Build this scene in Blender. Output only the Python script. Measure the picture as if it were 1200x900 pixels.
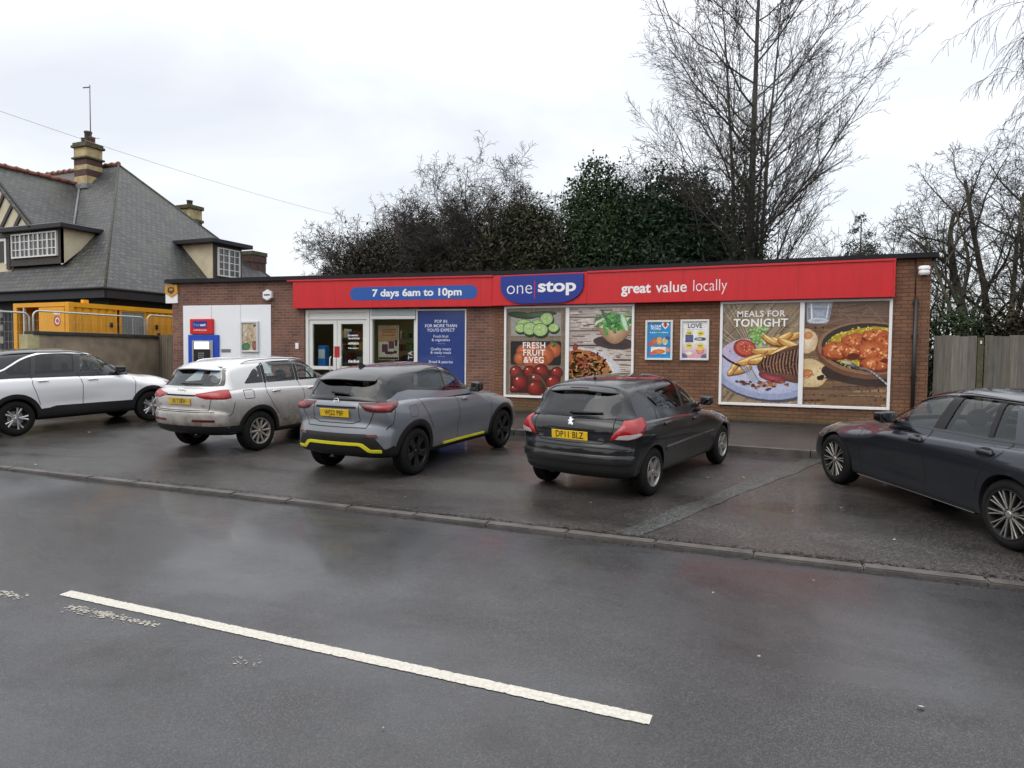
import bpy, bmesh, math, random
import numpy as np
from math import sin, cos, pi, radians, sqrt, atan2
from mathutils import Vector, Matrix
from mathutils.bvhtree import BVHTree
from mathutils.geometry import delaunay_2d_cdt

for o in list(bpy.data.objects):
    bpy.data.objects.remove(o, do_unlink=True)
SC = bpy.context.scene
COL = SC.collection
rnd = random.Random(7)

# ------------------------------------------------------------------ camera
CAM_H, YAW, PIT, ROLL, FPX = 2.079, 0.4010, 0.0420, 0.0089, 795.5
_fw = Vector((-sin(YAW) * cos(PIT), cos(YAW) * cos(PIT), -sin(PIT)))
_rt = Vector((cos(YAW), sin(YAW), 0))
_up = _rt.cross(_fw)
_r2 = cos(ROLL) * _rt + sin(ROLL) * _up
_u2 = -sin(ROLL) * _rt + cos(ROLL) * _up
cd = bpy.data.cameras.new("camera")
cd.sensor_width = 36.0
cd.lens = FPX / 1200 * 36
cd.clip_start, cd.clip_end = 0.05, 2000
cam = bpy.data.objects.new("camera", cd)
COL.objects.link(cam)
cam.matrix_world = Matrix(((_r2.x, _u2.x, -_fw.x, 0), (_r2.y, _u2.y, -_fw.y, 0), (_r2.z, _u2.z, -_fw.z, CAM_H), (0, 0, 0, 1)))
SC.camera = cam

# ------------------------------------------------------------------ overcast daylight
SUN_EL, SUN_AZ = radians(48), radians(205)      # azimuth clockwise from +Y: sun behind the camera's left shoulder, veiled
W = bpy.data.worlds.new("World")
SC.world = W
W.use_nodes = True
nt = W.node_tree
nt.nodes.clear()
N = nt.nodes.new
L = nt.links.new
wo = N("ShaderNodeOutputWorld")
sky = N("ShaderNodeTexSky")
sky.sky_type = 'NISHITA'
sky.sun_disc = False
sky.sun_elevation = SUN_EL
sky.sun_rotation = SUN_AZ
sky.air_density = 1.0
sky.dust_density = 3.0
bg1 = N("ShaderNodeBackground")
bg1.inputs[1].default_value = 0.05
L(sky.outputs[0], bg1.inputs[0])
tc = N("ShaderNodeTexCoord")
sep = N("ShaderNodeSeparateXYZ")
L(tc.outputs['Generated'], sep.inputs[0])
mpn = N("ShaderNodeMapping")
mpn.inputs['Scale'].default_value = (1.0, 1.0, 2.6)
L(tc.outputs['Generated'], mpn.inputs[0])
no = N("ShaderNodeTexNoise")
no.inputs['Scale'].default_value = 2.3
no.inputs['Detail'].default_value = 5
no.inputs['Roughness'].default_value = 0.5
no.inputs['Distortion'].default_value = 0.4
L(mpn.outputs[0], no.inputs['Vector'])
cr = N("ShaderNodeValToRGB")
cr.color_ramp.elements[0].position = 0.36
cr.color_ramp.elements[0].color = (0.76, 0.766, 0.78, 1)
cr.color_ramp.elements[1].position = 0.66
cr.color_ramp.elements[1].color = (1.0, 0.993, 0.98, 1)
L(no.outputs['Fac'], cr.inputs[0])
# overcast dome: brighter toward the zenith (CIE overcast), darker below the horizon
er = N("ShaderNodeMapRange")
er.inputs['From Min'].default_value = 0.32
er.inputs['From Max'].default_value = 1.0
er.inputs['To Min'].default_value = 0.98
er.inputs['To Max'].default_value = 2.3
L(sep.outputs['Z'], er.inputs['Value'])
mx = N("ShaderNodeVectorMath")
mx.operation = 'SCALE'
L(cr.outputs[0], mx.inputs[0])
L(er.outputs[0], mx.inputs['Scale'])
bg2 = N("ShaderNodeBackground")
bg2.inputs[1].default_value = 0.9
L(mx.outputs[0], bg2.inputs[0])
ad = N("ShaderNodeAddShader")
L(bg1.outputs[0], ad.inputs[0])
L(bg2.outputs[0], ad.inputs[1])
L(ad.outputs[0], wo.inputs[0])
sd = bpy.data.lights.new("sun", 'SUN')
sd.energy = 0.5
sd.angle = radians(40)
sd.color = (1.0, 0.97, 0.93)
sun = bpy.data.objects.new("sun", sd)
COL.objects.link(sun)
sun.rotation_euler = (pi / 2 - SUN_EL, 0, pi - SUN_AZ)
SC.view_settings.view_transform = 'Standard'
SC.view_settings.look = 'None'
SC.view_settings.exposure = 0.14
SC.view_settings.gamma = 1.0
try:
    SC.view_settings.use_curve_mapping = False
except Exception:
    pass
SC.render.engine = 'CYCLES'
SC.cycles.max_bounces = 8
SC.cycles.transparent_max_bounces = 12
SC.cycles.caustics_reflective = False
SC.cycles.caustics_refractive = False

# ------------------------------------------------------------------ object helpers
def tag(o, label=None, cat=None, group=None, kind=None):
    if label: o['label'] = label
    if cat: o['category'] = cat
    if group: o['group'] = group
    if kind: o['kind'] = kind
    return o

def empty(name, loc=(0, 0, 0), rz=0.0, label=None, cat=None, group=None):
    o = bpy.data.objects.new(name, None)
    o.empty_display_size = 0.2
    o.location = loc
    o.rotation_euler = (0, 0, rz)
    COL.objects.link(o)
    return tag(o, label, cat, group)

class MB:
    """collects faces, builds ONE mesh object"""
    def __init__(s):
        s.v, s.f, s.m, s.sm, s.c = [], [], [], [], []
        s.M = Matrix.Identity(4)
    def add(s, vs, fs, m=0, smooth=False, col=None):
        b = len(s.v)
        M = s.M
        s.v += [tuple(M @ Vector(p)) for p in vs]
        s.f += [tuple(b + i for i in f) for f in fs]
        s.m += [m] * len(fs)
        s.sm += [smooth] * len(fs)
        if col is None:
            s.c += [(1, 1, 1)] * len(vs)
        elif len(vs) and isinstance(col[0], (tuple, list)):
            s.c += list(col)
        else:
            s.c += [col] * len(vs)
        return s
    def box(s, a, b, m=0, col=None):
        x0, y0, z0 = a
        x1, y1, z1 = b
        return s.add([(x0, y0, z0), (x1, y0, z0), (x1, y1, z0), (x0, y1, z0), (x0, y0, z1), (x1, y0, z1), (x1, y1, z1), (x0, y1, z1)],
                     [(0, 3, 2, 1), (4, 5, 6, 7), (0, 1, 5, 4), (1, 2, 6, 5), (2, 3, 7, 6), (3, 0, 4, 7)], m, False, col)
    def bbox(s, a, b, r=0.01, m=0, col=None):
        """box with chamfered edges"""
        a = Vector(a); b = Vector(b)
        r = min(r, min(b - a) * 0.45)
        bm = bmesh.new()
        bmesh.ops.create_cube(bm, size=1)
        for v in bm.verts:
            v.co = Vector((a[i] + (v.co[i] + .5) * (b[i] - a[i]) for i in range(3)))
        bmesh.ops.bevel(bm, geom=list(bm.edges), offset=r, segments=2, affect='EDGES', profile=0.6)
        s.frombm(bm, m, False, col)
        bm.free()
        return s
    def frombm(s, bm, m=0, smooth=False, col=None):
        bm.verts.index_update()
        return s.add([v.co.copy() for v in bm.verts], [tuple(v.index for v in f.verts) for f in bm.faces], m, smooth, col)
    def quad(s, a, b, c, d, m=0, col=None):
        return s.add([a, b, c, d], [(0, 1, 2, 3)], m, False, col)
    def poly(s, pts, m=0, col=None):
        return s.add(pts, [tuple(range(len(pts)))], m, False, col)
    def prism(s, pts, d, m=0, col=None):
        """planar 3D polygon pts extruded by vector d"""
        n = len(pts)
        d = Vector(d)
        vs = [Vector(p) for p in pts] + [Vector(p) + d for p in pts]
        fs = [tuple(range(n - 1, -1, -1)), tuple(range(n, 2 * n))]
        fs += [(i, (i + 1) % n, n + (i + 1) % n, n + i) for i in range(n)]
        return s.add(vs, fs, m, False, col)
    def tube(s, pts, r, seg=8, m=0, caps=True, smooth=True, col=None):
        pts = [Vector(p) for p in pts]
        n = len(pts)
        rs = r if isinstance(r, (list, tuple)) else [r] * n
        vs, fs = [], []
        t0 = (pts[1] - pts[0]).normalized()
        ref = Vector((0, 0, 1)) if abs(t0.z) < 0.9 else Vector((1, 0, 0))
        nx = t0.cross(ref).normalized()
        for i in range(n):
            t = (pts[min(i + 1, n - 1)] - pts[max(i - 1, 0)])
            t = t.normalized() if t.length > 1e-9 else t0
            nx = (nx - t * nx.dot(t))
            nx = nx.normalized() if nx.length > 1e-6 else t.orthogonal().normalized()
            ny = t.cross(nx)
            for k in range(seg):
                a = 2 * pi * k / seg
                vs.append(pts[i] + (nx * cos(a) + ny * sin(a)) * rs[i])
        for i in range(n - 1):
            for k in range(seg):
                k2 = (k + 1) % seg
                fs.append((i * seg + k, i * seg + k2, (i + 1) * seg + k2, (i + 1) * seg + k))
        if caps and seg > 2:
            fs.append(tuple(range(seg - 1, -1, -1)))
            fs.append(tuple((n - 1) * seg + k for k in range(seg)))
        return s.add(vs, fs, m, smooth, col)
    def lathe(s, prof, seg=32, axis='z', o=(0, 0, 0), m=0, smooth=True, close=False, col=None):
        """prof: (radius, height) pairs"""
        vs, fs = [], []
        n = len(prof)
        for k in range(seg):
            a = 2 * pi * k / seg
            for r, h in prof:
                if axis == 'z': p = (r * cos(a), r * sin(a), h)
                elif axis == 'y': p = (r * cos(a), h, -r * sin(a))
                else: p = (h, r * cos(a), r * sin(a))
                vs.append((p[0] + o[0], p[1] + o[1], p[2] + o[2]))
        for k in range(seg):
            k2 = (k + 1) % seg
            for i in range(n - (0 if close else 1)):
                j = (i + 1) % n
                fs.append((k * n + i, k2 * n + i, k2 * n + j, k * n + j))
        return s.add(vs, fs, m, smooth, col)
    def ell(s, c, r, seg=16, rings=10, m=0, col=None):
        vs, fs = [], []
        for i in range(rings + 1):
            t = pi * i / rings
            for k in range(seg):
                a = 2 * pi * k / seg
                vs.append((c[0] + r[0] * sin(t) * cos(a), c[1] + r[1] * sin(t) * sin(a), c[2] + r[2] * cos(t)))
        for i in range(rings):
            for k in range(seg):
                k2 = (k + 1) % seg
                fs.append((i * seg + k, (i + 1) * seg + k, (i + 1) * seg + k2, i * seg + k2))
        return s.add(vs, fs, m, True, col)
    def build(s, name, mats, parent=None, loc=None, rz=None, colors=False, sharp=None):
        me = bpy.data.meshes.new(name)
        me.from_pydata(s.v, [], s.f)
        if not isinstance(mats, (list, tuple)):
            mats = [mats]
        for mm in mats:
            me.materials.append(mm)
        if len(s.f):
            me.polygons.foreach_set("material_index", s.m)
            me.polygons.foreach_set("use_smooth", s.sm)
        if colors:
            ca = me.color_attributes.new("Col", 'FLOAT_COLOR', 'POINT')
            ca.data.foreach_set("color", [x for c in s.c for x in (c[0], c[1], c[2], 1.0)])
        me.update()
        if sharp:
            me.set_sharp_from_angle(angle=radians(sharp))
        o = bpy.data.objects.new(name, me)
        COL.objects.link(o)
        if parent: o.parent = parent
        if loc is not None: o.location = loc
        if rz is not None: o.rotation_euler = (0, 0, rz)
        return o

# ------------------------------------------------------------------ materials
def new_mat(name):
    m = bpy.data.materials.new(name)
    m.use_nodes = True
    n = m.node_tree
    b = n.nodes["Principled BSDF"]
    return m, n, b

def srgb(r, g, b):
    f = lambda c: c / 12.92 if c <= 0.04045 else ((c + 0.055) / 1.055) ** 2.4
    return (f(r / 255), f(g / 255), f(b / 255))

def mat(name, col, rough=0.5, metal=0.0, coat=0.0, var=0.0, vscale=8.0, bump=0.0, bscale=60.0, spec=0.5, attr=False, emit=None, emit_s=0.0, rvar=0.0, vcol=None, stretch=(1, 1, 1), coatr=0.03):
    m, n, b = new_mat(name)
    Nn, Lk = n.nodes.new, n.links.new
    b.inputs['Base Color'].default_value = (*col, 1)
    b.inputs['Roughness'].default_value = rough
    b.inputs['Metallic'].default_value = metal
    b.inputs['Coat Weight'].default_value = coat
    b.inputs['Coat Roughness'].default_value = coatr
    b.inputs['Specular IOR Level'].default_value = spec
    tcn = mp = None
    if var or bump or rvar:
        tcn = Nn("ShaderNodeTexCoord")
        mp = Nn("ShaderNodeMapping")
        mp.inputs['Scale'].default_value = stretch
        Lk(tcn.outputs['Object'], mp.inputs[0])
    src = None
    if attr:
        at = Nn("ShaderNodeVertexColor")
        at.layer_name = "Col"
        src = at.outputs[0]
        Lk(src, b.inputs['Base Color'])
    if var:
        ns = Nn("ShaderNodeTexNoise")
        ns.inputs['Scale'].default_value = vscale
        ns.inputs['Detail'].default_value = 6
        ns.inputs['Roughness'].default_value = 0.65
        Lk(mp.outputs[0], ns.inputs['Vector'])
        mr = Nn("ShaderNodeMapRange")
        mr.inputs['From Min'].default_value = 0.3
        mr.inputs['From Max'].default_value = 0.7
        if vcol is None:
            mr.inputs['To Min'].default_value = 1 - var
            mr.inputs['To Max'].default_value = 1 + var
            Lk(ns.outputs['Fac'], mr.inputs['Value'])
            vm = Nn("ShaderNodeVectorMath")
            vm.operation = 'SCALE'
            if src is not None: Lk(src, vm.inputs[0])
            else: vm.inputs[0].default_value = col
            Lk(mr.outputs[0], vm.inputs['Scale'])
            Lk(vm.outputs[0], b.inputs['Base Color'])
        else:
            Lk(ns.outputs['Fac'], mr.inputs['Value'])
            mxn = Nn("ShaderNodeMix")
            mxn.data_type = 'RGBA'
            mxn.inputs[6].default_value = (*col, 1)
            mxn.inputs[7].default_value = (*vcol, 1)
            mu = Nn("ShaderNodeMath"); mu.operation = 'MULTIPLY'; mu.inputs[1].default_value = var
            Lk(mr.outputs[0], mu.inputs[0])
            Lk(mu.outputs[0], mxn.inputs[0])
            Lk(mxn.outputs[2], b.inputs['Base Color'])
    if rvar:
        n3 = Nn("ShaderNodeTexNoise")
        n3.inputs['Scale'].default_value = vscale * 0.7
        n3.inputs['Detail'].default_value = 5
        Lk(mp.outputs[0], n3.inputs['Vector'])
        m3 = Nn("ShaderNodeMapRange")
        m3.inputs['From Min'].default_value = 0.3
        m3.inputs['From Max'].default_value = 0.7
        m3.inputs['To Min'].default_value = max(0.02, rough - rvar)
        m3.inputs['To Max'].default_value = min(1, rough + rvar)
        Lk(n3.outputs['Fac'], m3.inputs['Value'])
        Lk(m3.outputs[0], b.inputs['Roughness'])
    if bump:
        n2 = Nn("ShaderNodeTexNoise")
        n2.inputs['Scale'].default_value = bscale
        n2.inputs['Detail'].default_value = 4
        Lk(mp.outputs[0], n2.inputs['Vector'])
        bp = Nn("ShaderNodeBump")
        bp.inputs['Strength'].default_value = bump
        bp.inputs['Distance'].default_value = 0.02
        Lk(n2.outputs['Fac'], bp.inputs['Height'])
        Lk(bp.outputs[0], b.inputs['Normal'])
    if emit:
        b.inputs['Emission Color'].default_value = (*emit, 1)
        b.inputs['Emission Strength'].default_value = emit_s
    return m

def glass_mat(name, tint, refl=1.0, rough=0.015):
    """thin window glass: tinted transparency under a fresnel gloss"""
    m = bpy.data.materials.new(name)
    m.use_nodes = True
    n = m.node_tree
    n.nodes.clear()
    o = n.nodes.new("ShaderNodeOutputMaterial")
    t = n.nodes.new("ShaderNodeBsdfTransparent")
    t.inputs[0].default_value = (*tint, 1)
    g = n.nodes.new("ShaderNodeBsdfGlossy")
    g.inputs['Roughness'].default_value = rough
    g.inputs['Color'].default_value = (0.95, 0.98, 1, 1)
    f = n.nodes.new("ShaderNodeFresnel")
    ge = n.nodes.new("ShaderNodeNewGeometry")       # a thin pane mirrors the same from both sides
    io = n.nodes.new("ShaderNodeMapRange")
    io.inputs['To Min'].default_value = 1.5
    io.inputs['To Max'].default_value = 1 / 1.5
    n.links.new(ge.outputs['Backfacing'], io.inputs['Value'])
    n.links.new(io.outputs[0], f.inputs['IOR'])
    mu = n.nodes.new("ShaderNodeMath")
    mu.operation = 'MULTIPLY'
    mu.inputs[1].default_value = refl
    x = n.nodes.new("ShaderNodeMixShader")
    n.links.new(f.outputs[0], mu.inputs[0])
    n.links.new(mu.outputs[0], x.inputs[0])
    n.links.new(t.outputs[0], x.inputs[1])
    n.links.new(g.outputs[0], x.inputs[2])
    n.links.new(x.outputs[0], o.inputs[0])
    return m

def text_mesh(s, size=1.0, bold=0.0, align='CENTER', spacing=1.0, shear=0.0, xs=1.0, res=3, extrude=0.0):
    """vertices/faces of flat lettering in its own XY plane"""
    cu = bpy.data.curves.new("lettering", 'FONT')
    cu.body = s
    cu.size = size
    cu.align_x = align
    cu.align_y = 'CENTER'
    cu.offset = bold * size
    cu.space_character = spacing
    cu.shear = shear
    cu.resolution_u = res
    cu.extrude = extrude
    ob = bpy.data.objects.new("lettering", cu)
    COL.objects.link(ob)
    bpy.context.view_layer.update()
    dg = bpy.context.evaluated_depsgraph_get()
    me = bpy.data.meshes.new_from_object(ob.evaluated_get(dg))
    vs = [(v.co.x * xs, v.co.y, v.co.z) for v in me.vertices]
    fs = [tuple(p.vertices) for p in me.polygons]
    bpy.data.objects.remove(ob, do_unlink=True)
    bpy.data.curves.remove(cu)
    bpy.data.meshes.remove(me)
    return vs, fs

def catmull(pts, closed=False, n=8):
    """points of any dimension -> denser list"""
    P = [np.array(p, float) for p in pts]
    m = len(P)
    out = []
    rng = m if closed else m - 1
    for i in range(rng):
        p0 = P[(i - 1) % m] if closed or i > 0 else 2 * P[0] - P[1]
        p1, p2 = P[i], P[(i + 1) % m]
        p3 = P[(i + 2) % m] if closed or i + 2 < m else 2 * P[-1] - P[-2]
        d = lambda a, b: max(np.linalg.norm((a - b)[:2]), 1e-6) ** 0.5
        t0 = 0; t1 = d(p0, p1); t2 = t1 + d(p1, p2); t3 = t2 + d(p2, p3)
        for k in range(n):
            t = t1 + (t2 - t1) * k / n
            A1 = (t1 - t) / (t1 - t0) * p0 + (t - t0) / (t1 - t0) * p1
            A2 = (t2 - t) / (t2 - t1) * p1 + (t - t1) / (t2 - t1) * p2
            A3 = (t3 - t) / (t3 - t2) * p2 + (t - t2) / (t3 - t2) * p3
            B1 = (t2 - t) / (t2 - t0) * A1 + (t - t0) / (t2 - t0) * A2
            B2 = (t3 - t) / (t3 - t1) * A2 + (t - t1) / (t3 - t1) * A3
            out.append((t2 - t) / (t2 - t1) * B1 + (t - t1) / (t2 - t1) * B2)
    if not closed:
        out.append(P[-1])
    return out

SLOPE = 0.0375
def zf(y):
    """ground profile: the car park climbs gently from the road to the shop"""
    return SLOPE * min(max(y, -1.5), 17.0)
UPN = Vector((0, -SLOPE, 1)).normalized()
# ------------------------------------------------------------------ car materials
def paint_mat(name, col, metal=0.0, rough=0.32, coat=1.0, dirt=None, dirt_z=(0.25, 0.75), dirt_amt=0.0, flake=0.0):
    m, n, b = new_mat(name)
    Nn, Lk = n.nodes.new, n.links.new
    b.inputs['Metallic'].default_value = metal
    b.inputs['Roughness'].default_value = rough
    b.inputs['Coat Weight'].default_value = coat
    b.inputs['Coat Roughness'].default_value = 0.03
    b.inputs['Specular IOR Level'].default_value = 0.08
    tcn = Nn("ShaderNodeTexCoord")
    sp = Nn("ShaderNodeSeparateXYZ")
    Lk(tcn.outputs['Object'], sp.inputs[0])
    ns = Nn("ShaderNodeTexNoise")
    ns.inputs['Scale'].default_value = 5
    ns.inputs['Detail'].default_value = 7
    ns.inputs['Roughness'].default_value = 0.7
    Lk(tcn.outputs['Object'], ns.inputs['Vector'])
    mr = Nn("ShaderNodeMapRange")                      # road grime thins out with height
    mr.inputs['From Min'].default_value = dirt_z[0]
    mr.inputs['From Max'].default_value = dirt_z[1]
    mr.inputs['To Min'].default_value = 1
    mr.inputs['To Max'].default_value = 0
    Lk(sp.outputs['Z'], mr.inputs['Value'])
    m1 = Nn("ShaderNodeMath"); m1.operation = 'MULTIPLY'
    Lk(mr.outputs[0], m1.inputs[0]); Lk(ns.outputs['Fac'], m1.inputs[1])
    m2 = Nn("ShaderNodeMath"); m2.operation = 'MULTIPLY'; m2.inputs[1].default_value = dirt_amt * 2; m2.use_clamp = True
    Lk(m1.outputs[0], m2.inputs[0])
    mx_ = Nn("ShaderNodeMix"); mx_.data_type = 'RGBA'
    mx_.inputs[6].default_value = (*col, 1)
    mx_.inputs[7].default_value = (*(dirt or (0.13, 0.10, 0.07)), 1)
    Lk(m2.outputs[0], mx_.inputs[0])
    Lk(mx_.outputs[2], b.inputs['Base Color'])
    r2 = Nn("ShaderNodeMapRange"); r2.inputs['To Min'].default_value = coat; r2.inputs['To Max'].default_value = 0.05
    Lk(m2.outputs[0], r2.inputs['Value'])
    Lk(r2.outputs[0], b.inputs['Coat Weight'])
    # rain film: fine beads break the gloss
    vo = Nn("ShaderNodeTexVoronoi"); vo.inputs['Scale'].default_value = 150
    Lk(tcn.outputs['Object'], vo.inputs['Vector'])
    bp = Nn("ShaderNodeBump"); bp.inputs['Strength'].default_value = 0.02; bp.inputs['Distance'].default_value = 0.004
    Lk(vo.outputs['Distance'], bp.inputs['Height'])
    Lk(bp.outputs[0], b.inputs['Coat Normal'])
    return m

M_int = mat('car_interior', (0.012, 0.012, 0.013), 0.85)
M_seat = mat('seat_cloth', (0.03, 0.03, 0.033), 0.9)
M_tyre = mat('tyre_rubber', (0.010, 0.010, 0.010), 0.8, spec=.2, var=0.3, vscale=6, bump=0.1, bscale=90)
M_plas = mat('black_plastic', (0.014, 0.014, 0.015), 0.5, spec=.3, var=0.15, vscale=10, bump=0.05, bscale=200)
M_gloss = mat('gloss_black', (0.008, 0.008, 0.009), 0.12, coat=0.6)
M_gap = mat('panel_gap', (0.004, 0.004, 0.004), 0.9)
M_yplate = mat('yellow_plate', (0.72, 0.47, 0.02), 0.35, var=0.06, vscale=30)
M_yplate_d = mat('yellow_plate_dirty', (0.50, 0.33, 0.04), 0.5, var=0.3, vscale=25)
M_wplate = mat('white_plate', (0.75, 0.75, 0.72), 0.35)
M_blk = mat('plate_black', (0.006, 0.006, 0.006), 0.4)
M_chrome = mat('chrome', (0.75, 0.76, 0.78), 0.12, metal=1)
M_mglass = mat('mirror_glass', (.16, .17, .18), .05, metal=1)
M_steel = mat('brake_steel', (0.32, 0.31, 0.30), 0.4, metal=1)
M_alloy = mat('silver_alloy', (0.55, 0.55, 0.56), 0.3, metal=0.8, var=0.12, vscale=20)
M_alloy_d = mat('dirty_alloy', (0.36, 0.33, 0.29), 0.5, metal=0.5, var=0.4, vscale=14)
M_alloy_b = mat('black_alloy', (0.01, 0.01, 0.011), 0.28)
M_alloy_m = mat('machined_alloy', (0.36, 0.345, 0.32), 0.35, metal=0.6, var=0.12, vscale=20)
M_dark = mat('wheel_well_dark', (0.01, 0.01, 0.01), 0.8)
M_red = mat('red_lens', (0.30, 0.006, 0.010), 0.2, coat=.25)
M_redd = mat('dark_red_lens', (0.085, 0.004, 0.007), 0.2, coat=.2)
M_clear = mat('clear_lens', (0.40, 0.38, 0.38), 0.15, coat=1.0)
M_lamp = mat('head_lens', (0.35, 0.37, 0.4), 0.08, metal=0.3, coat=1.0)
M_yel = mat('acid_yellow_trim', (0.72, 0.66, 0.03), 0.4)
G_clear = glass_mat('car_glass', (0.74, 0.80, 0.78), 1.0)
G_tint = glass_mat('privacy_glass', (0.16, 0.16, 0.165), 1.0)
G_mid = glass_mat('green_tinted_glass', (0.52, 0.58, 0.57), 1.0)

# ================================================================== CARS
def spl(pts, n=12):
    d = catmull([(a, b) for a, b in pts], False, n)
    X = np.array([p[0] for p in d]); Yv = np.array([p[1] for p in d])
    o = np.argsort(X)
    X, Yv = X[o], Yv[o]
    return lambda x: np.interp(x, X, Yv)

def resample(poly, step, closed=True):
    P = [Vector(p) for p in poly]
    out = []
    n = len(P)
    for i in range(n if closed else n - 1):
        a, b = P[i], P[(i + 1) % n]
        k = max(1, int(math.ceil((b - a).length / step)))
        for j in range(k):
            out.append(a.lerp(b, j / k))
    if not closed: out.append(P[-1])
    return out

def pillow(loop, Yf, spine, n=2.3, step=0.026, nrim=10, nin=9):
    for t in range(12):                                # nudge the spacing until the shell is watertight
        bm = pillow_once(loop, Yf, spine, n, step * (1 + 0.013 * t), nrim, nin)
        if all(e.is_manifold for e in bm.edges): break
        if t < 11: bm.free()
    return bm

def pillow_once(loop, Yf, spine, n, step, nrim, nin):
    """closed body whose half-width Yf(x,z) closes with a rounded rim (radius r) along the side outline loop of (x,z,r)"""
    dense = catmull(loop, True, 40)
    D = np.array(dense)
    seg = np.linalg.norm(np.diff(np.vstack([D, D[:1]])[:, :2], axis=0), axis=1)
    s = np.concatenate([[0], np.cumsum(seg)])
    T = s[-1]
    cnt = int(T / step)
    ss = np.arange(cnt) * T / cnt
    D2 = np.vstack([D, D[:1]])
    B = np.stack([np.interp(ss, s, D2[:, i]) for i in range(3)], 1)
    x0, x1, zs = spine
    M = np.stack([np.clip(B[:, 0], x0, x1), np.full(cnt, zs)], 1)
    g = 0.055
    K = max(2, int(round((x1 - x0) / g)))
    M[:, 0] = x0 + np.round((M[:, 0] - x0) / (x1 - x0) * K) * (x1 - x0) / K
    vec = M - B[:, :2]
    ln = np.linalg.norm(vec, axis=1)
    B[:, 2] = np.minimum(B[:, 2], ln * 0.94)
    us = [1 - cos(pi / 2 * k / nrim) for k in range(nrim + 1)]
    rings = []
    for k in range(nrim + 1):
        d = np.minimum(us[k] * B[:, 2], ln * (0.9 * k / nrim if k else 0) + 1e-6) if True else 0
        d = np.minimum(us[k] * B[:, 2], ln * 0.9)
        rings.append((d / ln, d))
    fr_end = rings[-1][0]
    for k in range(1, nin + 1):
        f = fr_end + (1 - fr_end) * k / nin
        rings.append((f, f * ln))
    vs, fs = [], []
    def yv(f, d):
        P = B[:, :2] + vec * f[:, None]
        q = np.clip(d / B[:, 2], 0, 1)
        yr = (1 - (1 - q) ** n) ** (1 / n)
        return P, yr * Yf(P[:, 0], P[:, 1])
    P, y = yv(*rings[0])
    idx = [[], []]
    r0 = list(range(cnt))
    vs += [(P[i, 0], 0.0, P[i, 1]) for i in range(cnt)]
    prev = [r0, r0]
    for f, d in rings[1:]:
        P, y = yv(f, d)
        cur = []
        for sgn in (1, -1):
            b = len(vs)
            vs += [(P[i, 0], sgn * y[i], P[i, 1]) for i in range(cnt)]
            cur.append(list(range(b, b + cnt)))
        for q, sgn in ((0, 1), (1, -1)):
            for i in range(cnt):
                j = (i + 1) % cnt
                a = (prev[q][i], prev[q][j], cur[q][j], cur[q][i])
                fs.append(a if sgn < 0 else a[::-1])
        prev = cur
    bm = bmesh.new()
    bv = [bm.verts.new(v) for v in vs]
    for f in fs:
        try: bm.faces.new([bv[i] for i in f])
        except ValueError: pass
    bmesh.ops.remove_doubles(bm, verts=bm.verts, dist=2e-4)
    bmesh.ops.recalc_face_normals(bm, faces=bm.faces)
    return bm

class Surf:
    """uncut outer skin used for projecting panels and for smooth normals"""
    def __init__(s, bms):
        s.t = []
        for bm in bms:
            c = bm.copy()
            bmesh.ops.triangulate(c, faces=c.faces)
            c.normal_update(); c.verts.ensure_lookup_table(); c.faces.ensure_lookup_table()
            s.t.append((BVHTree.FromBMesh(c), [tuple(v.index for v in f.verts) for f in c.faces], [v.co.copy() for v in c.verts], [v.normal.copy() for v in c.verts]))
            c.free()
    def nrm(s, k, i, p):
        _, F, V, Nn = s.t[k]
        a, b, c = F[i]
        va, vb, vc = V[a], V[b], V[c]
        e0, e1, e2 = vb - va, vc - va, p - va
        d00, d01, d11, d20, d21 = e0.dot(e0), e0.dot(e1), e1.dot(e1), e2.dot(e0), e2.dot(e1)
        den = d00 * d11 - d01 * d01
        if abs(den) < 1e-14: return Nn[a]
        v = (d11 * d20 - d01 * d21) / den; w = (d00 * d21 - d01 * d20) / den
        return (Nn[a] * (1 - v - w) + Nn[b] * v + Nn[c] * w).normalized()
    def cast(s, o, d, only=None):
        best = None
        for k, (t, F, V, Nn) in enumerate(s.t):
            if only is not None and k != only: continue
            p, nn, i, dist = t.ray_cast(o, d)
            if p is not None and (best is None or dist < best[2]):
                best = (p, s.nrm(k, i, p), dist)
        return best
    def near(s, p, k):
        q, nn, i, dist = s.t[k][0].find_nearest(p)
        return s.nrm(k, i, q)

def set_normals(ob, surf, k, mats_idx):
    me = ob.data
    ln = [None] * len(me.loops)
    me.update()
    out = []
    for p in me.polygons:
        for li in p.loop_indices:
            if p.material_index in mats_idx:
                out.append(surf.near(me.vertices[me.loops[li].vertex_index].co, k))
            else:
                out.append(p.normal.copy())
    for p in me.polygons: p.use_smooth = True
    me.normals_split_custom_set([tuple(v) for v in out])

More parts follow.
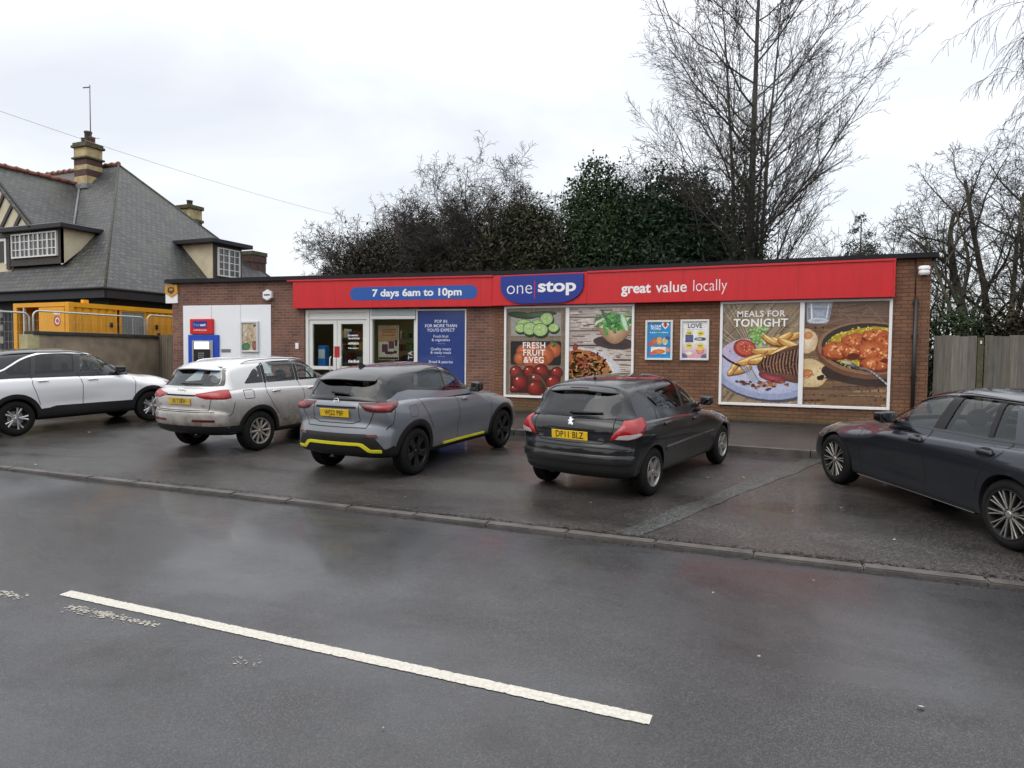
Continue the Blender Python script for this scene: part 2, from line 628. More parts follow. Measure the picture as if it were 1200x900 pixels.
def boolean(ob, cutter, bm_in=False):
    def vol(m):
        b = bmesh.new(); b.from_mesh(m); v = b.calc_volume(); b.free(); return v
    v0 = vol(ob.data)
    best = None
    for t in range(4):                                 # the solver drops a shell now and then: cut with hair-moved cutters, keep the soundest
        cutter.location = (0.0007 * t, 0.0011 * t, 0.0013 * t)
        md = ob.modifiers.new("cut", 'BOOLEAN')
        md.operation = 'DIFFERENCE'
        md.solver = 'EXACT'
        md.object = cutter
        bpy.context.view_layer.update()
        dg = bpy.context.evaluated_depsgraph_get()
        me = bpy.data.meshes.new_from_object(ob.evaluated_get(dg))
        v1 = vol(me)
        ob.modifiers.clear()
        if v1 < v0 * 0.999 and (best is None or v1 > best[0] * 1.02):
            if best: bpy.data.meshes.remove(best[1])
            best = (v1, me)
        else: bpy.data.meshes.remove(me)
    me = best[1]
    old = ob.data
    ob.modifiers.clear()
    ob.data = me
    bpy.data.meshes.remove(old)
    cm = cutter.data
    bpy.data.objects.remove(cutter, do_unlink=True)
    bpy.data.meshes.remove(cm)

def bm_obj(bm, name, mats):
    me = bpy.data.meshes.new(name)
    bm.to_mesh(me)
    for m in mats: me.materials.append(m)
    o = bpy.data.objects.new(name, me)
    COL.objects.link(o)
    return o

def prism_bm(polys, axis, a, b, bm=None):
    bm = bm or bmesh.new()
    for poly in polys:
        def P(p, t):
            if axis == 'y': return (p[0], t, p[1])
            if axis == 'x': return (t, p[0], p[1])
            return (p[0], p[1], t)
        lo = [bm.verts.new(P(p, a)) for p in poly]
        hi = [bm.verts.new(P(p, b)) for p in poly]
        n = len(poly)
        bm.faces.new(lo); bm.faces.new(hi[::-1])
        for i in range(n):
            bm.faces.new((lo[(i + 1) % n], lo[i], hi[i], hi[(i + 1) % n]))
    bmesh.ops.recalc_face_normals(bm, faces=bm.faces)
    return bm

def rounded(poly, n=5, keep=()):
    """smooth outline through the points"""
    return [tuple(p) for p in catmull(poly, True, n)]

def bevel_poly(poly, r, n=4):
    """round the corners of a polygon with radius r"""
    P = [Vector(p) for p in poly]
    out = []
    m = len(P)
    for i in range(m):
        a, b, c = P[i - 1], P[i], P[(i + 1) % m]
        d1, d2 = (a - b), (c - b)
        k = min(r, d1.length * .45, d2.length * .45)
        p1, p2 = b + d1.normalized() * k, b + d2.normalized() * k
        for j in range(n + 1):
            t = j / n
            out.append(tuple(p1 * (1 - t) ** 2 + b * 2 * t * (1 - t) + p2 * t * t))
    return out

class Car:
    def __init__(s, name, label, low, lowY, lspine, gh, ghY, gspine, paint, roofpaint, interior, ln=2.3, gn=2.4):
        s.root = empty(name, label=label, cat='car')
        s.paint, s.roofpaint, s.interior = paint, roofpaint, interior
        s.lb = pillow(low, lowY, lspine, n=ln)
        s.gb = pillow(gh, ghY, gspine, n=gn, step=0.03)
        s.S = Surf([s.lb, s.gb])
    # ---------------- shells
    def shells(s, wheels, R, windows, rearwin, frontwin, deck, arch_in=0.52, cavity=(0.9, 0.93, 0.9)):
        """wheels: list of x; R arch radius; windows: side polygons; rearwin/frontwin: polygons in (y,z)"""
        lb = s.lb
        for f in lb.faces:
            c = f.calc_center_median()
            f.smooth = True
            if f.normal.z > 0.55 and deck[0] < c.x < deck[1] and abs(c.y) < deck[2]: f.material_index = 1
        body = bm_obj(lb, 'body', [s.paint, s.interior])
        cb = bmesh.new()
        for (wx, wz) in wheels:
            for sg in (1, -1):
                n = 40
                pts = [(wx + R * cos(2 * pi * i / n), wz + R * sin(2 * pi * i / n)) for i in range(n)]
                prism_bm([pts], 'y', sg * arch_in, sg * 1.3, cb)
        for f in cb.faces: f.material_index = 0
        c = bm_obj(cb, 'cutter', [s.interior])
        boolean(body, c)
        s.fix(body, 0)
        body.parent = s.root
        s.body = body
        # cabin
        cab = bm_obj(s.gb, 'cabin', [s.roofpaint, s.interior])
        for p in cab.data.polygons: p.use_smooth = True
        cv = s.gb.copy()
        xs = [v.co.x for v in cv.verts]; zs = [v.co.z for v in cv.verts]
        cx = (min(xs) + max(xs)) / 2; z0 = min(zs)
        for v in cv.verts:
            v.co = Vector((cx + (v.co.x - cx) * cavity[1], v.co.y * cavity[0], z0 + 0.02 + (v.co.z - z0) * cavity[2]))
        boolean(cab, bm_obj(cv, 'cutter', [s.interior]))
        boolean(cab, bm_obj(prism_bm(windows, 'y', -1.3, 1.3), 'cutter', [s.interior]))
        xm = (deck[0] + deck[1]) / 2
        boolean(cab, bm_obj(prism_bm([rearwin], 'x', -3, min(xs) + .473), 'cutter', [s.interior]))
        boolean(cab, bm_obj(prism_bm([frontwin], 'x', 1.613, 5), 'cutter', [s.interior]))
        s.fix(cab, 1)
        cab.parent = s.root
        s.cab = cab
    def fix(s, ob, k):
        """material slots after the cut: faces off the outer skin take the dark interior; smooth normals from the uncut skin"""
        me = ob.data
        t = s.S.t[k][0]
        ni = [i for i, m in enumerate(me.materials) if m == s.interior]
        ni = ni[0] if ni else 0
        good = set()
        for p in me.polygons:
            q, nn, i, dist = t.find_nearest(p.center)
            if dist > 0.004 or nn.dot(p.normal) < 0.6:
                p.material_index = ni
            elif p.material_index != ni:
                good.add(p.material_index)
        out = []
        for p in me.polygons:
            sm = p.material_index != ni
            for li in p.loop_indices:
                out.append(tuple(s.S.near(me.vertices[me.loops[li].vertex_index].co, k)) if sm else tuple(p.normal))
        for p in me.polygons: p.use_smooth = True
        me.normals_split_custom_set(out)
    # ---------------- panels on the skin
    def caster(s, view, ax=None):
        if view == 'R': return lambda u, z: (Vector((u, -3, z)), Vector((0, 1, 0)))
        if view == 'L': return lambda u, z: (Vector((u, 3, z)), Vector((0, -1, 0)))
        if view == 'B': return lambda u, z: (Vector((-6, u, z)), Vector((1, 0, 0)))
        if view == 'F': return lambda u, z: (Vector((8, u, z)), Vector((-1, 0, 0)))
        if view == 'T': return lambda u, v: (Vector((u, v, 4)), Vector((0, 0, -1)))
        if view == 'W':                                     # wrapped round a corner: u = angle about a vertical axis
            x0, y0 = ax
            return lambda u, z: (Vector((x0 - 3 * cos(u), y0 - 3 * sin(u), z)), Vector((cos(u), sin(u), 0)))
    def patch(s, poly, view, m, off=0.003, thick=0.02, dome=None, step=0.035, name='panel', parent=None, ax=None, only=None, mb=None, mi=0, build=True):
        cf = s.caster(view, ax)
        sc = 1.0
        if view == 'W':
            sc = 0.5
        P2 = [Vector((p[0] * sc, p[1])) for p in poly]
        bd = resample(P2, step * 0.7)
        xs = [p.x for p in bd]; ys = [p.y for p in bd]
        pts = list(bd)
        nb = len(bd)
        # interior grid
        def inside(x, y):
            c = False
            j = nb - 1
            for i in range(nb):
                a, b = bd[i], bd[j]
                if (a.y > y) != (b.y > y) and x < (b.x - a.x) * (y - a.y) / (b.y - a.y) + a.x: c = not c
                j = i
            return c
        gx = np.arange(min(xs) + step / 2, max(xs), step); gy = np.arange(min(ys) + step / 2, max(ys), step)
        for x in gx:
            for y in gy:
                if inside(x, y) and min((x - p.x) ** 2 + (y - p.y) ** 2 for p in bd) > (step * .45) ** 2: pts.append(Vector((x, y)))
        vo, eo, fo, ov, oe, of = delaunay_2d_cdt(pts, [(i, (i + 1) % nb) for i in range(nb)], [], 1, 1e-5)
        V, Nn, ok = [], [], True
        onb = [any(i < nb for i in o) for o in ov]
        for v in vo:
            o, d = cf(v.x / sc, v.y)
            h = s.S.cast(o, d, only)
            if h is None:
                V.append(None); Nn.append(None)
            else:
                V.append(h[0]); Nn.append(h[1] if h[1].dot(d) < 0 else -h[1])
        fs = [f for f in fo if all(V[i] is not None for i in f)]
        tmp = mb or MB()
        if not fs: return tmp if mb else None
        use = sorted({i for f in fs for i in f})
        ren = {i: k for k, i in enumerate(use)}
        ve = []
        for i in use:
            o_ = off * (dome if (dome is not None and onb[i]) else 1.0)
            ve.append(V[i] + Nn[i] * o_)
        # orient outward
        ff = []
        for f in fs:
            a, b, c = (ve[ren[i]] for i in f)
            nrm = (b - a).cross(c - a)
            ff.append(tuple(ren[i] for i in (f if nrm.dot(Nn[f[0]]) > 0 else f[::-1])))
        tmp.add(ve, ff, mi, True)
        # rim
        ec = {}
        for f in ff:
            for i in range(3):
                a, b = f[i], f[(i + 1) % 3]
                if (b, a) in ec: ec.pop((b, a))
                else: ec[(a, b)] = 1
        inv = {k: i for i, k in ren.items()}
        rv, rf = [], []
        for a, b in ec:
            k = len(rv)
            rv += [ve[a], ve[b], ve[b] - Nn[inv[b]] * thick, ve[a] - Nn[inv[a]] * thick]
            rf.append((k + 1, k, k + 3, k + 2))
        tmp.add(rv, rf, mi, False)
        if mb: return tmp
        return tmp.build(name, m, parent or s.root)
    def both(s, poly, m, name='panel', **k):
        return [s.patch(poly, v, m, name=name, **k) for v in ('R', 'L')]
    def strip(s, line, view, w=0.007, off=0.0012, mb=None, mi=0, ax=None, only=None, step=0.025, closed=False):
        cf = s.caster(view, ax)
        L2 = resample([Vector(p) for p in line], step, closed)
        n = len(L2)
        vs, fs, row = [], [], []
        for i in range(n):
            t = (L2[(i + 1) % n if closed else min(i + 1, n - 1)] - L2[i - 1 if closed else max(i - 1, 0)])
            t = t.normalized()
            nn = Vector((-t.y, t.x)) * (w / 2)
            if view == 'W': nn.x *= 2
            r = []
            for q in (L2[i] + nn, L2[i] - nn):
                o, d = cf(q.x, q.y)
                h = s.S.cast(o, d, only)
                if h is None: r = None; break
                no = h[1] if h[1].dot(d) < 0 else -h[1]
                vs.append(h[0] + no * off)
                r.append(len(vs) - 1)
            row.append(r)
        for i in range(n if closed else n - 1):
            a, b = row[i], row[(i + 1) % n]
            if a and b:
                fs.append((a[0], a[1], b[1], b[0]))
        mb.add(vs, fs, mi, True)
    def seams(s, lines, m, both=('R', 'L'), w=0.011):
        mb = MB()
        for view, line in lines:
            for v in (both if view == 'S' else (view,)):
                s.strip(line, v, w=w, mb=mb)
        return mb.build('seam', m, s.root)
    def hit(s, view, u, z, only=None):
        for t in range(60):
            o, d = s.caster(view)(u, z)
            h = s.S.cast(o, d, only)
            if h: break
            if view in 'BF': u *= 0.98
            elif t > 25: u += (1.0 - u) * 0.02
            if z > 0.4: z -= 0.008
        return h[0], (h[1] if h[1].dot(d) < 0 else -h[1])
    def wrapangle(s, kind, ax, u, z, side=-1):
        if kind == 'r': p = s.hit('B', u * side, z)[0]
        else: p = s.hit('R' if side < 0 else 'L', u, z)[0]
        # angle such that direction from axis to p = (-cos a, -sin a); kept continuous round the car's side
        a = math.atan2(-(p.y - ax[1]), -(p.x - ax[0]))
        if side < 0 and a < -pi / 2: a += 2 * pi
        if side > 0 and a > pi / 2: a -= 2 * pi
        return a
    def wrap(s, pts, m, xc, yc=0.45, name='tail_light', off=0.008, dome=0.2, both=True, step=0.03, thick=0.03, parent=None, smooth=False, lab=None):
        res = []
        for side in ((-1, 1) if both else (-1,)):
            ax = (xc, side * yc)
            poly = []
            for k, u, z in pts:
                a = s.wrapangle(k, ax, u, z, side)
                poly.append((a, z))
            if smooth: poly = rounded(poly, 4)
            r = s.patch(poly, 'W', m, off=off, dome=dome, name=name, ax=ax, step=step, thick=thick, parent=parent[side] if isinstance(parent, dict) else parent)
            res.append(r)
        return res
    # ---------------- fittings
    def plate(s, z, text, m_yel, m_blk, w=0.52, h=0.111, size=0.098, view='B', tilt=None, off=0.012, y=0.0):
        p, nrm = s.hit(view, y, z)
        ang = math.asin(max(-1, min(1, nrm.z))) if tilt is None else tilt
        t = Vector((-cos(ang), 0, sin(ang)))
        up = Vector((sin(ang), 0, cos(ang)))
        rt = Vector((0, -1, 0))                       # seen from behind, right is -y
        c = p + t * off
        f = MB()
        f.M = Matrix(((rt.x, up.x, t.x, c.x), (rt.y, up.y, t.y, c.y), (rt.z, up.z, t.z, c.z), (0, 0, 0, 1)))
        f.bbox((-w / 2, -h / 2, -0.012), (w / 2, h / 2, 0), 0.008, 0)
        if text:
            vs, fs = text_mesh(text, size, 0.012, spacing=1.05, xs=0.80)
            xs = [v[0] for v in vs]
            sc = min(1.0, (w - 0.04) / (max(xs) - min(xs)))
            f.add([(v[0] * sc, v[1], 0.0012) for v in vs], fs, 1)
        return f.build('number_plate', [m_yel, m_blk], s.root)
    def wheel(s, x, side, y_out, r, width, rim_r, style, mt, mr, md, turn=0.0, z=None, spin=0.0):
        z = r if z is None else z
        w = bpy.data.objects.new('wheel', None)
        COL.objects.link(w)
        w.parent = s.root
        w.location = (x, side * y_out, z)
        w.rotation_euler = (0, 0, turn + (pi if side < 0 else 0))
        # local: +y is outboard
        t = MB()
        o = 0.0
        prof = [(rim_r - .012, -width + .01), (rim_r + 0.3 * (r - rim_r), -width - .004), (r - .03, -width + .006), (r - .008, -width + .022), (r, -width + .045)]
        k = 6
        for i in range(1, k):
            yy = -width + .045 + (width - .09) * i / k
            prof += [(r, yy - .006), (r - .006, yy - .004), (r - .006, yy + .004), (r, yy + .006)]
        prof += [(r, -.045), (r - .008, -.022), (r - .03, -.006), (rim_r + 0.3 * (r - rim_r), .004), (rim_r + .006, -.002), (rim_r - .012, -.012)]
        t.lathe(prof, 56, 'y', m=0)
        t.build('tyre', [mt], w, sharp=40)
        b = MB()
        # barrel and lip
        b.lathe([(rim_r - .004, -.006), (rim_r - .006, .002), (rim_r - .016, .000), (rim_r - .022, -.014), (rim_r - .03, -.05), (rim_r - .035, -width + .02), (rim_r, -width + .01)], 56, 'y', m=getattr(s, 'barrel', 0))
        # dark disc behind
        b.lathe([(0.01, -.085), (rim_r - .035, -.085)], 40, 'y', m=1, smooth=False)
        b.lathe([(0.001, -.07), (.135, -.07), (.14, -.08)], 40, 'y', m=2)
        style(b, rim_r)
        b.build('rim', [mr, md] + [s.mdisc, s.mdark2], w, sharp=35)
        return w

def spoke(b, a, r0, r1, w0, w1, y0, y1, m=0, th=0.03, da=0.0):
    """tapered spoke along direction angle a; outer end twisted by da"""
    def pt(r, off, ang, y):
        return (r * cos(ang) - off * sin(ang), y, -(r * sin(ang) + off * cos(ang)))
    n = 5
    vs, fs = [], []
    for i in range(n + 1):
        t = i / n
        r = r0 + (r1 - r0) * t
        w = w0 + (w1 - w0) * t
        y = y0 + (y1 - y0) * (t ** 1.5)
        an = a + da * t
        vs += [pt(r, -w / 2, an, y - .006), pt(r, -w / 4, an, y), pt(r, w / 4, an, y), pt(r, w / 2, an, y - .006), pt(r, w / 2, an, y - th), pt(r, -w / 2, an, y - th)]
    for i in range(n):
        for k in range(6):
            k2 = (k + 1) % 6
            fs.append((i * 6 + k, i * 6 + k2, (i + 1) * 6 + k2, (i + 1) * 6 + k))
    fs.append(tuple(range(6)))
    fs.append(tuple(n * 6 + k for k in range(5, -1, -1)))
    b.add(vs, fs, m, False)

def hub(b, r=0.03, y=-0.012, bolts=5, br=0.055, m=0):
    b.lathe([(0.001, y + .004), (r * .8, y + .003), (r, y - .004), (r * 1.05, y - .03)], 24, 'y', m=m)
    b.lathe([(r * 1.0, y - .012), (br + .022, y - .018), (br + .03, y - .045)], 30, 'y', m=m)
    for i in range(bolts):
        a = 2 * pi * i / bolts + .3
        b.lathe([(0.001, y - .006), (.010, y - .008), (.011, y - .02)], 8, 'y', o=(br * cos(a), 0, -br * sin(a)), m=3)

def spoiler(c, yh, x0, x1, drop, m, th=.045, lip=.02):
    """rear spoiler that carries the roof surface on past the glass"""
    n = 18
    sec = []
    for i in range(n + 1):
        t = -1 + 2 * i / n
        y = yh * t
        k = (1 - abs(t) ** 4)
        def rz(x):
            h = c.S.cast(Vector((x, y, 4)), Vector((0, 0, -1)))
            return h[0].z
        z0 = rz(x0)
        sl = (rz(x0) - rz(x0 + .2)) / .2
        xe = x1 + (x0 - x1) * .35 * (1 - k)
        L_ = x0 - xe
        ze = z0 + sl * L_ * .55 - drop * L_
        zm = z0 + sl * L_ * .4 - drop * L_ * .3
        xm_ = x0 - L_ * .5
        tt = th * (0.35 + 0.65 * k)
        sec.append([(x0 + .02, y, z0 + .003), (xm_, y, zm + .004), (xe + .01, y, ze + .002), (xe, y, ze - .006), (xe, y, ze - lip), (xm_, y, zm - tt), (x0, y, z0 - tt)])
    m_ = len(sec[0])
    vs = [p for r_ in sec for p in r_]
    fs = [(i * m_ + k, (i + 1) * m_ + k, (i + 1) * m_ + (k + 1) % m_, i * m_ + (k + 1) % m_) for i in range(n) for k in range(m_)]
    fs += [tuple(range(m_)), tuple(n * m_ + k for k in range(m_ - 1, -1, -1))]
    bm = bmesh.new()
    bv = [bm.verts.new(v) for v in vs]
    for f in fs: bm.faces.new([bv[i] for i in f])
    bmesh.ops.recalc_face_normals(bm, faces=bm.faces)
    mb = MB(); mb.frombm(bm, 0, True); bm.free()
    return mb.build('roof_spoiler', [m], c.root, sharp=40)
# ================================================================== GROUND
def asphalt(name, base, speck, rlo, rhi, vs, wet_col=0.55, bump=0.25, agg=260.0, film=0.0):
    m, n, b = new_mat(name)
    Nn, Lk = n.nodes.new, n.links.new
    g = Nn("ShaderNodeNewGeometry")
    def noise(sc, det=5, ro=.6, src=None, dist=0.0):
        t = Nn("ShaderNodeTexNoise")
        t.inputs['Scale'].default_value = sc; t.inputs['Detail'].default_value = det; t.inputs['Roughness'].default_value = ro
        t.inputs['Distortion'].default_value = dist
        Lk(src or g.outputs['Position'], t.inputs['Vector'])
        return t
    def rng(v, a, b_, c, d):
        r = Nn("ShaderNodeMapRange")
        r.inputs['From Min'].default_value = a; r.inputs['From Max'].default_value = b_; r.inputs['To Min'].default_value = c; r.inputs['To Max'].default_value = d
        Lk(v, r.inputs['Value'])
        return r.outputs[0]
    mp = Nn("ShaderNodeMapping")
    mp.inputs['Scale'].default_value = (0.35, 1.0, 1.0)      # tyre-polished streaks run along the road
    Lk(g.outputs['Position'], mp.inputs[0])
    big = noise(0.55, 5, .6, mp.outputs[0], .5)
    mid = noise(3.0, 6, .7)
    fine = noise(120, 3, .6)
    vo = Nn("ShaderNodeTexVoronoi"); vo.inputs['Scale'].default_value = agg
    Lk(g.outputs['Position'], vo.inputs['Vector'])
    # stones: each cell its own grey
    sep_ = Nn("ShaderNodeSeparateColor"); Lk(vo.outputs['Color'], sep_.inputs[0])
    st = rng(sep_.outputs[0], .55, 1.0, 0.55, speck)
    m1 = Nn("ShaderNodeMath"); m1.operation = 'MULTIPLY'
    Lk(st, m1.inputs[0]); Lk(rng(mid.outputs['Fac'], .3, .7, .8, 1.2), m1.inputs[1])
    oil = noise(1.15, 4, .55)
    mo = Nn("ShaderNodeMath"); mo.operation = 'MULTIPLY'
    Lk(m1.outputs[0], mo.inputs[0]); Lk(rng(oil.outputs['Fac'], .60, .70, 1, .6), mo.inputs[1])
    m1 = mo
    m2 = Nn("ShaderNodeMath"); m2.operation = 'MULTIPLY'
    wet = rng(big.outputs['Fac'], .38, .62, 0, 1)
    wv = Nn("ShaderNodeMapRange"); wv.inputs['To Min'].default_value = 1.15; wv.inputs['To Max'].default_value = wet_col
    Lk(wet, wv.inputs['Value'])
    Lk(m1.outputs[0], m2.inputs[0]); Lk(wv.outputs[0], m2.inputs[1])
    sc = Nn("ShaderNodeVectorMath"); sc.operation = 'SCALE'
    sc.inputs[0].default_value = base
    Lk(m2.outputs[0], sc.inputs['Scale'])
    Lk(sc.outputs[0], b.inputs['Base Color'])
    ro = Nn("ShaderNodeMapRange"); ro.inputs['To Min'].default_value = rhi; ro.inputs['To Max'].default_value = rlo
    Lk(wet, ro.inputs['Value'])
    ra = Nn("ShaderNodeMath"); ra.operation = 'ADD'; ra.use_clamp = True
    Lk(ro.outputs[0], ra.inputs[0]); Lk(rng(fine.outputs['Fac'], .3, .7, -.06, .08), ra.inputs[1])
    Lk(ra.outputs[0], b.inputs['Roughness'])
    b.inputs['Specular IOR Level'].default_value = 0.5
    if film:                                               # standing film of rain where it pools
        cw = Nn("ShaderNodeMath"); cw.operation = 'MULTIPLY'; cw.inputs[1].default_value = film
        Lk(wet, cw.inputs[0]); Lk(cw.outputs[0], b.inputs['Coat Weight'])
        b.inputs['Coat Roughness'].default_value = 0.11
        b.inputs['Coat IOR'].default_value = 1.33
    bp = Nn("ShaderNodeBump"); bp.inputs['Strength'].default_value = bump; bp.inputs['Distance'].default_value = 0.006
    Lk(vo.outputs['Distance'], bp.inputs['Height'])
    b2 = Nn("ShaderNodeBump"); b2.inputs['Strength'].default_value = 0.12; b2.inputs['Distance'].default_value = 0.05
    Lk(mid.outputs['Fac'], b2.inputs['Height']); Lk(bp.outputs[0], b2.inputs['Normal'])
    Lk(b2.outputs[0], b.inputs['Normal'])
    return m

M_road = asphalt('wet_road_tarmac', (0.040, 0.039, 0.041), 1.9, .16, .40, 1, .66, .16, 170, .72)
M_park = asphalt('car_park_tarmac', (0.045, 0.041, 0.038), 2.5, .22, .50, 1, .60, .45, 95, .35)
M_patch = asphalt('trench_repair_tarmac', (0.056, 0.060, 0.056), 2.4, .30, .52, 1, .75, .5, 75)
M_pave = asphalt('pavement_tarmac', (0.046, 0.040, 0.036), 1.9, .30, .55, 1, .75, .3, 130)
M_kerb = mat('kerb_concrete', (0.078, 0.071, 0.066), 0.5, var=0.5, vscale=3.5, bump=0.3, bscale=40)
M_soil = mat('bare_ground', (0.05, 0.048, 0.035), 0.9, var=0.5, vscale=1.2)
M_white = mat('road_paint', (0.66, 0.63, 0.55), 0.5, var=0.55, vcol=(.20, .19, .17), vscale=38, bump=0.3, bscale=60)

def sheet(name, pts, dz, m, kind='structure'):
    """strip that follows the ground profile: pts are (x, y) outlines split along y"""
    mb = MB()
    xs = [p[0] for p in pts]; ys = [p[1] for p in pts]
    mb.add([(x, y, zf(y) + dz) for x, y in pts], [tuple(range(len(pts)))])
    return tag(mb.build(name, [m]), kind=kind)

mb = MB()
prof = [-80, -1.5, 17, 120, 900]
for a, b_ in zip(prof[:-1], prof[1:]):
    mb.quad((-700, a, zf(a) - .08), (700, a, zf(a) - .08), (700, b_, zf(b_) - .08), (-700, b_, zf(b_) - .08))
tag(mb.build('ground', [M_soil]), kind='structure')
mb = MB()
mb.quad((-90, .3, zf(.3) - .035), (60, .3, zf(.3) - .035), (60, 6.615, zf(6.615) - .035), (-90, 6.615, zf(6.615) - .035))
tag(mb.build('road', [M_road]), kind='structure')
mb = MB()
mb.quad((-90, -2.5, zf(-2.5) + .03), (60, -2.5, zf(-2.5) + .03), (60, .17, zf(.17) + .03), (-90, .17, zf(.17) + .03))
tag(mb.build('near_pavement', [M_pave]), kind='structure')
mb = MB()
mb.quad((-60, 6.75, zf(6.75) - .002), (40, 6.75, zf(6.75) - .002), (40, 17, zf(17) - .002), (-60, 17, zf(17) - .002))
tag(mb.build('car_park', [M_park]), kind='structure')
# kerb stones laid flush with the car park
mb = MB()
kr = random.Random(3)
x = -58.0
while x < 38:
    j = kr.uniform(-.004, .004); jy = kr.uniform(-.006, .006)
    y0, y1 = 6.615 + jy, 6.748 + jy
    mb.M = Matrix.Identity(4)
    L_ = .908
    z0, z1 = zf(y0), zf(y1)
    bm = bmesh.new()
    bmesh.ops.create_cube(bm, size=1)
    for v in bm.verts:
        t = (v.co.y + .5)
        v.co = Vector((x + (v.co.x + .5) * L_, y0 + t * (y1 - y0), (z0 + (z1 - z0) * t + .004 + j) if v.co.z > 0 else z0 - .15))
    bmesh.ops.bevel(bm, geom=[e for e in bm.edges if all(v.co.z > z0 - .1 for v in e.verts)], offset=.012, segments=2, affect='EDGES')
    mb.frombm(bm); bm.free()
    x += .915
tag(mb.build('kerb', [M_kerb]), kind='structure')
mb = MB()
mb.box((-90, .17, -.2), (60, .29, zf(.2) + .03))
tag(mb.build('near_kerb', [M_kerb]), kind='structure')
# trench repair
mb = MB()
pr = random.Random(5)
la, lb_ = [], []
for i in range(13):
    t = i / 12
    for lst, a, b_ in ((la, (-1.76, 6.76), (.10, 11.95)), (lb_, (-1.50, 6.76), (.45, 11.95))):
        xx = a[0] + (b_[0] - a[0]) * t + pr.uniform(-.035, .035); yy = a[1] + (b_[1] - a[1]) * t
        lst.append((xx, yy, zf(yy) + .003))
for i in range(12): mb.quad(la[i], lb_[i], lb_[i + 1], la[i + 1])
tag(mb.build('tarmac_repair', [M_patch]), kind='structure')
# shop pavement with its kerb
PK = [(-13.4, 12.95), (-9, 12.85), (-5.28, 12.70), (-1.12, 12.30), (.2, 12.2), (3.0, 12.0), (3.4, 12.05), (3.55, 12.3), (3.6, 15.3)]
mb = MB()
back = [(-13.4, 14.6), (-9, 15.2), (-5.28, 15.6), (-1.12, 15.6), (.2, 15.6), (3.0, 15.6), (3.3, 15.6), (3.45, 15.6), (3.5, 15.6)]
for i in range(len(PK) - 1):
    a, b_, c_, d_ = PK[i], PK[i + 1], back[i + 1], back[i]
    zz = lambda p: zf(p[1]) + .105
    mb.quad((*a, zz(a)), (*b_, zz(b_)), (*c_, zz(c_)), (*d_, zz(d_)))
tag(mb.build('shop_pavement', [M_pave]), kind='structure')
mb = MB()
for i in range(len(PK) - 1):
    a, b_ = Vector(PK[i]), Vector(PK[i + 1])
    d = (b_ - a); k = max(1, int(d.length / .915)); n_ = Vector((d.y, -d.x)).normalized() * .125
    for j in range(k):
        p, q = a + d * (j / k + .003), a + d * ((j + 1) / k - .003)
        P4 = [p, q, q + n_, p + n_]
        h = kr.uniform(-.004, .004)
        lo = [Vector((v.x, v.y, zf(v.y) - .1)) for v in P4]; hi = [Vector((v.x, v.y, zf(v.y) + (.108 + h))) for v in P4]
        mb.add(lo + hi, [(4, 7, 6, 5), (0, 1, 5, 4), (1, 2, 6, 5), (2, 3, 7, 6), (3, 0, 4, 7)])
tag(mb.build('pavement_kerb', [M_kerb]), kind='structure')
# painted centre line, crumbly edges; worn ghost of the older line
def paint_strip(mb, x0, x1, y0, y1, seed, z, erode=.012, gaps=0.0):
    r = random.Random(seed)
    n = int((x1 - x0) / .016)
    up, lo = [], []
    for i in range(n + 1):
        x = x0 + (x1 - x0) * i / n
        up.append((x, y1 - abs(r.gauss(0, erode)), 0)); lo.append((x, y0 + abs(r.gauss(0, erode)), 0))
    for i in range(n):
        if r.random() < gaps: continue
        q = [lo[i], lo[i + 1], up[i + 1], up[i]]
        mb.add([(a, b_, zf(b_) + z) for a, b_, _ in q], [(0, 1, 2, 3)])
mb = MB()
paint_strip(mb, -5.50, -.70, 3.575, 3.680, 1, -.031, .004)
paint_strip(mb, -12.6, -8.0, 3.575, 3.685, 2, -.031, .008)
paint_strip(mb, 2.2, 7.0, 3.575, 3.685, 3, -.031, .008)
tag(mb.build('road_marking', [M_white]), kind='structure')
mb = MB()
r = random.Random(11)
def crumbs(x0, x1, y0, y1, n, s):
    for i in range(n):
        cx, cy = r.uniform(x0, x1), r.gauss((y0 + y1) / 2, (y1 - y0) / 4)
        k = r.randint(5, 8); a0 = r.random() * 6
        w, h = r.uniform(.4, 1.6) * s, r.uniform(.3, .8) * s
        mb.add([(cx + w * cos(a0 + 2 * pi * j / k) * r.uniform(.6, 1.1), cy + h * sin(a0 + 2 * pi * j / k) * r.uniform(.6, 1.1), zf(cy) - .0315 + i * 2e-6) for j in range(k)], [tuple(range(k))])
crumbs(-5.2, -4.75, 3.39, 3.50, 120, .016)
crumbs(-4.85, -4.25, 3.42, 3.50, 110, .014)
crumbs(-6.2, -5.72, 3.38, 3.48, 100, .016)
crumbs(-3.36, -3.12, 3.22, 3.36, 26, .009)
tag(mb.build('worn_road_marking', [mat('worn_paint', (.36, .34, .29), .6, var=.35, vscale=14)]), kind='structure')
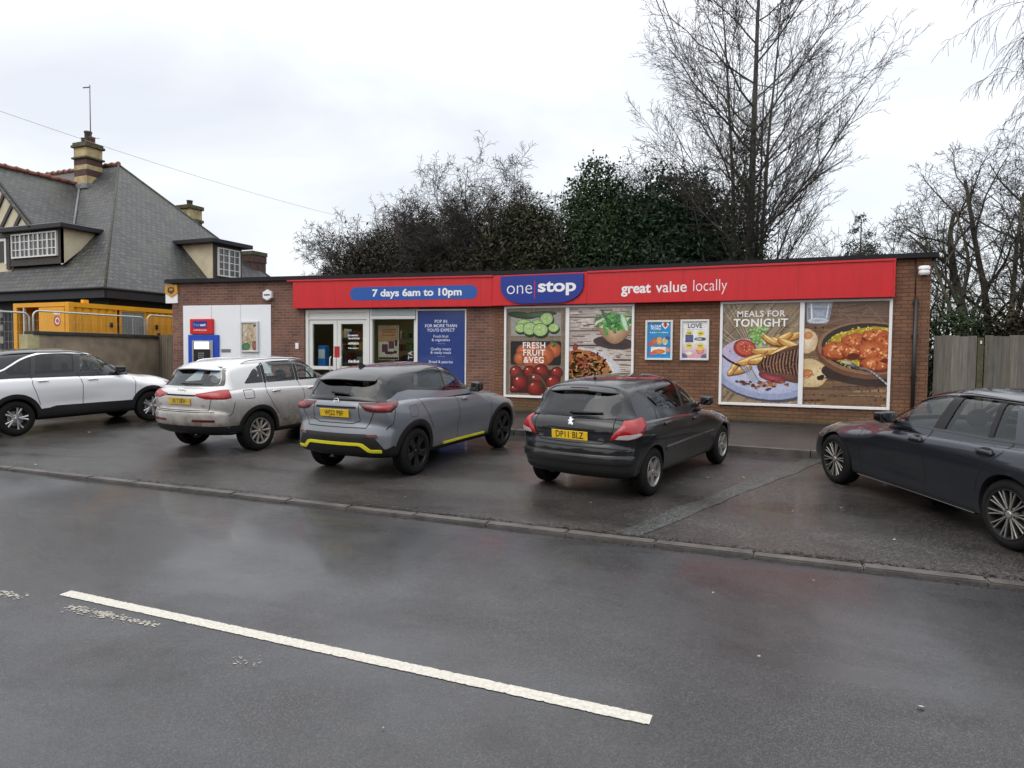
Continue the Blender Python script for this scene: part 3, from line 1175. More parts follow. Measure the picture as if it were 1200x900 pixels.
# dead leaves and grit gathered along the kerb
mb = MB()
r = random.Random(21)
for i in range(1500):
    x = r.choice((r.gauss(-4.4, .5), r.gauss(-3.3, .35), r.gauss(-2.1, .3), r.gauss(-1.0, .5), r.gauss(.35, .35), r.gauss(-7.6, 1.2), r.uniform(-12, 2), r.gauss(1.9, .5)))
    y = 6.77 + abs(r.gauss(0, .045))
    s = r.uniform(.006, .02)
    a = r.random() * 6
    mb.add([(x + s * cos(a + q), y + s * .7 * sin(a + q), zf(y) + .003 + r.uniform(0, .008)) for q in (0, 1.7, 3.2, 4.6)], [(0, 1, 2, 3)], 0 if r.random() < .75 else 1)
for i in range(900):
    x = r.uniform(-13, 2.5); y = 6.60 - abs(r.gauss(0, .02)); s = r.uniform(.005, .014); a = r.random() * 6
    mb.add([(x + s * cos(a + q), y + s * .7 * sin(a + q), zf(y) - .030 + r.uniform(0, .008)) for q in (0, 1.7, 3.2, 4.6)], [(0, 1, 2, 3)], 0)
tag(mb.build('leaf_litter', [mat('rotting_leaves', (.022, .015, .011), .6), mat('brown_leaves', (.075, .040, .022), .6)]), kind='stuff')
# pale scraps of litter
m_scrap = mat('scrap_paper', (.42, .42, .40), .6)
m_leafp = mat('dry_leaf', (.30, .22, .14), .6)
for i, (x, y, s, m_) in enumerate([(.48, 8.74, .03, 0), (.67, 4.32, .035, 0), (.62, 13.75, .10, 0), (-.71, 10.06, .05, 0), (-.03, 8.37, .022, 1), (-13.84, 9.71, .06, 0), (-3.52, 7.77, .025, 1), (-1.17, 9.88, .04, 0), (-11.21, 6.96, .04, 0), (-4.54, 7.30, .045, 1), (-.6, 5.6, .02, 0), (.15, 6.2, .018, 0), (-2.3, 7.9, .02, 0), (-2.0, 3.0, .016, 0), (.9, 7.6, .022, 0), (-.2, 4.6, .018, 0)]):
    r2 = random.Random(i)
    z = zf(y) + (.004 if y > 6.75 else -.030) + (.107 if y > 12.4 else 0)
    a0 = r2.random() * 6
    k = 6
    s *= .75
    mbx = MB()
    top = [(s * cos(a0 + 2 * pi * j / k) * r2.uniform(.5, 1), s * .45 * sin(a0 + 2 * pi * j / k) * r2.uniform(.6, 1), r2.uniform(.001, .012)) for j in range(k)]
    mbx.prism(top, (0, 0, .0015))
    tag(mbx.build('litter_scrap', [m_scrap if m_ == 0 else m_leafp], loc=(x, y, z)), 'tiny pale scrap of litter lying on the wet tarmac', 'litter', 'scraps of litter on the tarmac')
# ================================================================== THE SHOP
KX, KY = -6.97, 15.30
LROT = radians(7.5)
def brick_mat(name, c1, c2, mort, moss=0.0, rough=0.8, sc=1.0, soot=0.0):
    m, n, b = new_mat(name)
    Nn, Lk = n.nodes.new, n.links.new
    tcn = Nn("ShaderNodeTexCoord")
    sp = Nn("ShaderNodeSeparateXYZ"); Lk(tcn.outputs['Object'], sp.inputs[0])
    ad_ = Nn("ShaderNodeMath"); ad_.operation = 'ADD'
    Lk(sp.outputs['X'], ad_.inputs[0]); Lk(sp.outputs['Y'], ad_.inputs[1])
    cb = Nn("ShaderNodeCombineXYZ"); Lk(ad_.outputs[0], cb.inputs[0]); Lk(sp.outputs['Z'], cb.inputs[1])
    br = Nn("ShaderNodeTexBrick")
    br.inputs['Scale'].default_value = 1.0
    br.inputs['Brick Width'].default_value = .225 * sc
    br.inputs['Row Height'].default_value = .075 * sc
    br.inputs['Mortar Size'].default_value = .009
    br.inputs['Mortar Smooth'].default_value = .3
    br.inputs['Bias'].default_value = -.2
    br.inputs['Color1'].default_value = (*c1, 1)
    br.inputs['Color2'].default_value = (*c2, 1)
    br.inputs['Mortar'].default_value = (*mort, 1)
    br.offset = .5
    Lk(cb.outputs[0], br.inputs['Vector'])
    ns = Nn("ShaderNodeTexNoise"); ns.inputs['Scale'].default_value = 1.3; ns.inputs['Detail'].default_value = 7; ns.inputs['Roughness'].default_value = .7
    Lk(tcn.outputs['Object'], ns.inputs['Vector'])
    n2 = Nn("ShaderNodeTexNoise"); n2.inputs['Scale'].default_value = 45; n2.inputs['Detail'].default_value = 3
    Lk(tcn.outputs['Object'], n2.inputs['Vector'])
    mr = Nn("ShaderNodeMapRange"); mr.inputs['From Min'].default_value = .3; mr.inputs['From Max'].default_value = .7; mr.inputs['To Min'].default_value = .68 - soot; mr.inputs['To Max'].default_value = 1.28
    Lk(ns.outputs['Fac'], mr.inputs['Value'])
    m3 = Nn("ShaderNodeMapRange"); m3.inputs['From Min'].default_value = .3; m3.inputs['From Max'].default_value = .7; m3.inputs['To Min'].default_value = .8; m3.inputs['To Max'].default_value = 1.2
    Lk(n2.outputs['Fac'], m3.inputs['Value'])
    mm = Nn("ShaderNodeMath"); mm.operation = 'MULTIPLY'; Lk(mr.outputs[0], mm.inputs[0]); Lk(m3.outputs[0], mm.inputs[1])
    sc_ = Nn("ShaderNodeVectorMath"); sc_.operation = 'SCALE'
    Lk(br.outputs['Color'], sc_.inputs[0]); Lk(mm.outputs[0], sc_.inputs['Scale'])
    out = sc_.outputs[0]
    if moss:
        mz = Nn("ShaderNodeMapRange"); mz.inputs['From Min'].default_value = .62; mz.inputs['From Max'].default_value = 1.12; mz.inputs['To Min'].default_value = 1.25; mz.inputs['To Max'].default_value = 0
        Lk(sp.outputs['Z'], mz.inputs['Value'])
        mu = Nn("ShaderNodeMath"); mu.operation = 'MULTIPLY'; mu.use_clamp = True
        Lk(mz.outputs[0], mu.inputs[0]); Lk(ns.outputs['Fac'], mu.inputs[1])
        mx_ = Nn("ShaderNodeMix"); mx_.data_type = 'RGBA'
        mx_.inputs[7].default_value = (.062, .062, .018, 1)
        Lk(mu.outputs[0], mx_.inputs[0]); Lk(out, mx_.inputs[6])
        out = mx_.outputs[2]
    Lk(out, b.inputs['Base Color'])
    b.inputs['Roughness'].default_value = rough
    bp = Nn("ShaderNodeBump"); bp.inputs['Strength'].default_value = .5; bp.inputs['Distance'].default_value = .012
    iv = Nn("ShaderNodeMath"); iv.operation = 'SUBTRACT'; iv.inputs[0].default_value = 1.0; Lk(br.outputs['Fac'], iv.inputs[1])
    Lk(iv.outputs[0], bp.inputs['Height'])
    Lk(bp.outputs[0], b.inputs['Normal'])
    return m

M_brickR = brick_mat('orange_brown_brick', (.212, .094, .046), (.142, .062, .031), (.070, .050, .036), moss=1.0)
M_brickL = brick_mat('red_brown_brick', (.205, .088, .056), (.115, .048, .034), (.20, .155, .13), soot=.1)
M_cap = mat('lead_roof_edge', (.011, .011, .014), .6, spec=.25, var=.3, vscale=4)
M_roof = mat('roof_felt', (.05, .05, .052), .8, var=.3, vscale=2)
M_fred = mat('red_sign_panel', srgb(196, 26, 34), .38, var=.10, vscale=2.0, stretch=(3, 3, .5))
M_fblue = mat('blue_sign_panel', srgb(20, 46, 136), .35)
M_pill = mat('mid_blue_sign_panel', srgb(28, 82, 160), .35)
M_wl = mat('white_lettering', (.80, .80, .80), .4)
M_wpanel = mat('white_cladding', (.78, .80, .82), .4, var=.03, vscale=1.2)
M_upvc = mat('white_frame', (.70, .71, .68), .35, var=.04, vscale=3)
M_alu = mat('aluminium_frame', (.62, .63, .64), .35, metal=.3)
M_print = mat('printed_vinyl', (1, 1, 1), .35, attr=True, var=.22, vscale=26, coat=.35, coatr=.08)
G_shop = glass_mat('shop_glass', (.78, .82, .82), 1.0)

shop = empty('shop_building', (KX, KY, 0), 0, 'single storey flat roofed brick convenience shop with red fascia', 'shop')
def frameL(o):
    o.rotation_euler = (0, 0, LROT)
    return o
# right-hand wall block
f = MB()
f.box((.0, 0, .3), (9.26, 6.3, 4.03))
f.build('brick_wall', [M_brickR], shop)
# left block, opening for doors and window
f = MB()
f.box((-9.57, 0, .2), (-5.32, .30, 4.03))
f.box((-.74, 0, .3), (.02, .30, 4.02))
f.box((-5.32, .002, 3.26), (-.74, .30, 4.03))
f.box((-9.57, .30, .2), (-9.3, 6.2, 4.03))
f.box((-9.3, 5.9, .2), (.0, 6.2, 4.02))
frameL(f.build('brick_wall', [M_brickL], shop))
f = MB()
f.box((-9.72, -.13, 4.032), (.03, 6.3, 4.115))
f.box((-9.72, -.10, 4.117), (.03, .12, 4.145))
o = frameL(f.build('roof_edge', [M_cap, M_roof], shop))
f = MB()
f.box((.0, -.13, 4.034), (9.36, 6.4, 4.10))
f.box((.0, -.10, 4.102), (9.36, .12, 4.13))
f.build('roof_edge', [M_cap], shop)
# rainwater pipe with a thin cable above
f = MB()
f.tube([(9.01, -.05, .66), (9.01, -.05, 3.27)], .036, 10)
for z in (.9, 1.7, 2.5, 3.15): f.box((8.955, -.055, z), (9.065, -.001, z + .05))
f.tube([(9.0, -.015, 3.27), (8.99, -.015, 4.02)], .010, 6)
f.build('downpipe', [mat('pipe_black', (.014, .014, .015), .4)], shop)
# ground course stain band / plinth
f = MB()
f.box((.02, -.012, .3), (9.275, -.002, .735))
f.build('plinth', [mat('tarred_plinth', (.028, .026, .022), .7, var=.4, vscale=3)], shop)
# white cladding panel
f = MB()
f.bbox((-9.19, -.025, .6), (-6.34, -.002, 3.40), .004)
for u in (-8.24, -7.29): f.box((u - .003, -.0262, .6), (u + .003, -.0252, 3.40), 1)
frameL(f.build('white_cladding', [M_wpanel, M_gap], shop))
# ---- doors, window, blue panel
zb = .66
f = MB()
def fr(u0, u1, z0, z1, w, y0, y1, mi=0):
    f.bbox((u0, y0, z0), (u0 + w, y1, z1), .006, mi); f.bbox((u1 - w, y0, z0), (u1, y1, z1), .006, mi)
    f.bbox((u0 + w, y0, z1 - w), (u1 - w, y1, z1), .006, mi); f.bbox((u0 + w, y0, z0), (u1 - w, y1, z0 + w), .006, mi)
fr(-5.30, -3.42, zb, 3.25, .085, .02, .16)
f.bbox((-5.215, .03, 2.985), (-3.505, .15, 3.05), .005)
f.bbox((-5.215, .05, 3.05), (-3.505, .10, 3.165), .004)
frameL(f.build('door_frame', [M_upvc], shop))
for a, b_ in ((-5.21, -4.375), (-4.365, -3.51)):
    f = MB()
    fr(a, b_, zb + .02, 2.975, .105, .05, .12)
    f.bbox((a + .105, .05, zb + 1.0), (b_ - .105, .12, zb + 1.09), .005)
    dr = frameL(f.build('shop_door', [M_upvc], shop))
    f = MB(); f.box((a + .105, .082, zb + .12), (b_ - .105, .09, 2.87))
    gl = f.build('door_glass', [G_shop], dr)
    f = MB()
    s_ = 1 if a < -5 else -1
    hx = b_ - .05 if a < -5 else a + .05
    f.bbox((hx - .045, .0, 1.62), (hx + .045, .05, 1.98), .01)
    f.tube([(hx - s_ * .10, .0, 1.60), (hx - s_ * .10, -.06, 1.64), (hx - s_ * .10, -.06, 1.96), (hx - s_ * .10, .0, 2.0)], .013, 8)
    f.build('door_handle', [M_upvc], dr)
f = MB(); f.bbox((-4.445, .028, 1.98), (-4.30, .048, 2.28), .004)
frameL(f.build('door_sticker', [mat('red_sticker', srgb(170, 30, 36), .5)], shop))
f = MB()
tt = random.Random(8)
for z, h in ((2.55, .045), (2.47, .045), (2.33, .065), (2.22, .03), (1.85, .08)):       # too small in the photo to read: rows of short strokes
    u = -4.06
    while u < -3.76:
        w_ = tt.uniform(.015, .04)
        f.box((u, .078, z), (u + w_, .0815, z + h * tt.uniform(.7, 1))); u += w_ + .014
frameL(f.build('door_lettering', [M_wl], shop))
f = MB()
fr(-3.41, -2.09, zb, 3.25, .075, .03, .15)
frameL(f.build('window_frame', [M_upvc], shop))
f = MB()
f.bbox((-3.34, -.02, 3.065), (-2.10, .17, 3.225), .01)
f.bbox((-3.34, -.03, 2.985), (-2.10, .10, 3.06), .008, 1)
frameL(f.build('shutter_box', [mat('shutter_grey', (.33, .37, .37), .5, var=.1), M_alu], shop))
f = MB(); f.box((-3.335, .088, zb + .07), (-2.165, .095, 2.985))
frameL(f.build('window_glass', [G_shop], shop))
f = MB(); fr(-2.085, -.735, zb, 3.23, .035, -.01, .12)
frameL(f.build('panel_frame', [M_upvc], shop))

# ---- interior seen through the glass
f = MB()
f.box((-9.2, 5.2, .64), (-.5, 5.3, 3.3), 0); f.box((-9.2, .3, 3.27), (-.5, 5.2, 3.30), 1); f.box((-9.2, .30, .60), (-.5, 5.2, .655), 2)
f.box((-9.25, .3, .6), (-9.2, 5.3, 3.3), 0); f.box((-.52, .31, .6), (-.45, 5.3, 3.3), 3)
frameL(f.build('interior_room', [mat('interior_cream', (.42, .34, .16), .8), mat('interior_ceiling', (.5, .5, .48), .8), mat('interior_floor', (.12, .11, .10), .5), mat('interior_maroon', (.09, .015, .02), .6)], shop))
M_tube = mat('light_tube', (.8, .8, .75), .4, emit=(1, .93, .78), emit_s=5.0)
for u in (-5.0, -3.6, -2.0):
    for y in (1.2, 3.2):
        f = MB(); f.box((u - .6, y - .12, 3.235), (u + .6, y + .12, 3.262))
        frameL(f.build('ceiling_light', [M_tube], shop))
cols = [srgb(*c) for c in ((150, 40, 40), (60, 80, 130), (190, 160, 60), (80, 120, 70), (210, 205, 195), (120, 70, 40), (40, 40, 45))]
ir = random.Random(2)
for (u0, u1, y) in ((-5.2, -4.4, 1.4), (-4.1, -3.5, 2.6), (-3.2, -2.3, 2.0)):
    f = MB()
    for k in range(6):
        z = .75 + k * .36
        f.box((u0, y, z - .02), (u1, y + .4, z), col=(.2, .2, .2))
        u = u0 + .02
        while u < u1 - .06:
            w_ = ir.uniform(.05, .13)
            f.box((u, y + ir.uniform(.0, .05), z + .002), (u + w_ * .92, y + .35, z + ir.uniform(.12, .28)), col=ir.choice(cols))
            u += w_
    frameL(f.build('shelf_unit', [M_print], shop, colors=True))

# ---- printed pictures: flat collages of vinyl, one mesh each
class Art(MB):
    def __init__(s, u0, z0, w, h, y, bg):
        super().__init__()
        s.u0, s.z0, s.w, s.h, s.y0 = u0, z0, w, h, y
        s.k = 0
        s.r = random.Random(int(u0 * 100) + int(w * 1000))
        s.rect(0, 0, 1, h / w, bg)
    # own coordinates: x 0..1 over the width, y 0..h/w
    def P(s, x, y):
        return (s.u0 + x * s.w, s.y0 - s.k * 4e-5, s.z0 + y * s.w)
    def clip(s, pts):
        for ax, lim, sg in ((0, 0, 1), (0, 1, -1), (1, 0, 1), (1, s.h / s.w, -1)):
            out = []
            n = len(pts)
            for i in range(n):
                a, b = pts[i], pts[(i + 1) % n]
                da, db = sg * (a[ax] - lim), sg * (b[ax] - lim)
                if da >= 0: out.append(a)
                if (da > 0 and db < 0) or (da < 0 and db > 0):
                    t = da / (da - db)
                    out.append((a[0] + (b[0] - a[0]) * t, a[1] + (b[1] - a[1]) * t))
            pts = out
            if len(pts) < 3: return []
        return pts
    def shape(s, pts, c, cc=None, cx=None):
        pts = s.clip(list(pts))
        if len(pts) < 3: return
        s.k += 1
        n = len(pts)
        m = cx or (sum(p[0] for p in pts) / n, sum(p[1] for p in pts) / n)
        m = (min(max(m[0], 0), 1), min(max(m[1], 0), s.h / s.w))
        vs = [s.P(*p) for p in pts] + [s.P(*m)]
        cols_ = [c] * n + [cc or c]
        s.add(vs, [(i, (i + 1) % n, n) for i in range(n)], 0, False, cols_)
    def rect(s, x0, y0, x1, y1, c, c2=None):
        s.shape([(x0, y0), (x1, y0), (x1, y1), (x0, y1)], c, c2)
    def ell(s, x, y, a, b, c, cc=None, rot=0, t0=0, t1=2 * pi, wob=0, n=28, off=(0, 0)):
        R = random.Random(int((x + y * 7 + a * 31) * 1e4))
        pts = []
        for i in range(n):
            t = t0 + (t1 - t0) * i / (n if t1 - t0 > 6.2 else n - 1)
            k = 1 + (R.uniform(-wob, wob) if wob else 0)
            px, py = a * k * cos(t), b * k * sin(t)
            pts.append((x + px * cos(rot) - py * sin(rot), y + px * sin(rot) + py * cos(rot)))
        s.shape(pts, c, cc, (x + off[0], y + off[1]))
    def line(s, pts, w, c, n=6, taper=False):
        P_ = [tuple(p) for p in catmull(pts, False, n)] if len(pts) > 2 else pts
        for i in range(len(P_) - 1):
            a, b = P_[i], P_[i + 1]
            d = Vector((b[0] - a[0], b[1] - a[1]))
            if d.length < 1e-6: continue
            nn = Vector((-d.y, d.x)).normalized() * w / 2
            e = d.normalized() * w * .25
            q = s.clip([(a[0] + nn.x - e.x, a[1] + nn.y - e.y), (a[0] - nn.x - e.x, a[1] - nn.y - e.y), (b[0] - nn.x + e.x, b[1] - nn.y + e.y), (b[0] + nn.x + e.x, b[1] + nn.y + e.y)])
            if len(q) >= 3:
                if i == 0: s.k += 1
                s.add([s.P(*p) for p in q], [tuple(range(len(q)))], 0, False, c)
    def text(s, t, x, y, size, c, bold=0.0, align='CENTER', spacing=1.0, xs=1.0):
        s.k += 2
        vs, fs = text_mesh(t, size, bold, align, spacing, xs=xs)
        s.add([s.P(x + v[0], y + v[1]) for v in vs], fs, 0, False, c)
    def woodgrain(s, n, cols_, ang=0.0, w=(.004, .02)):
        for i in range(n):
            y = s.r.uniform(-.3, s.h / s.w + .3); x = s.r.uniform(-.3, 1)
            l = s.r.uniform(.15, .7)
            pts = [(x, y), (x + l * .5 * cos(ang), y + l * .5 * sin(ang) + s.r.uniform(-.01, .01)), (x + l * cos(ang), y + l * sin(ang))]
            s.line(pts, s.r.uniform(*w), s.r.choice(cols_), 3)
    def done(s, name, parent):
        return s.build(name, [M_print], parent, colors=True)

def C(*a):                                   # ink on sun-faded vinyl: a little less saturated than the artwork
    l = .3 * a[0] + .59 * a[1] + .11 * a[2]
    return srgb(*[v + (l - v) * .14 for v in a])
# ---- poster 1: fruit & veg, pasta
def poster(name, label, u0, u1, z0, z1, splits, parentloc=(KX, KY, 0)):
    o = empty(name, (KX, KY, 0), 0, label, 'poster')
    f = MB()
    fw = .055
    f.bbox((u0, -.05, z0), (u0 + fw, -.002, z1), .006); f.bbox((u1 - fw, -.05, z0), (u1, -.002, z1), .006)
    f.bbox((u0 + fw, -.049, z1 - fw), (u1 - fw, -.002, z1), .006); f.bbox((u0 + fw, -.049, z0), (u1 - fw, -.002, z0 + fw), .006)
    for x in splits: f.bbox((x - .045, -.051, z0 + fw), (x + .045, -.002, z1 - fw), .006)
    f.build('poster_frame', [M_wl], o)
    return o

p1 = poster('window_poster', 'framed picture pair of fresh fruit and veg beside a bowl of pasta', .28, 3.49, 1.06, 3.275, [1.905])
A = Art(.335, 1.115, 1.525, 2.105, -.012, C(150, 130, 108))
H = A.h / A.w
for i in range(150):
    t = i / 150
    A.line([(0, t * H), (1, t * H + A.r.uniform(-.004, .004))], .0032, A.r.choice([C(128, 108, 88), C(168, 150, 128), C(140, 120, 98)]))
for i in range(90):
    t = i / 90
    A.line([(t, 0), (t + A.r.uniform(-.004, .004), H)], .0028, A.r.choice([C(130, 110, 90), C(172, 152, 130)]))
def rr(x0, y0, x1, y1, c, c2=None):
    A.shape(bevel_poly([(x0, y0), (x1, y0), (x1, y1), (x0, y1)], .03, 3), c, c2)
X0, X1 = .075, .925
rows = [(.94, 1.31), (.49, .86), (.04, .41)]
# a: cucumbers on pale wood
y0, y1 = rows[0]
rr(X0, y0, X1, y1, C(150, 146, 140), C(176, 172, 166))
A.ell(.26, y1 - .04, .25, .055, C(26, 48, 26), C(52, 78, 44), -.12)
A.ell(.55, y1 - .03, .30, .05, C(40, 66, 40), C(86, 112, 74), .05)
def cuke(x, y, a, b, rot):
    A.ell(x + .012, y - .03, a * 1.03, b * 1.02, C(24, 54, 26), None, rot)
    A.ell(x, y, a, b, C(30, 74, 30), None, rot)
    A.ell(x, y, a * .93, b * .92, C(150, 186, 108), C(196, 216, 152), rot)
    A.ell(x, y, a * .55, b * .55, C(168, 200, 118), C(150, 186, 96), rot)
    for k in range(3):
        for q in range(4):
            an = rot + k * 2.09 + (q - 1.5) * .22
            A.ell(x + a * .36 * cos(an), y + b * .36 * sin(an), a * .06, b * .045, C(206, 220, 168), None, an)
cuke(.30, y0 + .20, .13, .07, .0); cuke(.24, y0 + .13, .10, .075, 0); cuke(.68, y0 + .27, .115, .10, .2); cuke(.80, y0 + .13, .09, .07, .1)
cuke(.52, y0 + .17, .11, .09, 0); cuke(.40, y0 + .12, .12, .105, .1); cuke(.58, y0 + .10, .13, .105, 0)
# b: oranges on black, lettering
y0, y1 = rows[1]
rr(X0, y0, X1, y1, C(22, 24, 26), C(34, 38, 36))
for x, y, a, rot in ((.30, .20, .13, 0), (.48, .22, .15, .3), (.25, .10, .12, .2), (.80, .23, .13, .2), (.64, .15, .17, -.2), (.42, .08, .15, 0), (.58, .06, .12, .1)):
    A.ell(x, y0 + y, a, a * .92, C(150, 62, 26), C(224, 120, 66), rot, off=(-.03, .03))
A.ell(.82, y1 - .06, .05, .022, C(60, 98, 46), None, .7); A.ell(.80, y1 - .03, .06, .016, C(80, 120, 60), None, -.3)
for t, y in (("FRESH", .30), ("FRUIT", .185), ("&VEG", .07)):
    A.text(t, .475, y0 + y, .135, C(236, 234, 228), .020, spacing=1.08, xs=1.0)
# c: tomatoes
y0, y1 = rows[2]
rr(X0, y0, X1, y1, C(60, 14, 12), C(92, 22, 18))
for x, y, a in ((.17, .33, .11), (.60, .34, .13), (.86, .33, .10), (.40, .34, .10), (.52, .20, .14), (.24, .17, .135), (.80, .18, .125), (.50, .08, .14), (.76, .02, .10), (.15, .02, .09)):
    A.ell(x, y0 + max(y, .05), a, a * (.95 if y > .06 else .4), C(74, 12, 9), C(182, 44, 28), 0, off=(-.03, .03))
    A.ell(x - a * .35, y0 + max(y, .05) + a * .4, a * .16, a * .11, C(240, 190, 176), None, .5)
for x, y in ((.24, .29), (.44, .22), (.66, .28), (.60, .14)):
    for k in range(6):
        an = k * 1.05 + .3
        A.line([(x, y0 + y), (x + .05 * cos(an), y0 + y + .045 * sin(an))], .014, C(42, 62, 34))
A.line([(.42, y0 + .30), (.56, y0 + .27), (.66, y0 + .16), (.70, y0 + .05)], .016, C(104, 112, 88), 6)
A.line([(.42, y0 + .30), (.40, y0 + .20), (.46, y0 + .12)], .014, C(70, 84, 56), 6)
A.done('produce_print', p1)
# pasta
A = Art(1.95, 1.115, 1.485, 2.105, -.012, C(150, 132, 124))
H = A.h / A.w
for i, (y, hh) in enumerate(((1.26, .16), (1.05, .2), (.82, .22), (.60, .2), (.36, .22), (.12, .22), (-.08, .2))):
    A.rect(0, y, 1, y + hh, A.r.choice([C(196, 182, 172), C(170, 152, 144), C(184, 170, 158)]), C(205, 194, 186))
    for k in range(34):
        x = A.r.uniform(-.1, .95); yy = A.r.uniform(y + .02, y + hh - .02)
        A.line([(x, yy), (x + A.r.uniform(.04, .25), yy + A.r.uniform(-.006, .006))], A.r.uniform(.004, .02), A.r.choice([C(120, 92, 84), C(96, 72, 68), C(214, 204, 196), C(150, 128, 118)]))
    A.rect(0, y - .012, 1, y + .006, C(58, 40, 40))
A.ell(.72, .86, .33, .10, C(70, 52, 50), C(50, 36, 38), -.1)
# bowl of leaves
bowl = [(.43, 1.14)] + [(.43 + .60 * i / 10, 1.14 - .30 * sin(pi * (i / 10) * .93 + .1) * (1 if i else 0)) for i in range(1, 10)] + [(1.03, 1.18), (1.0, 1.22), (.75, 1.25), (.5, 1.22)]
A.shape(bowl, C(150, 108, 74), C(206, 168, 128))
A.ell(.73, 1.17, .31, .09, C(226, 214, 190), C(120, 132, 84), .05)
for k in range(80):
    x, y = .73 + A.r.gauss(0, .12), 1.19 + A.r.gauss(0, .055)
    A.ell(x, y, A.r.uniform(.04, .085), A.r.uniform(.018, .034), A.r.choice([C(30, 96, 36), C(52, 136, 50), C(86, 166, 70), C(24, 70, 32), C(130, 190, 100)]), A.r.choice([C(60, 140, 56), C(100, 180, 84)]), A.r.uniform(-1.2, 1.2))
A.ell(.88, 1.17, .035, .14, C(170, 208, 178), C(206, 228, 206), .35)
# plate with spaghetti
A.ell(.24, .36, .62, .42, C(196, 198, 204), C(232, 232, 234), -.12)
A.ell(.22, .38, .53, .35, C(214, 212, 210), C(180, 172, 166), -.12)
A.ell(.20, .42, .48, .34, C(176, 98, 40), C(206, 130, 60), -.12, wob=.06)
for k in range(26):
    A.ell(A.r.gauss(.2, .22), A.r.gauss(.44, .13), A.r.uniform(.03, .08), A.r.uniform(.02, .05), A.r.choice([C(120, 34, 18), C(150, 46, 24), C(96, 24, 16)]), C(168, 62, 30), A.r.uniform(0, 3), wob=.2)
for k in range(120):
    cx, cy = A.r.gauss(.2, .22), A.r.gauss(.42, .12)
    a0, rr_ = A.r.uniform(0, 6.3), A.r.uniform(.05, .17)
    sp = A.r.choice([-1, 1])
    pts = [(cx + rr_ * cos(a0 + sp * t * .5), cy + rr_ * .6 * sin(a0 + sp * t * .5)) for t in range(5)]
    pts = [q for q in pts if ((q[0] - .2) / .50) ** 2 + ((q[1] - .42) / .35) ** 2 < 1]
    if len(pts) > 2: A.line(pts, A.r.uniform(.02, .03), A.r.choice([C(236, 178, 92), C(240, 190, 104), C(206, 136, 56), C(178, 108, 44), C(214, 150, 66)]), 4)
for k in range(22):
    A.ell(A.r.gauss(.24, .17), A.r.gauss(.50, .08), A.r.uniform(.012, .035), A.r.uniform(.01, .022), A.r.choice([C(128, 30, 22), C(160, 44, 34), C(90, 22, 20)]), C(186, 70, 50), A.r.uniform(0, 3), wob=.25)
A.line([(.55, .02), (.56, .13), (.62, .20), (.75, .22)], .014, C(60, 58, 60), 6)
A.done('pasta_print', p1)

p2 = poster('window_poster', 'framed picture pair of steak with chips and a curry bowl', 5.36, 8.62, 1.06, 3.28, [6.985])
A = Art(5.415, 1.115, 1.525, 2.11, -.012, C(150, 128, 100))
H = A.h / A.w
A.woodgrain(170, [C(128, 106, 80), C(170, 148, 118), C(142, 120, 92), C(112, 92, 70), C(182, 162, 134)], .9, (.006, .022))
for k in range(26):
    a = 1.9 + k * .035
    A.line([(.45, .62), (.45 + 1.2 * cos(a), .62 + 1.2 * sin(a))], .006, A.r.choice([C(92, 74, 54), C(110, 90, 66), C(182, 164, 134)]))
A.ell(.56, .40, .70, .37, C(70, 72, 92), C(90, 86, 96), -.16)
A.ell(.55, .43, .68, .37, C(150, 160, 196), C(170, 178, 212), -.14)
A.ell(.55, .45, .58, .31, C(176, 184, 216), C(196, 200, 226), -.14)
A.ell(.18, .72, .26, .14, C(196, 180, 212), C(176, 168, 206), .5)
# lettuce
for k in range(34):
    A.ell(.46 + A.r.gauss(0, .07), .93 + A.r.gauss(0, .055), A.r.uniform(.03, .06), A.r.uniform(.015, .03), A.r.choice([C(70, 130, 44), C(110, 172, 66), C(150, 200, 104), C(50, 104, 36)]), C(160, 206, 110), A.r.uniform(-1, 1.5), wob=.25)
A.ell(.55, .90, .02, .08, C(206, 216, 176), C(224, 230, 200), .2)
# tomato half
A.ell(.30, .76, .155, .125, C(140, 30, 22), C(206, 70, 48), -.3)
A.ell(.31, .77, .125, .095, C(206, 84, 60), C(190, 58, 40), -.3)
for k in range(26): A.ell(.30 + A.r.gauss(0, .06), .77 + A.r.gauss(0, .04), .012, .008, A.r.choice([C(232, 150, 104), C(176, 44, 30)]), None, A.r.uniform(0, 3))
# potato wedges
def wedge(x, y, a, b, rot):
    A.ell(x, y - .012, a * 1.03, b * 1.1, C(112, 62, 22), None, rot)
    A.ell(x, y, a, b, C(182, 116, 42), C(232, 182, 90), rot, off=(0, .012))
    A.ell(x - a * .1 * sin(rot), y + b * .4, a * .8, b * .3, C(240, 204, 124), C(246, 216, 146), rot)
for w_ in ((.92, .93, .12, .05, .3), (.80, .91, .14, .045, .5), (.72, .86, .15, .05, -.3), (.62, .88, .12, .04, -.6), (.88, .82, .17, .05, -.4), (.60, .73, .21, .055, .05), (.76, .72, .15, .05, .5), (.38, .60, .22, .055, .35), (.50, .60, .16, .05, .2), (.24, .46, .17, .05, .3), (.17, .51, .07, .045, 1.0), (.12, .43, .06, .04, .9)):
    wedge(*w_)
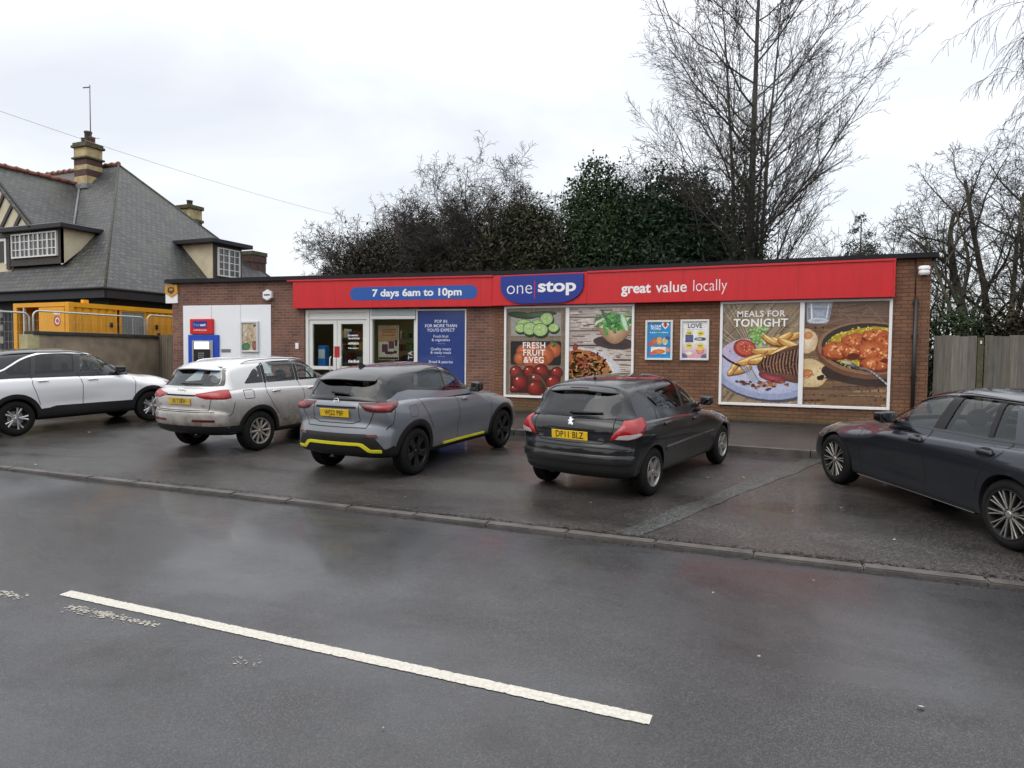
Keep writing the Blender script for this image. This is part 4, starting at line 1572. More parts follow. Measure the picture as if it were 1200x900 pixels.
# steak
st_ = [(.47, .53), (.56, .62), (.70, .70), (.86, .77), (1.02, .80), (1.02, .30), (.92, .30), (.80, .33), (.62, .38), (.50, .44)]
A.shape(rounded(st_, 4), C(92, 54, 40), C(138, 90, 68))
A.shape(rounded([(.50, .43), (.66, .40), (.82, .36), (.84, .30), (.76, .28), (.58, .33), (.50, .38)], 4), C(120, 36, 44), C(186, 76, 84))
for k in range(13):
    x = .50 + k * .042
    A.line([(x + .05, .64 + k * .012), (x + .03, .54), (x + .055, .44 - k * .004)], .017, C(48, 26, 22), 5)
    A.line([(x + .068, .63 + k * .012), (x + .05, .54), (x + .072, .45 - k * .004)], .009, C(176, 130, 98), 5)
for k in range(60): A.ell(A.r.uniform(.5, 1), A.r.uniform(.4, .72), A.r.uniform(.006, .016), .006, A.r.choice([C(58, 32, 26), C(160, 116, 88)]), None, A.r.uniform(0, 3))
# pan juices
for k in range(30): A.ell(A.r.gauss(.55, .14), A.r.gauss(.27, .03), A.r.uniform(.012, .045), A.r.uniform(.008, .02), A.r.choice([C(110, 52, 26), C(160, 84, 40), C(196, 120, 70), C(90, 44, 30)]), None, A.r.uniform(-.4, .4), wob=.2)
# fork
A.line([(0, .665), (.10, .585), (.20, .535), (.30, .50)], .024, C(66, 66, 74), 6)
A.ell(.30, .485, .06, .035, C(104, 104, 112), C(166, 166, 174), -.5)
for k in range(4):
    A.line([(.28 + k * .033, .49 + .01 * k), (.35 + k * .030, .40), (.42 + k * .026, .28 + k * .012)], .013, A.r.choice([C(196, 198, 206), C(150, 150, 158)]), 5)
A.text("MEALS FOR", .50, 1.235, .118, C(238, 236, 230), .016, spacing=1.06)
A.text("TONIGHT", .50, 1.11, .150, C(240, 238, 232), .022, spacing=1.06)
A.done('steak_print', p2)
A = Art(7.03, 1.115, 1.535, 2.11, -.012, C(122, 90, 62))
H = A.h / A.w
A.woodgrain(190, [C(104, 74, 50), C(140, 106, 74), C(116, 84, 58), C(88, 62, 44), C(152, 118, 84)], .03, (.006, .026))
A.rect(0, 1.05, 1, 1.38, C(108, 80, 62), C(126, 96, 76))
for k in range(40): A.line([(A.r.uniform(-.1, .9), A.r.uniform(1.03, 1.36)), (A.r.uniform(.1, 1.1), A.r.uniform(1.03, 1.36))], .012, A.r.choice([C(116, 88, 70), C(132, 102, 82), C(98, 72, 58)]))
# glass of water
A.shape([(.02, 1.38), (.34, 1.38), (.30, 1.12), (.27, 1.09), (.06, 1.09), (.03, 1.12)], C(150, 158, 172), C(196, 204, 216))
A.shape([(.04, 1.30), (.325, 1.30), (.295, 1.14), (.05, 1.14)], C(120, 130, 148), C(172, 182, 200))
A.ell(.165, 1.13, .12, .035, C(206, 212, 224), C(140, 150, 168)); A.line([(.08, 1.35), (.09, 1.16)], .02, C(226, 230, 238)); A.line([(.29, 1.35), (.27, 1.16)], .016, C(214, 220, 230))
# naan
A.ell(.02, .86, .15, .17, C(206, 172, 126), C(238, 220, 188), .3, wob=.03); A.ell(.05, .93, .055, .05, C(196, 120, 58), C(214, 150, 92), .2)
A.shape(rounded([(-.05, .58), (.10, .62), (.26, .54), (.38, .46), (.30, .36), (.22, .26), (.05, .24), (-.05, .26)], 4), C(204, 172, 118), C(232, 208, 160))
A.ell(.05, .42, .07, .06, C(186, 104, 48), C(204, 136, 78), .3); A.ell(.22, .37, .05, .035, C(60, 38, 26), C(40, 26, 20), .4, wob=.15); A.ell(.32, .40, .06, .03, C(40, 26, 20), None, .5, wob=.2)
for k in range(24): A.ell(A.r.uniform(.0, .3), A.r.uniform(.28, .54), .01, .007, A.r.choice([C(176, 120, 66), C(222, 196, 146)]), None)
# bowl
A.ell(.82, .44, .60, .17, C(58, 40, 32), C(44, 32, 28), -.05)
A.ell(.78, .72, .635, .36, C(112, 68, 44), C(138, 88, 58), -.06)
A.ell(.79, .765, .62, .345, C(150, 108, 78), C(74, 58, 48), -.06)
A.ell(.80, .775, .585, .315, C(48, 42, 40), C(64, 54, 48), -.06)
A.ell(.82, .755, .53, .28, C(176, 150, 24), C(214, 186, 40), -.06, wob=.05)
for k in range(420):
    t, q = A.r.uniform(0, 6.3), sqrt(A.r.random())
    A.ell(.80 + .54 * q * cos(t), .76 + .285 * q * sin(t), A.r.uniform(.012, .024), .007, A.r.choice([C(236, 214, 70), C(206, 176, 32), C(246, 228, 100), C(180, 150, 24)]), None, A.r.uniform(0, 3), n=8)
def chunk(x, y, a, b):
    A.ell(x, y - .02, a * 1.08, b * 1.08, C(126, 40, 16), None, 0, wob=.08)
    A.ell(x, y, a, b, C(176, 70, 26), C(224, 122, 60), 0, wob=.1, off=(-.02, .03))
    for k in range(22): A.ell(x + A.r.gauss(0, a * .4), y + A.r.gauss(0, b * .4), A.r.uniform(.01, .028), A.r.uniform(.007, .016), A.r.choice([C(236, 150, 84), C(200, 92, 40), C(150, 54, 22), C(244, 180, 116)]), None, A.r.uniform(0, 3), wob=.3, n=10)
for w_ in ((.62, .86, .17, .10), (.40, .74, .17, .11), (.86, .93, .16, .08), (.98, .84, .15, .13), (.80, .73, .18, .12), (1.0, .68, .12, .10), (.86, .57, .17, .085), (.58, .72, .10, .08)): chunk(*w_)
A.ell(.60, .66, .07, .04, C(110, 30, 14), C(90, 24, 12)); A.ell(.97, .60, .05, .03, C(110, 30, 14), None)
A.line([(.60, .53), (.68, .51), (.80, .47), (1.0, .30)], .022, C(176, 178, 184), 6)
A.ell(.58, .545, .07, .028, C(70, 70, 76), C(120, 120, 128), -.4)
for k in range(4): A.line([(.46 + k * .03, .60 - k * .004), (.52 + k * .02, .555)], .011, C(196, 196, 200))
A.done('curry_print', p2)

# ---- two small framed notices
def small(name, label, u0, u1, z0, z1):
    o = empty(name, (KX, KY, 0), 0, label, 'poster')
    f = MB()
    fr_ = .045
    f.bbox((u0, -.045, z0), (u0 + fr_, -.002, z1), .008); f.bbox((u1 - fr_, -.045, z0), (u1, -.002, z1), .008)
    f.bbox((u0 + fr_, -.044, z1 - fr_), (u1 - fr_, -.002, z1), .008); f.bbox((u0 + fr_, -.044, z0), (u1 - fr_, -.002, z0 + fr_), .008)
    f.build('snap_frame', [M_upvc], o)
    return o
s1 = small('wall_poster', 'small bright blue offer poster in a white frame on the brick wall', 3.745, 4.355, 2.005, 2.895)
A = Art(3.79, 2.05, .52, .80, -.012, C(30, 140, 208))
A.rect(.15, 1.22, .56, 1.42, C(238, 244, 250)); A.text("PRICE", .355, 1.37, .13, C(30, 120, 200), .03); A.text("DROP", .355, 1.27, .15, C(30, 120, 200), .03)
A.shape([(.62, 1.54), (.90, 1.54), (.92, 1.42), (.76, 1.24), (.60, 1.42)], C(246, 246, 248))
A.shape([(.70, 1.52), (.82, 1.52), (.82, 1.42), (.88, 1.42), (.76, 1.30), (.64, 1.42), (.70, 1.42)], C(206, 40, 34))
for k in range(9): A.rect(.10 + k * .09, 1.08, .16 + k * .09, 1.12, C(222, 236, 246) if k not in (3, 4, 5) else C(206, 196, 90))
A.ell(.18, .62, .14, .10, C(206, 60, 66), C(226, 96, 90), .3); A.ell(.30, .72, .12, .16, C(190, 84, 60), C(214, 120, 80), -.3)
A.ell(.52, .74, .13, .17, C(214, 150, 70), C(236, 182, 104)); A.ell(.76, .72, .11, .16, C(226, 206, 150), C(160, 190, 130)); A.ell(.86, .86, .10, .07, C(60, 60, 120), C(96, 80, 140))
A.rect(.16, .18, .80, .48, C(236, 232, 206), C(246, 242, 224)); A.ell(.50, .28, .28, .10, C(220, 96, 36), C(240, 140, 70)); A.ell(.22, .20, .14, .07, C(214, 66, 70), C(236, 110, 100)); A.ell(.88, .36, .10, .10, C(214, 120, 110), C(230, 160, 140))
A.done('notice_print', s1)
s2 = small('wall_poster', 'small white and pink offer poster headed LOVE, right of the blue one', 4.52, 5.135, 2.01, 2.90)
A = Art(4.565, 2.055, .525, .80, -.012, C(228, 228, 226))
for k in range(12): A.rect(0, 0, 1, .62 * (1 - k / 12), tuple(a + (b_ - a) * k / 12 for a, b_ in zip(C(228, 222, 224), C(216, 130, 160))))
A.ell(.04, .04, .18, .16, C(110, 100, 150), C(90, 90, 140)); A.ell(.92, .04, .16, .14, C(110, 100, 150), C(90, 90, 140))
A.text("LOVE", .5, 1.34, .25, C(70, 60, 90), .028); A.line([(.18, 1.19), (.84, 1.19)], .008, C(120, 110, 120))
for x, y in ((.28, 1.04), (.74, 1.03), (.28, .52), (.73, .52)):
    A.ell(x, y, .135, .115, C(226, 206, 40), C(240, 222, 70))
    for q in range(3): A.rect(x - .07 + q * .05, y - .03, x - .035 + q * .05, y + .035, C(70, 60, 40))
A.rect(.12, .66, .44, .98, C(70, 76, 134), C(84, 92, 152)); A.ell(.72, .80, .24, .075, C(60, 66, 70), C(206, 208, 204)); A.ell(.86, .80, .08, .07, C(76, 70, 110), None)
A.ell(.28, .20, .13, .08, C(226, 226, 196), C(236, 232, 210)); A.shape([(.55, .36), (.92, .36), (.86, .22), (.74, .16), (.60, .22)], C(206, 96, 96), C(236, 170, 110)); A.ell(.73, .40, .15, .08, C(236, 190, 90), None)
A.done('notice_print', s2)

# ---- blue promotional panel in the shop window (left frame)
bp_ = empty('window_poster', (KX, KY, 0), LROT, 'tall royal blue window panel of white promotional text between window and brick pier', 'poster')
A = Art(-2.05, .70, 1.28, 2.495, .02, C(20, 52, 130))
W_ = 1.28
def bt(t, z, s, b_=.012): A.text(t, .49, (z - .70) / W_, s / W_, C(214, 222, 240), b_)
bt("POP IN", 2.92, .11, .010); bt("FOR MORE THAN", 2.81, .11, .010); bt("YOU'D EXPECT", 2.70, .11, .010)
bt("Fresh fruit", 2.545, .098, .002); bt("& vegetables", 2.455, .098, .002)
bt("Quality meats", 2.225, .098, .002); bt("& ready meals", 2.135, .098, .002)
bt("Bread & pastries", 1.90, .098, .002);
for z in (2.36, 2.035, 1.74): A.line([(.42, (z - .7) / W_), (.58, (z - .7) / W_)], .008, C(120, 140, 196))
A.done('panel_print', bp_)
# ---- poster hung inside the window
wp_ = empty('hanging_poster', (KX, KY, 0), LROT, 'tan and white offer poster hanging inside the glass beside the doors', 'poster')
A = Art(-3.22, 1.95, .56, .87, .17, C(206, 150, 92))
A.rect(0, .0, 1, .82, C(236, 216, 182)); A.rect(0, 0, 1, .14, C(92, 34, 50))
for k in range(7): A.ell(.07 + k * .145, .14, .072, .05, C(236, 216, 182), None)
for y in (1.36, 1.25, 1.10): A.rect(.16, y, .84, y + .05, C(186, 84, 60))
A.rect(.16, .34, .46, .70, C(104, 46, 66), C(128, 62, 80)); A.rect(.50, .50, .78, .84, C(116, 54, 74), C(140, 76, 90)); A.rect(.82, .62, .94, .90, C(104, 46, 66)); A.ell(.55, .30, .25, .07, C(90, 40, 56), C(120, 62, 76)); A.ell(.84, .34, .10, .08, C(120, 60, 72), None)
A.done('poster_print', wp_)
f = MB(); f.box((-3.23, .1702, 1.94), (-2.65, .178, 2.83)); f.build('backing_board', [M_upvc], wp_)
# stacked letters decal low on the glass
f = MB()
vs, fs = text_mesh("TA", .17, .02)
f.M = Matrix(((0, 1, 0, -2.28), (0, 0, -1, .0845), (1, 0, 0, 2.06), (0, 0, 0, 1)))
f.add([(v[0], -v[1], v[2]) for v in vs], fs)
o = f.build('glass_decal', [mat('decal_grey', (.45, .42, .42), .5)], shop); o.rotation_euler = (0, 0, LROT)
# blue basket stand inside the door
bs = empty('blue_dispenser', (KX, KY, 0), LROT, 'bright blue dispenser standing inside the left door glass', 'dispenser')
f = MB(); f.bbox((-5.05, .22, 1.75), (-4.82, .42, 2.30), .02); f.bbox((-5.03, .212, 1.95), (-4.84, .222, 2.2), .004, 1); f.build('dispenser_body', [mat('bright_blue_plastic', srgb(30, 120, 205), .4), M_wl], bs)
f = MB(); f.tube([(-4.935, .32, .66), (-4.935, .32, 1.75)], .03); f.lathe([(.001, .68), (.17, .67), (.18, .656)], 20, 'z', o=(-4.935, .32, 0)); f.build('stand', [M_plas], bs)

# ---- fascia signs
def letters(parent, t, u, z, size, bold, y, rotL, m=None, align='CENTER', spacing=1.0, xs=1.0, name='lettering'):
    f = MB()
    vs, fs = text_mesh(t, size, bold, align, spacing, xs=xs, res=6)
    f.M = Matrix(((1, 0, 0, u), (0, 0, -1, y), (0, 1, 0, z), (0, 0, 0, 1)))
    f.add(vs, fs)
    return f.build(name, [m or M_wl], parent)
def fit(t, w, h, bold, xs=1.0, ref=None):
    vs, fs = text_mesh(t, 1.0, bold)
    x = max(v[0] for v in vs) - min(v[0] for v in vs); y = max(v[1] for v in vs) - min(v[1] for v in vs)
    return w / x, h / y, (max(v[0] for v in vs) + min(v[0] for v in vs)) / 2, (max(v[1] for v in vs) + min(v[1] for v in vs)) / 2
def fitted(parent, t, u0, u1, z0, z1, bold, y, m=None, name='lettering', ex=0.0):
    """lettering stretched to an exact box"""
    sx, sy, cx, cy = fit(t, u1 - u0, z1 - z0, bold)
    f = MB()
    vs, fs = text_mesh(t, 1.0, bold, res=6)
    f.M = Matrix(((1, 0, 0, (u0 + u1) / 2), (0, 0, -1, y), (0, 1, 0, (z0 + z1) / 2), (0, 0, 0, 1)))
    f.add([((v[0] - cx) * sx, (v[1] - cy) * sy, 0) for v in vs], fs)
    return f.build(name, [m or M_wl], parent)
# opening-hours sign
hs = empty('fascia_sign', (KX, KY, 0), LROT, 'red fascia sign with mid blue pill reading 7 days 6am to 10pm', 'sign')
M_sj = mat('sign_joint', srgb(140, 16, 24), .5)
f = MB(); f.bbox((-5.56, -.17, 3.285), (-.02, -.002, 3.99), .006)
for u in (-4.3, -.30): f.box((u - .003, -.1708, 3.29), (u + .003, -.1702, 3.985), 1)
f.build('sign_panel', [M_fred, M_sj], hs)
f = MB(); f.bbox((-5.72, -.20, 3.985), (-.0, -.001, 4.025), .006); f.box((-5.56, -.1715, 3.28), (-.02, -.1, 3.288)); f.build('top_trim', [M_fred], hs)
f = MB()
pl = [(-3.87 + .17, 3.465), (-.39 - .17, 3.465)] + [(-.56 + .17 * sin(t), 3.635 - .17 * cos(t)) for t in np.linspace(.2, pi - .2, 10)] + [(-.39 - .17, 3.805), (-3.70, 3.805)] + [(-3.70 - .17 * sin(t), 3.635 + .17 * cos(t)) for t in np.linspace(.2, pi - .2, 10)]
f.prism([(a, -.175, b_) for a, b_ in pl], (0, .0035, 0)); f.build('blue_pill', [M_pill], hs)
fitted(hs, "7 days 6am to 10pm", -3.23, -.80, 3.495, 3.745, .030, -.1765)
# brand sign
bs_ = empty('fascia_sign', (KX, KY, 0), 0, 'royal blue curved sign with thin and bold white lettering over the fruit poster', 'sign')
f = MB(); f.bbox((.005, -.165, 3.287), (2.405, -.002, 4.018), .006); f.build('sign_panel', [M_fred], bs_)
f = MB()
sh = [(.25, 3.985), (.25, 3.72)] + [(.25 + .62 * (1 - cos(t)), 3.72 - .40 * sin(t)) for t in np.linspace(.15, pi / 2, 9)] + [(2.33 - .62 * (1 - cos(t)), 3.72 - .40 * sin(t)) for t in np.linspace(pi / 2, .15, 9)] + [(2.33, 3.72), (2.33, 3.985)]
f.prism([(a, -.215, b_) for a, b_ in sh], (0, .05, 0)); f.build('logo_panel', [M_fblue], bs_)
fitted(bs_, "one", .42, 1.07, 3.555, 3.755, -.012, -.2165)
fitted(bs_, "stop", 1.22, 2.16, 3.49, 3.83, .028, -.2165)
f = MB(); f.box((1.125, -.2165, 3.44), (1.145, -.2155, 3.85)); f.build('divider', [M_fred], bs_)
# tagline sign
ts = empty('fascia_sign', (KX, KY, 0), 0, 'long red fascia sign reading great value locally', 'sign')
f = MB(); f.bbox((2.41, -.17, 3.285), (8.62, -.002, 3.995), .006)
for u in (4.58, 6.9): f.box((u - .003, -.1708, 3.29), (u + .003, -.1702, 3.985), 1)
f.build('sign_panel', [M_fred, M_sj], ts)
f = MB(); f.bbox((2.41, -.195, 3.985), (8.64, -.001, 4.028), .006); f.bbox((8.60, -.185, 3.28), (8.635, -.001, 4.0), .006); f.build('top_trim', [M_fred], ts)
fitted(ts, "great", 3.21, 3.88, 3.425, 3.695, .026, -.1712)
fitted(ts, "value", 3.99, 4.66, 3.495, 3.735, .006, -.1712)
fitted(ts, "locally", 4.80, 5.50, 3.425, 3.745, -.012, -.1712)
for u in (4.725, 3.93):
    f = MB(); f.box((u, -.1712, 3.44), (u + .008, -.1705, 3.76)); f.build('divider', [M_sj], ts)

# ---- cash machine, sign, notice case, alarm, shield signs, camera
cm = empty('cash_machine', (KX, KY, 0), LROT, 'cash machine with lit screen in a blue surround', 'cash machine')
f = MB(); f.bbox((-8.99, -.075, 1.55), (-7.98, -.027, 2.58), .015); f.build('blue_surround', [mat('atm_blue', srgb(24, 70, 178), .35)], cm)
f = MB(); f.bbox((-8.83, -.115, 1.62), (-8.14, -.076, 2.42), .02); f.build('fascia_panel', [mat('atm_grey', (.30, .31, .33), .4)], cm)
f = MB(); f.bbox((-8.74, -.122, 2.185), (-8.26, -.116, 2.385), .004); f.build('screen', [mat('lit_screen', (.85, .85, .75), .3, emit=(1, .96, .78), emit_s=.75)], cm)
f = MB(); f.bbox((-8.76, -.135, 1.75), (-8.22, -.116, 2.17), .015); f.bbox((-8.70, -.20, 1.72), (-8.28, -.13, 1.80), .01)
for i in range(3):
    for j in range(4): f.bbox((-8.60 + i * .07, -.142, 1.86 + j * .06), (-8.55 + i * .07, -.134, 1.90 + j * .06), .004, 1)
f.build('keypad', [M_plas, M_steel], cm)
cs = empty('cash_sign', (KX, KY, 0), LROT, 'small red sign above the cash machine with blue free cash badge', 'sign')
f = MB(); f.bbox((-8.90, -.10, 2.60), (-8.155, -.027, 3.02), .008); f.build('sign_panel', [M_fred], cs)
f = MB(); f.prism([(a, -.104, b_) for a, b_ in bevel_poly([(-8.80, 2.77), (-8.33, 2.77), (-8.33, 2.96), (-8.80, 2.96)], .05)], (0, .0035, 0)); f.build('badge', [M_fblue], cs)
fitted(cs, "free", -8.77, -8.59, 2.815, 2.91, .005, -.1055, mat('pale_blue_letter', srgb(120, 160, 220), .4)); fitted(cs, "cash", -8.56, -8.37, 2.82, 2.895, .03, -.1055)
fitted(cs, "withdrawals", -8.78, -8.34, 2.69, 2.735, .01, -.1015)
nc = empty('notice_case', (KX, KY, 0), LROT, 'silver framed notice case holding a beige and green map', 'notice case')
f = MB()
u0, u1, z0, z1 = -7.27, -6.715, 2.105, 2.95
for a, b_ in (((u0, z0), (u0 + .05, z1)), ((u1 - .05, z0), (u1, z1)), ((u0 + .05, z1 - .05), (u1 - .05, z1)), ((u0 + .05, z0), (u1 - .05, z0 + .05))): f.bbox((a[0], -.085, a[1]), (b_[0], -.027, b_[1]), .006)
f.build('case_frame', [M_alu], nc)
A = Art(u0 + .05, z0 + .05, .455, .745, -.05, C(206, 190, 156))
for k in range(40): A.ell(A.r.uniform(.05, .95), A.r.uniform(.1, 1.55), A.r.uniform(.02, .12), A.r.uniform(.02, .07), A.r.choice([C(222, 208, 178), C(186, 170, 130), C(170, 130, 110), C(196, 186, 160)]), None, A.r.uniform(0, 3), wob=.2)
for k in range(14): A.line([(A.r.random(), A.r.uniform(0, 1.6)), (A.r.random(), A.r.uniform(0, 1.6)), (A.r.random(), A.r.uniform(0, 1.6))], .014, A.r.choice([C(150, 90, 90), C(90, 110, 90), C(160, 140, 110)]))
A.ell(.25, .22, .32, .24, C(60, 110, 66), C(84, 134, 84), .4, wob=.15); A.ell(.85, .30, .2, .3, C(130, 84, 64), C(150, 104, 84), 0, wob=.15); A.ell(.85, 1.48, .09, .06, C(50, 60, 90), None)
A.done('map_print', nc)
f = MB(); f.bbox((-7.93, -.034, 2.095), (-7.61, -.026, 2.19), .003)
for k in range(4): f.box((-7.91, -.0365, 2.108 + k * .02), (-7.63, -.0345, 2.116 + k * .02), 1)
tag(f.build('wall_vent', [mat('vent_grey', (.33, .34, .34), .5), M_plas], loc=(KX, KY, 0), rz=LROT), 'low grey louvred vent plate on the white cladding', 'vent')
f = MB()
hx = [(-6.405 + .155 * cos(a) , 3.655 + .15 * sin(a)) for a in [pi / 6 + k * pi / 3 for k in range(6)]]
f.prism([(a, -.09, b_) for a, b_ in hx], (0, .088, 0)); f.prism([(a * 1, -.098, b_) for a, b_ in [(-6.405 + (x + 6.405) * .86, 3.655 + (z - 3.655) * .86) for x, z in hx]], (0, .008, 0))
f.box((-6.50, -.0995, 3.635), (-6.31, -.0985, 3.675), 1)
tag(f.build('alarm_box', [M_wl, mat('alarm_blue', srgb(40, 60, 110), .4)], loc=(KX, KY, 0), rz=LROT), 'white hexagonal alarm box with a blue band on the brick', 'alarm box')
f = MB()
sh = [(-9.76, 3.99), (-9.36, 3.99), (-9.34, 3.76), (-9.55, 3.64), (-9.77, 3.76)]
f.prism([(a, -.06, b_) for a, b_ in sh], (0, .05, 0))
f.prism([(-9.66, -.063, 3.93), (-9.46, -.063, 3.93), (-9.44, -.063, 3.80), (-9.56, -.063, 3.72), (-9.68, -.063, 3.80)], (0, .003, 0), 1); f.box((-9.61, -.0645, 3.83), (-9.50, -.0635, 3.88), 0); f.box((-9.64, -.0645, 3.90), (-9.62, -.0635, 3.93), 0); f.box((-9.50, -.0645, 3.90), (-9.48, -.0635, 3.93), 0)
ss = f.build('security_sign', [mat('amber_sign', srgb(196, 140, 40), .4), mat('sign_brown', (.06, .035, .01), .5)], loc=(KX, KY, 0), rz=LROT)
f = MB(); f.bbox((-9.77, -.04, 3.47), (-9.36, -.005, 3.74), .01); f.build('backing_plate', [M_wl], ss)
tag(ss, 'amber shield shaped security sign over a white plate at the shop corner', 'sign')
f = MB(); f.bbox((-5.585, -.03, 2.20), (-5.49, -.001, 2.36), .012)
tag(f.build('junction_box', [M_wl], loc=(KX, KY, 0), rz=LROT), 'small plain white box on the brick just left of the doors', 'box')
f = MB()
f.lathe([(.001, 3.87), (.085, 3.865), (.10, 3.84), (.10, 3.80), (.088, 3.79), (.088, 3.775), (.095, 3.765), (.095, 3.72), (.07, 3.69), (.001, 3.685)], 28, 'z', o=(9.12, -.14, 0))
f.bbox((9.07, -.12, 3.80), (9.17, -.001, 3.86), .01)
cc = f.build('security_camera', [M_wl], loc=(KX, KY, 0), sharp=40)
f = MB(); f.ell((9.12, -.14, 3.72), (.06, .06, .055)); f.build('camera_dome', [M_gloss], cc)
tag(cc, 'white domed security camera under the roof corner', 'camera')
# ================================================================== OLD HOUSE, YARD AND FENCES
def slate_mat(name, c1, c2, moss=.4, row=.21, wid=.24):
    m, n, b = new_mat(name)
    Nn, Lk = n.nodes.new, n.links.new
    tcn = Nn("ShaderNodeTexCoord")
    br = Nn("ShaderNodeTexBrick")
    br.inputs['Scale'].default_value = 1
    br.inputs['Brick Width'].default_value = wid; br.inputs['Row Height'].default_value = row
    br.inputs['Mortar Size'].default_value = .026; br.inputs['Mortar Smooth'].default_value = .4; br.inputs['Bias'].default_value = 0
    br.inputs['Color1'].default_value = (*c1, 1); br.inputs['Color2'].default_value = (*c2, 1); br.inputs['Mortar'].default_value = (.018, .018, .019, 1)
    Lk(tcn.outputs['Object'], br.inputs['Vector'])
    ns = Nn("ShaderNodeTexNoise"); ns.inputs['Scale'].default_value = .55; ns.inputs['Detail'].default_value = 8; ns.inputs['Roughness'].default_value = .72
    Lk(tcn.outputs['Object'], ns.inputs['Vector'])
    n2 = Nn("ShaderNodeTexNoise"); n2.inputs['Scale'].default_value = 7; n2.inputs['Detail'].default_value = 5; n2.inputs['Roughness'].default_value = .7
    Lk(tcn.outputs['Object'], n2.inputs['Vector'])
    mr = Nn("ShaderNodeMapRange"); mr.inputs['From Min'].default_value = .3; mr.inputs['From Max'].default_value = .7; mr.inputs['To Min'].default_value = .6; mr.inputs['To Max'].default_value = 1.45
    Lk(n2.outputs['Fac'], mr.inputs['Value'])
    sc = Nn("ShaderNodeVectorMath"); sc.operation = 'SCALE'
    Lk(br.outputs['Color'], sc.inputs[0]); Lk(mr.outputs[0], sc.inputs['Scale'])
    mx_ = Nn("ShaderNodeMix"); mx_.data_type = 'RGBA'
    m4 = Nn("ShaderNodeMapRange"); m4.inputs['From Min'].default_value = .48; m4.inputs['From Max'].default_value = .68; m4.inputs['To Max'].default_value = moss
    Lk(ns.outputs['Fac'], m4.inputs['Value'])
    Lk(m4.outputs[0], mx_.inputs[0]); Lk(sc.outputs[0], mx_.inputs[6]); mx_.inputs[7].default_value = (.075, .082, .040, 1)
    Lk(mx_.outputs[2], b.inputs['Base Color'])
    b.inputs['Roughness'].default_value = .48
    bp = Nn("ShaderNodeBump"); bp.inputs['Strength'].default_value = .7; bp.inputs['Distance'].default_value = .02
    iv = Nn("ShaderNodeMath"); iv.operation = 'SUBTRACT'; iv.inputs[0].default_value = 1; Lk(br.outputs['Fac'], iv.inputs[1])
    Lk(iv.outputs[0], bp.inputs['Height']); Lk(bp.outputs[0], b.inputs['Normal'])
    return m

M_slate = slate_mat('slate_roof', (.028, .030, .033), (.068, .069, .071), .5)
M_navy = mat('dark_navy_timber', (.007, .008, .013), .6, var=.4, vscale=3)
M_cream = mat('cream_render', (.56, .50, .36), .8, var=.14, vscale=2.5)
M_timber = mat('dark_timber', (.042, .037, .035), .7, var=.3, vscale=6)
M_wht = mat('white_window_paint', (.68, .68, .66), .5)
M_pane = mat('old_window_glass', (.055, .062, .068), .08, coat=.5, var=.5, vscale=2.5)
M_ridge = mat('red_ridge_tile', (.22, .085, .060), .75, var=.4, vscale=5)
M_lead = mat('lead_flashing', (.20, .21, .22), .55, var=.3, vscale=5)
M_stone = mat('buff_stone', (.40, .32, .17), .85, var=.4, vscale=3.5, vcol=None)
M_brickd = mat('dark_chimney_brick', (.075, .040, .034), .85, var=.45, vscale=9)
M_moss = mat('mossy_cap', (.075, .070, .036), .9, var=.5, vscale=6)

HB = Vector((-27, 20, .64))
house = empty('old_house', HB, 0, 'old half timbered house with steep slate hipped roof and banded chimney behind the shop', 'house')
def hp(mb, name, m, parent=None, **k):
    o = mb.build(name, m, parent or house, **k)
    if parent is None: o.location = -HB
    return o
def roof_plane(pts, m, name='roof', parent=None, th=.07):
    """slate slope in its own frame: x along the eave, y up the slope"""
    P = [Vector(p) for p in pts]
    nrm = (P[1] - P[0]).cross(P[2] - P[0])
    if nrm.z < 0: nrm = -nrm
    nrm.normalize()
    xd = Vector((0, 0, 1)).cross(nrm).normalized()
    yd = nrm.cross(xd)
    M = Matrix(((xd.x, yd.x, nrm.x, P[0].x), (xd.y, yd.y, nrm.y, P[0].y), (xd.z, yd.z, nrm.z, P[0].z), (0, 0, 0, 1)))
    iv = M.inverted()
    mb = MB()
    mb.prism([iv @ p for p in P], (0, 0, -th))
    o = mb.build(name, [m], parent or house)
    o.matrix_world = M
    o.matrix_parent_inverse = Matrix.Identity(4)
    o.matrix_basis = Matrix.Translation(-HB if (parent is None) else Vector((0, 0, 0))) @ M
    return o
E0, E1 = (-23, 16.8, 4.4), (-23, 28, 4.4)
AP, RL = (-29.6, 22.4, 10.83), (-46, 22.4, 10.83)
roof_plane([E0, E1, AP], M_slate)
roof_plane([E0, AP, RL, (-46, 16.8, 4.4)], M_slate)
roof_plane([E1, (-46, 28, 4.4), RL, AP], M_slate)
f = MB()
f.box((-46, 17.35, .3), (-23.55, 17.6, 4.38)); f.box((-23.8, 17.6, .3), (-23.55, 27.4, 4.38)); f.box((-46, 27.2, .3), (-23.8, 27.4, 4.38))
hp(f, 'wall', [M_navy])  # dark navy paint; the deep shade under the eaves is in the colour too
f = MB()
f.box((-46, 16.72, 4.02), (-22.94, 16.80, 4.36)); f.box((-23.0, 16.80, 4.02), (-22.92, 28.06, 4.36)); f.box((-46, 16.80, 4.05), (-23.0, 17.35, 4.09)); f.box((-23.55, 17.35, 4.05), (-23.0, 28, 4.09))
f.tube([(-46, 16.66, 4.36), (-22.9, 16.66, 4.36), (-22.86, 28.1, 4.36)], .05, 6)
hp(f, 'eaves_board', [M_navy])
f = MB()
for z0, z1 in ((3.42, 3.77), (2.90, 3.14), (2.38, 2.66), (1.86, 2.14)):
    f.box((-31.2, 17.31, z0), (-29.75, 17.352, z1)); f.box((-28.15, 17.31, z0 - .1), (-27.68, 17.352, z1 - .12)); f.box((-34.5, 17.31, z0), (-33, 17.352, z1))
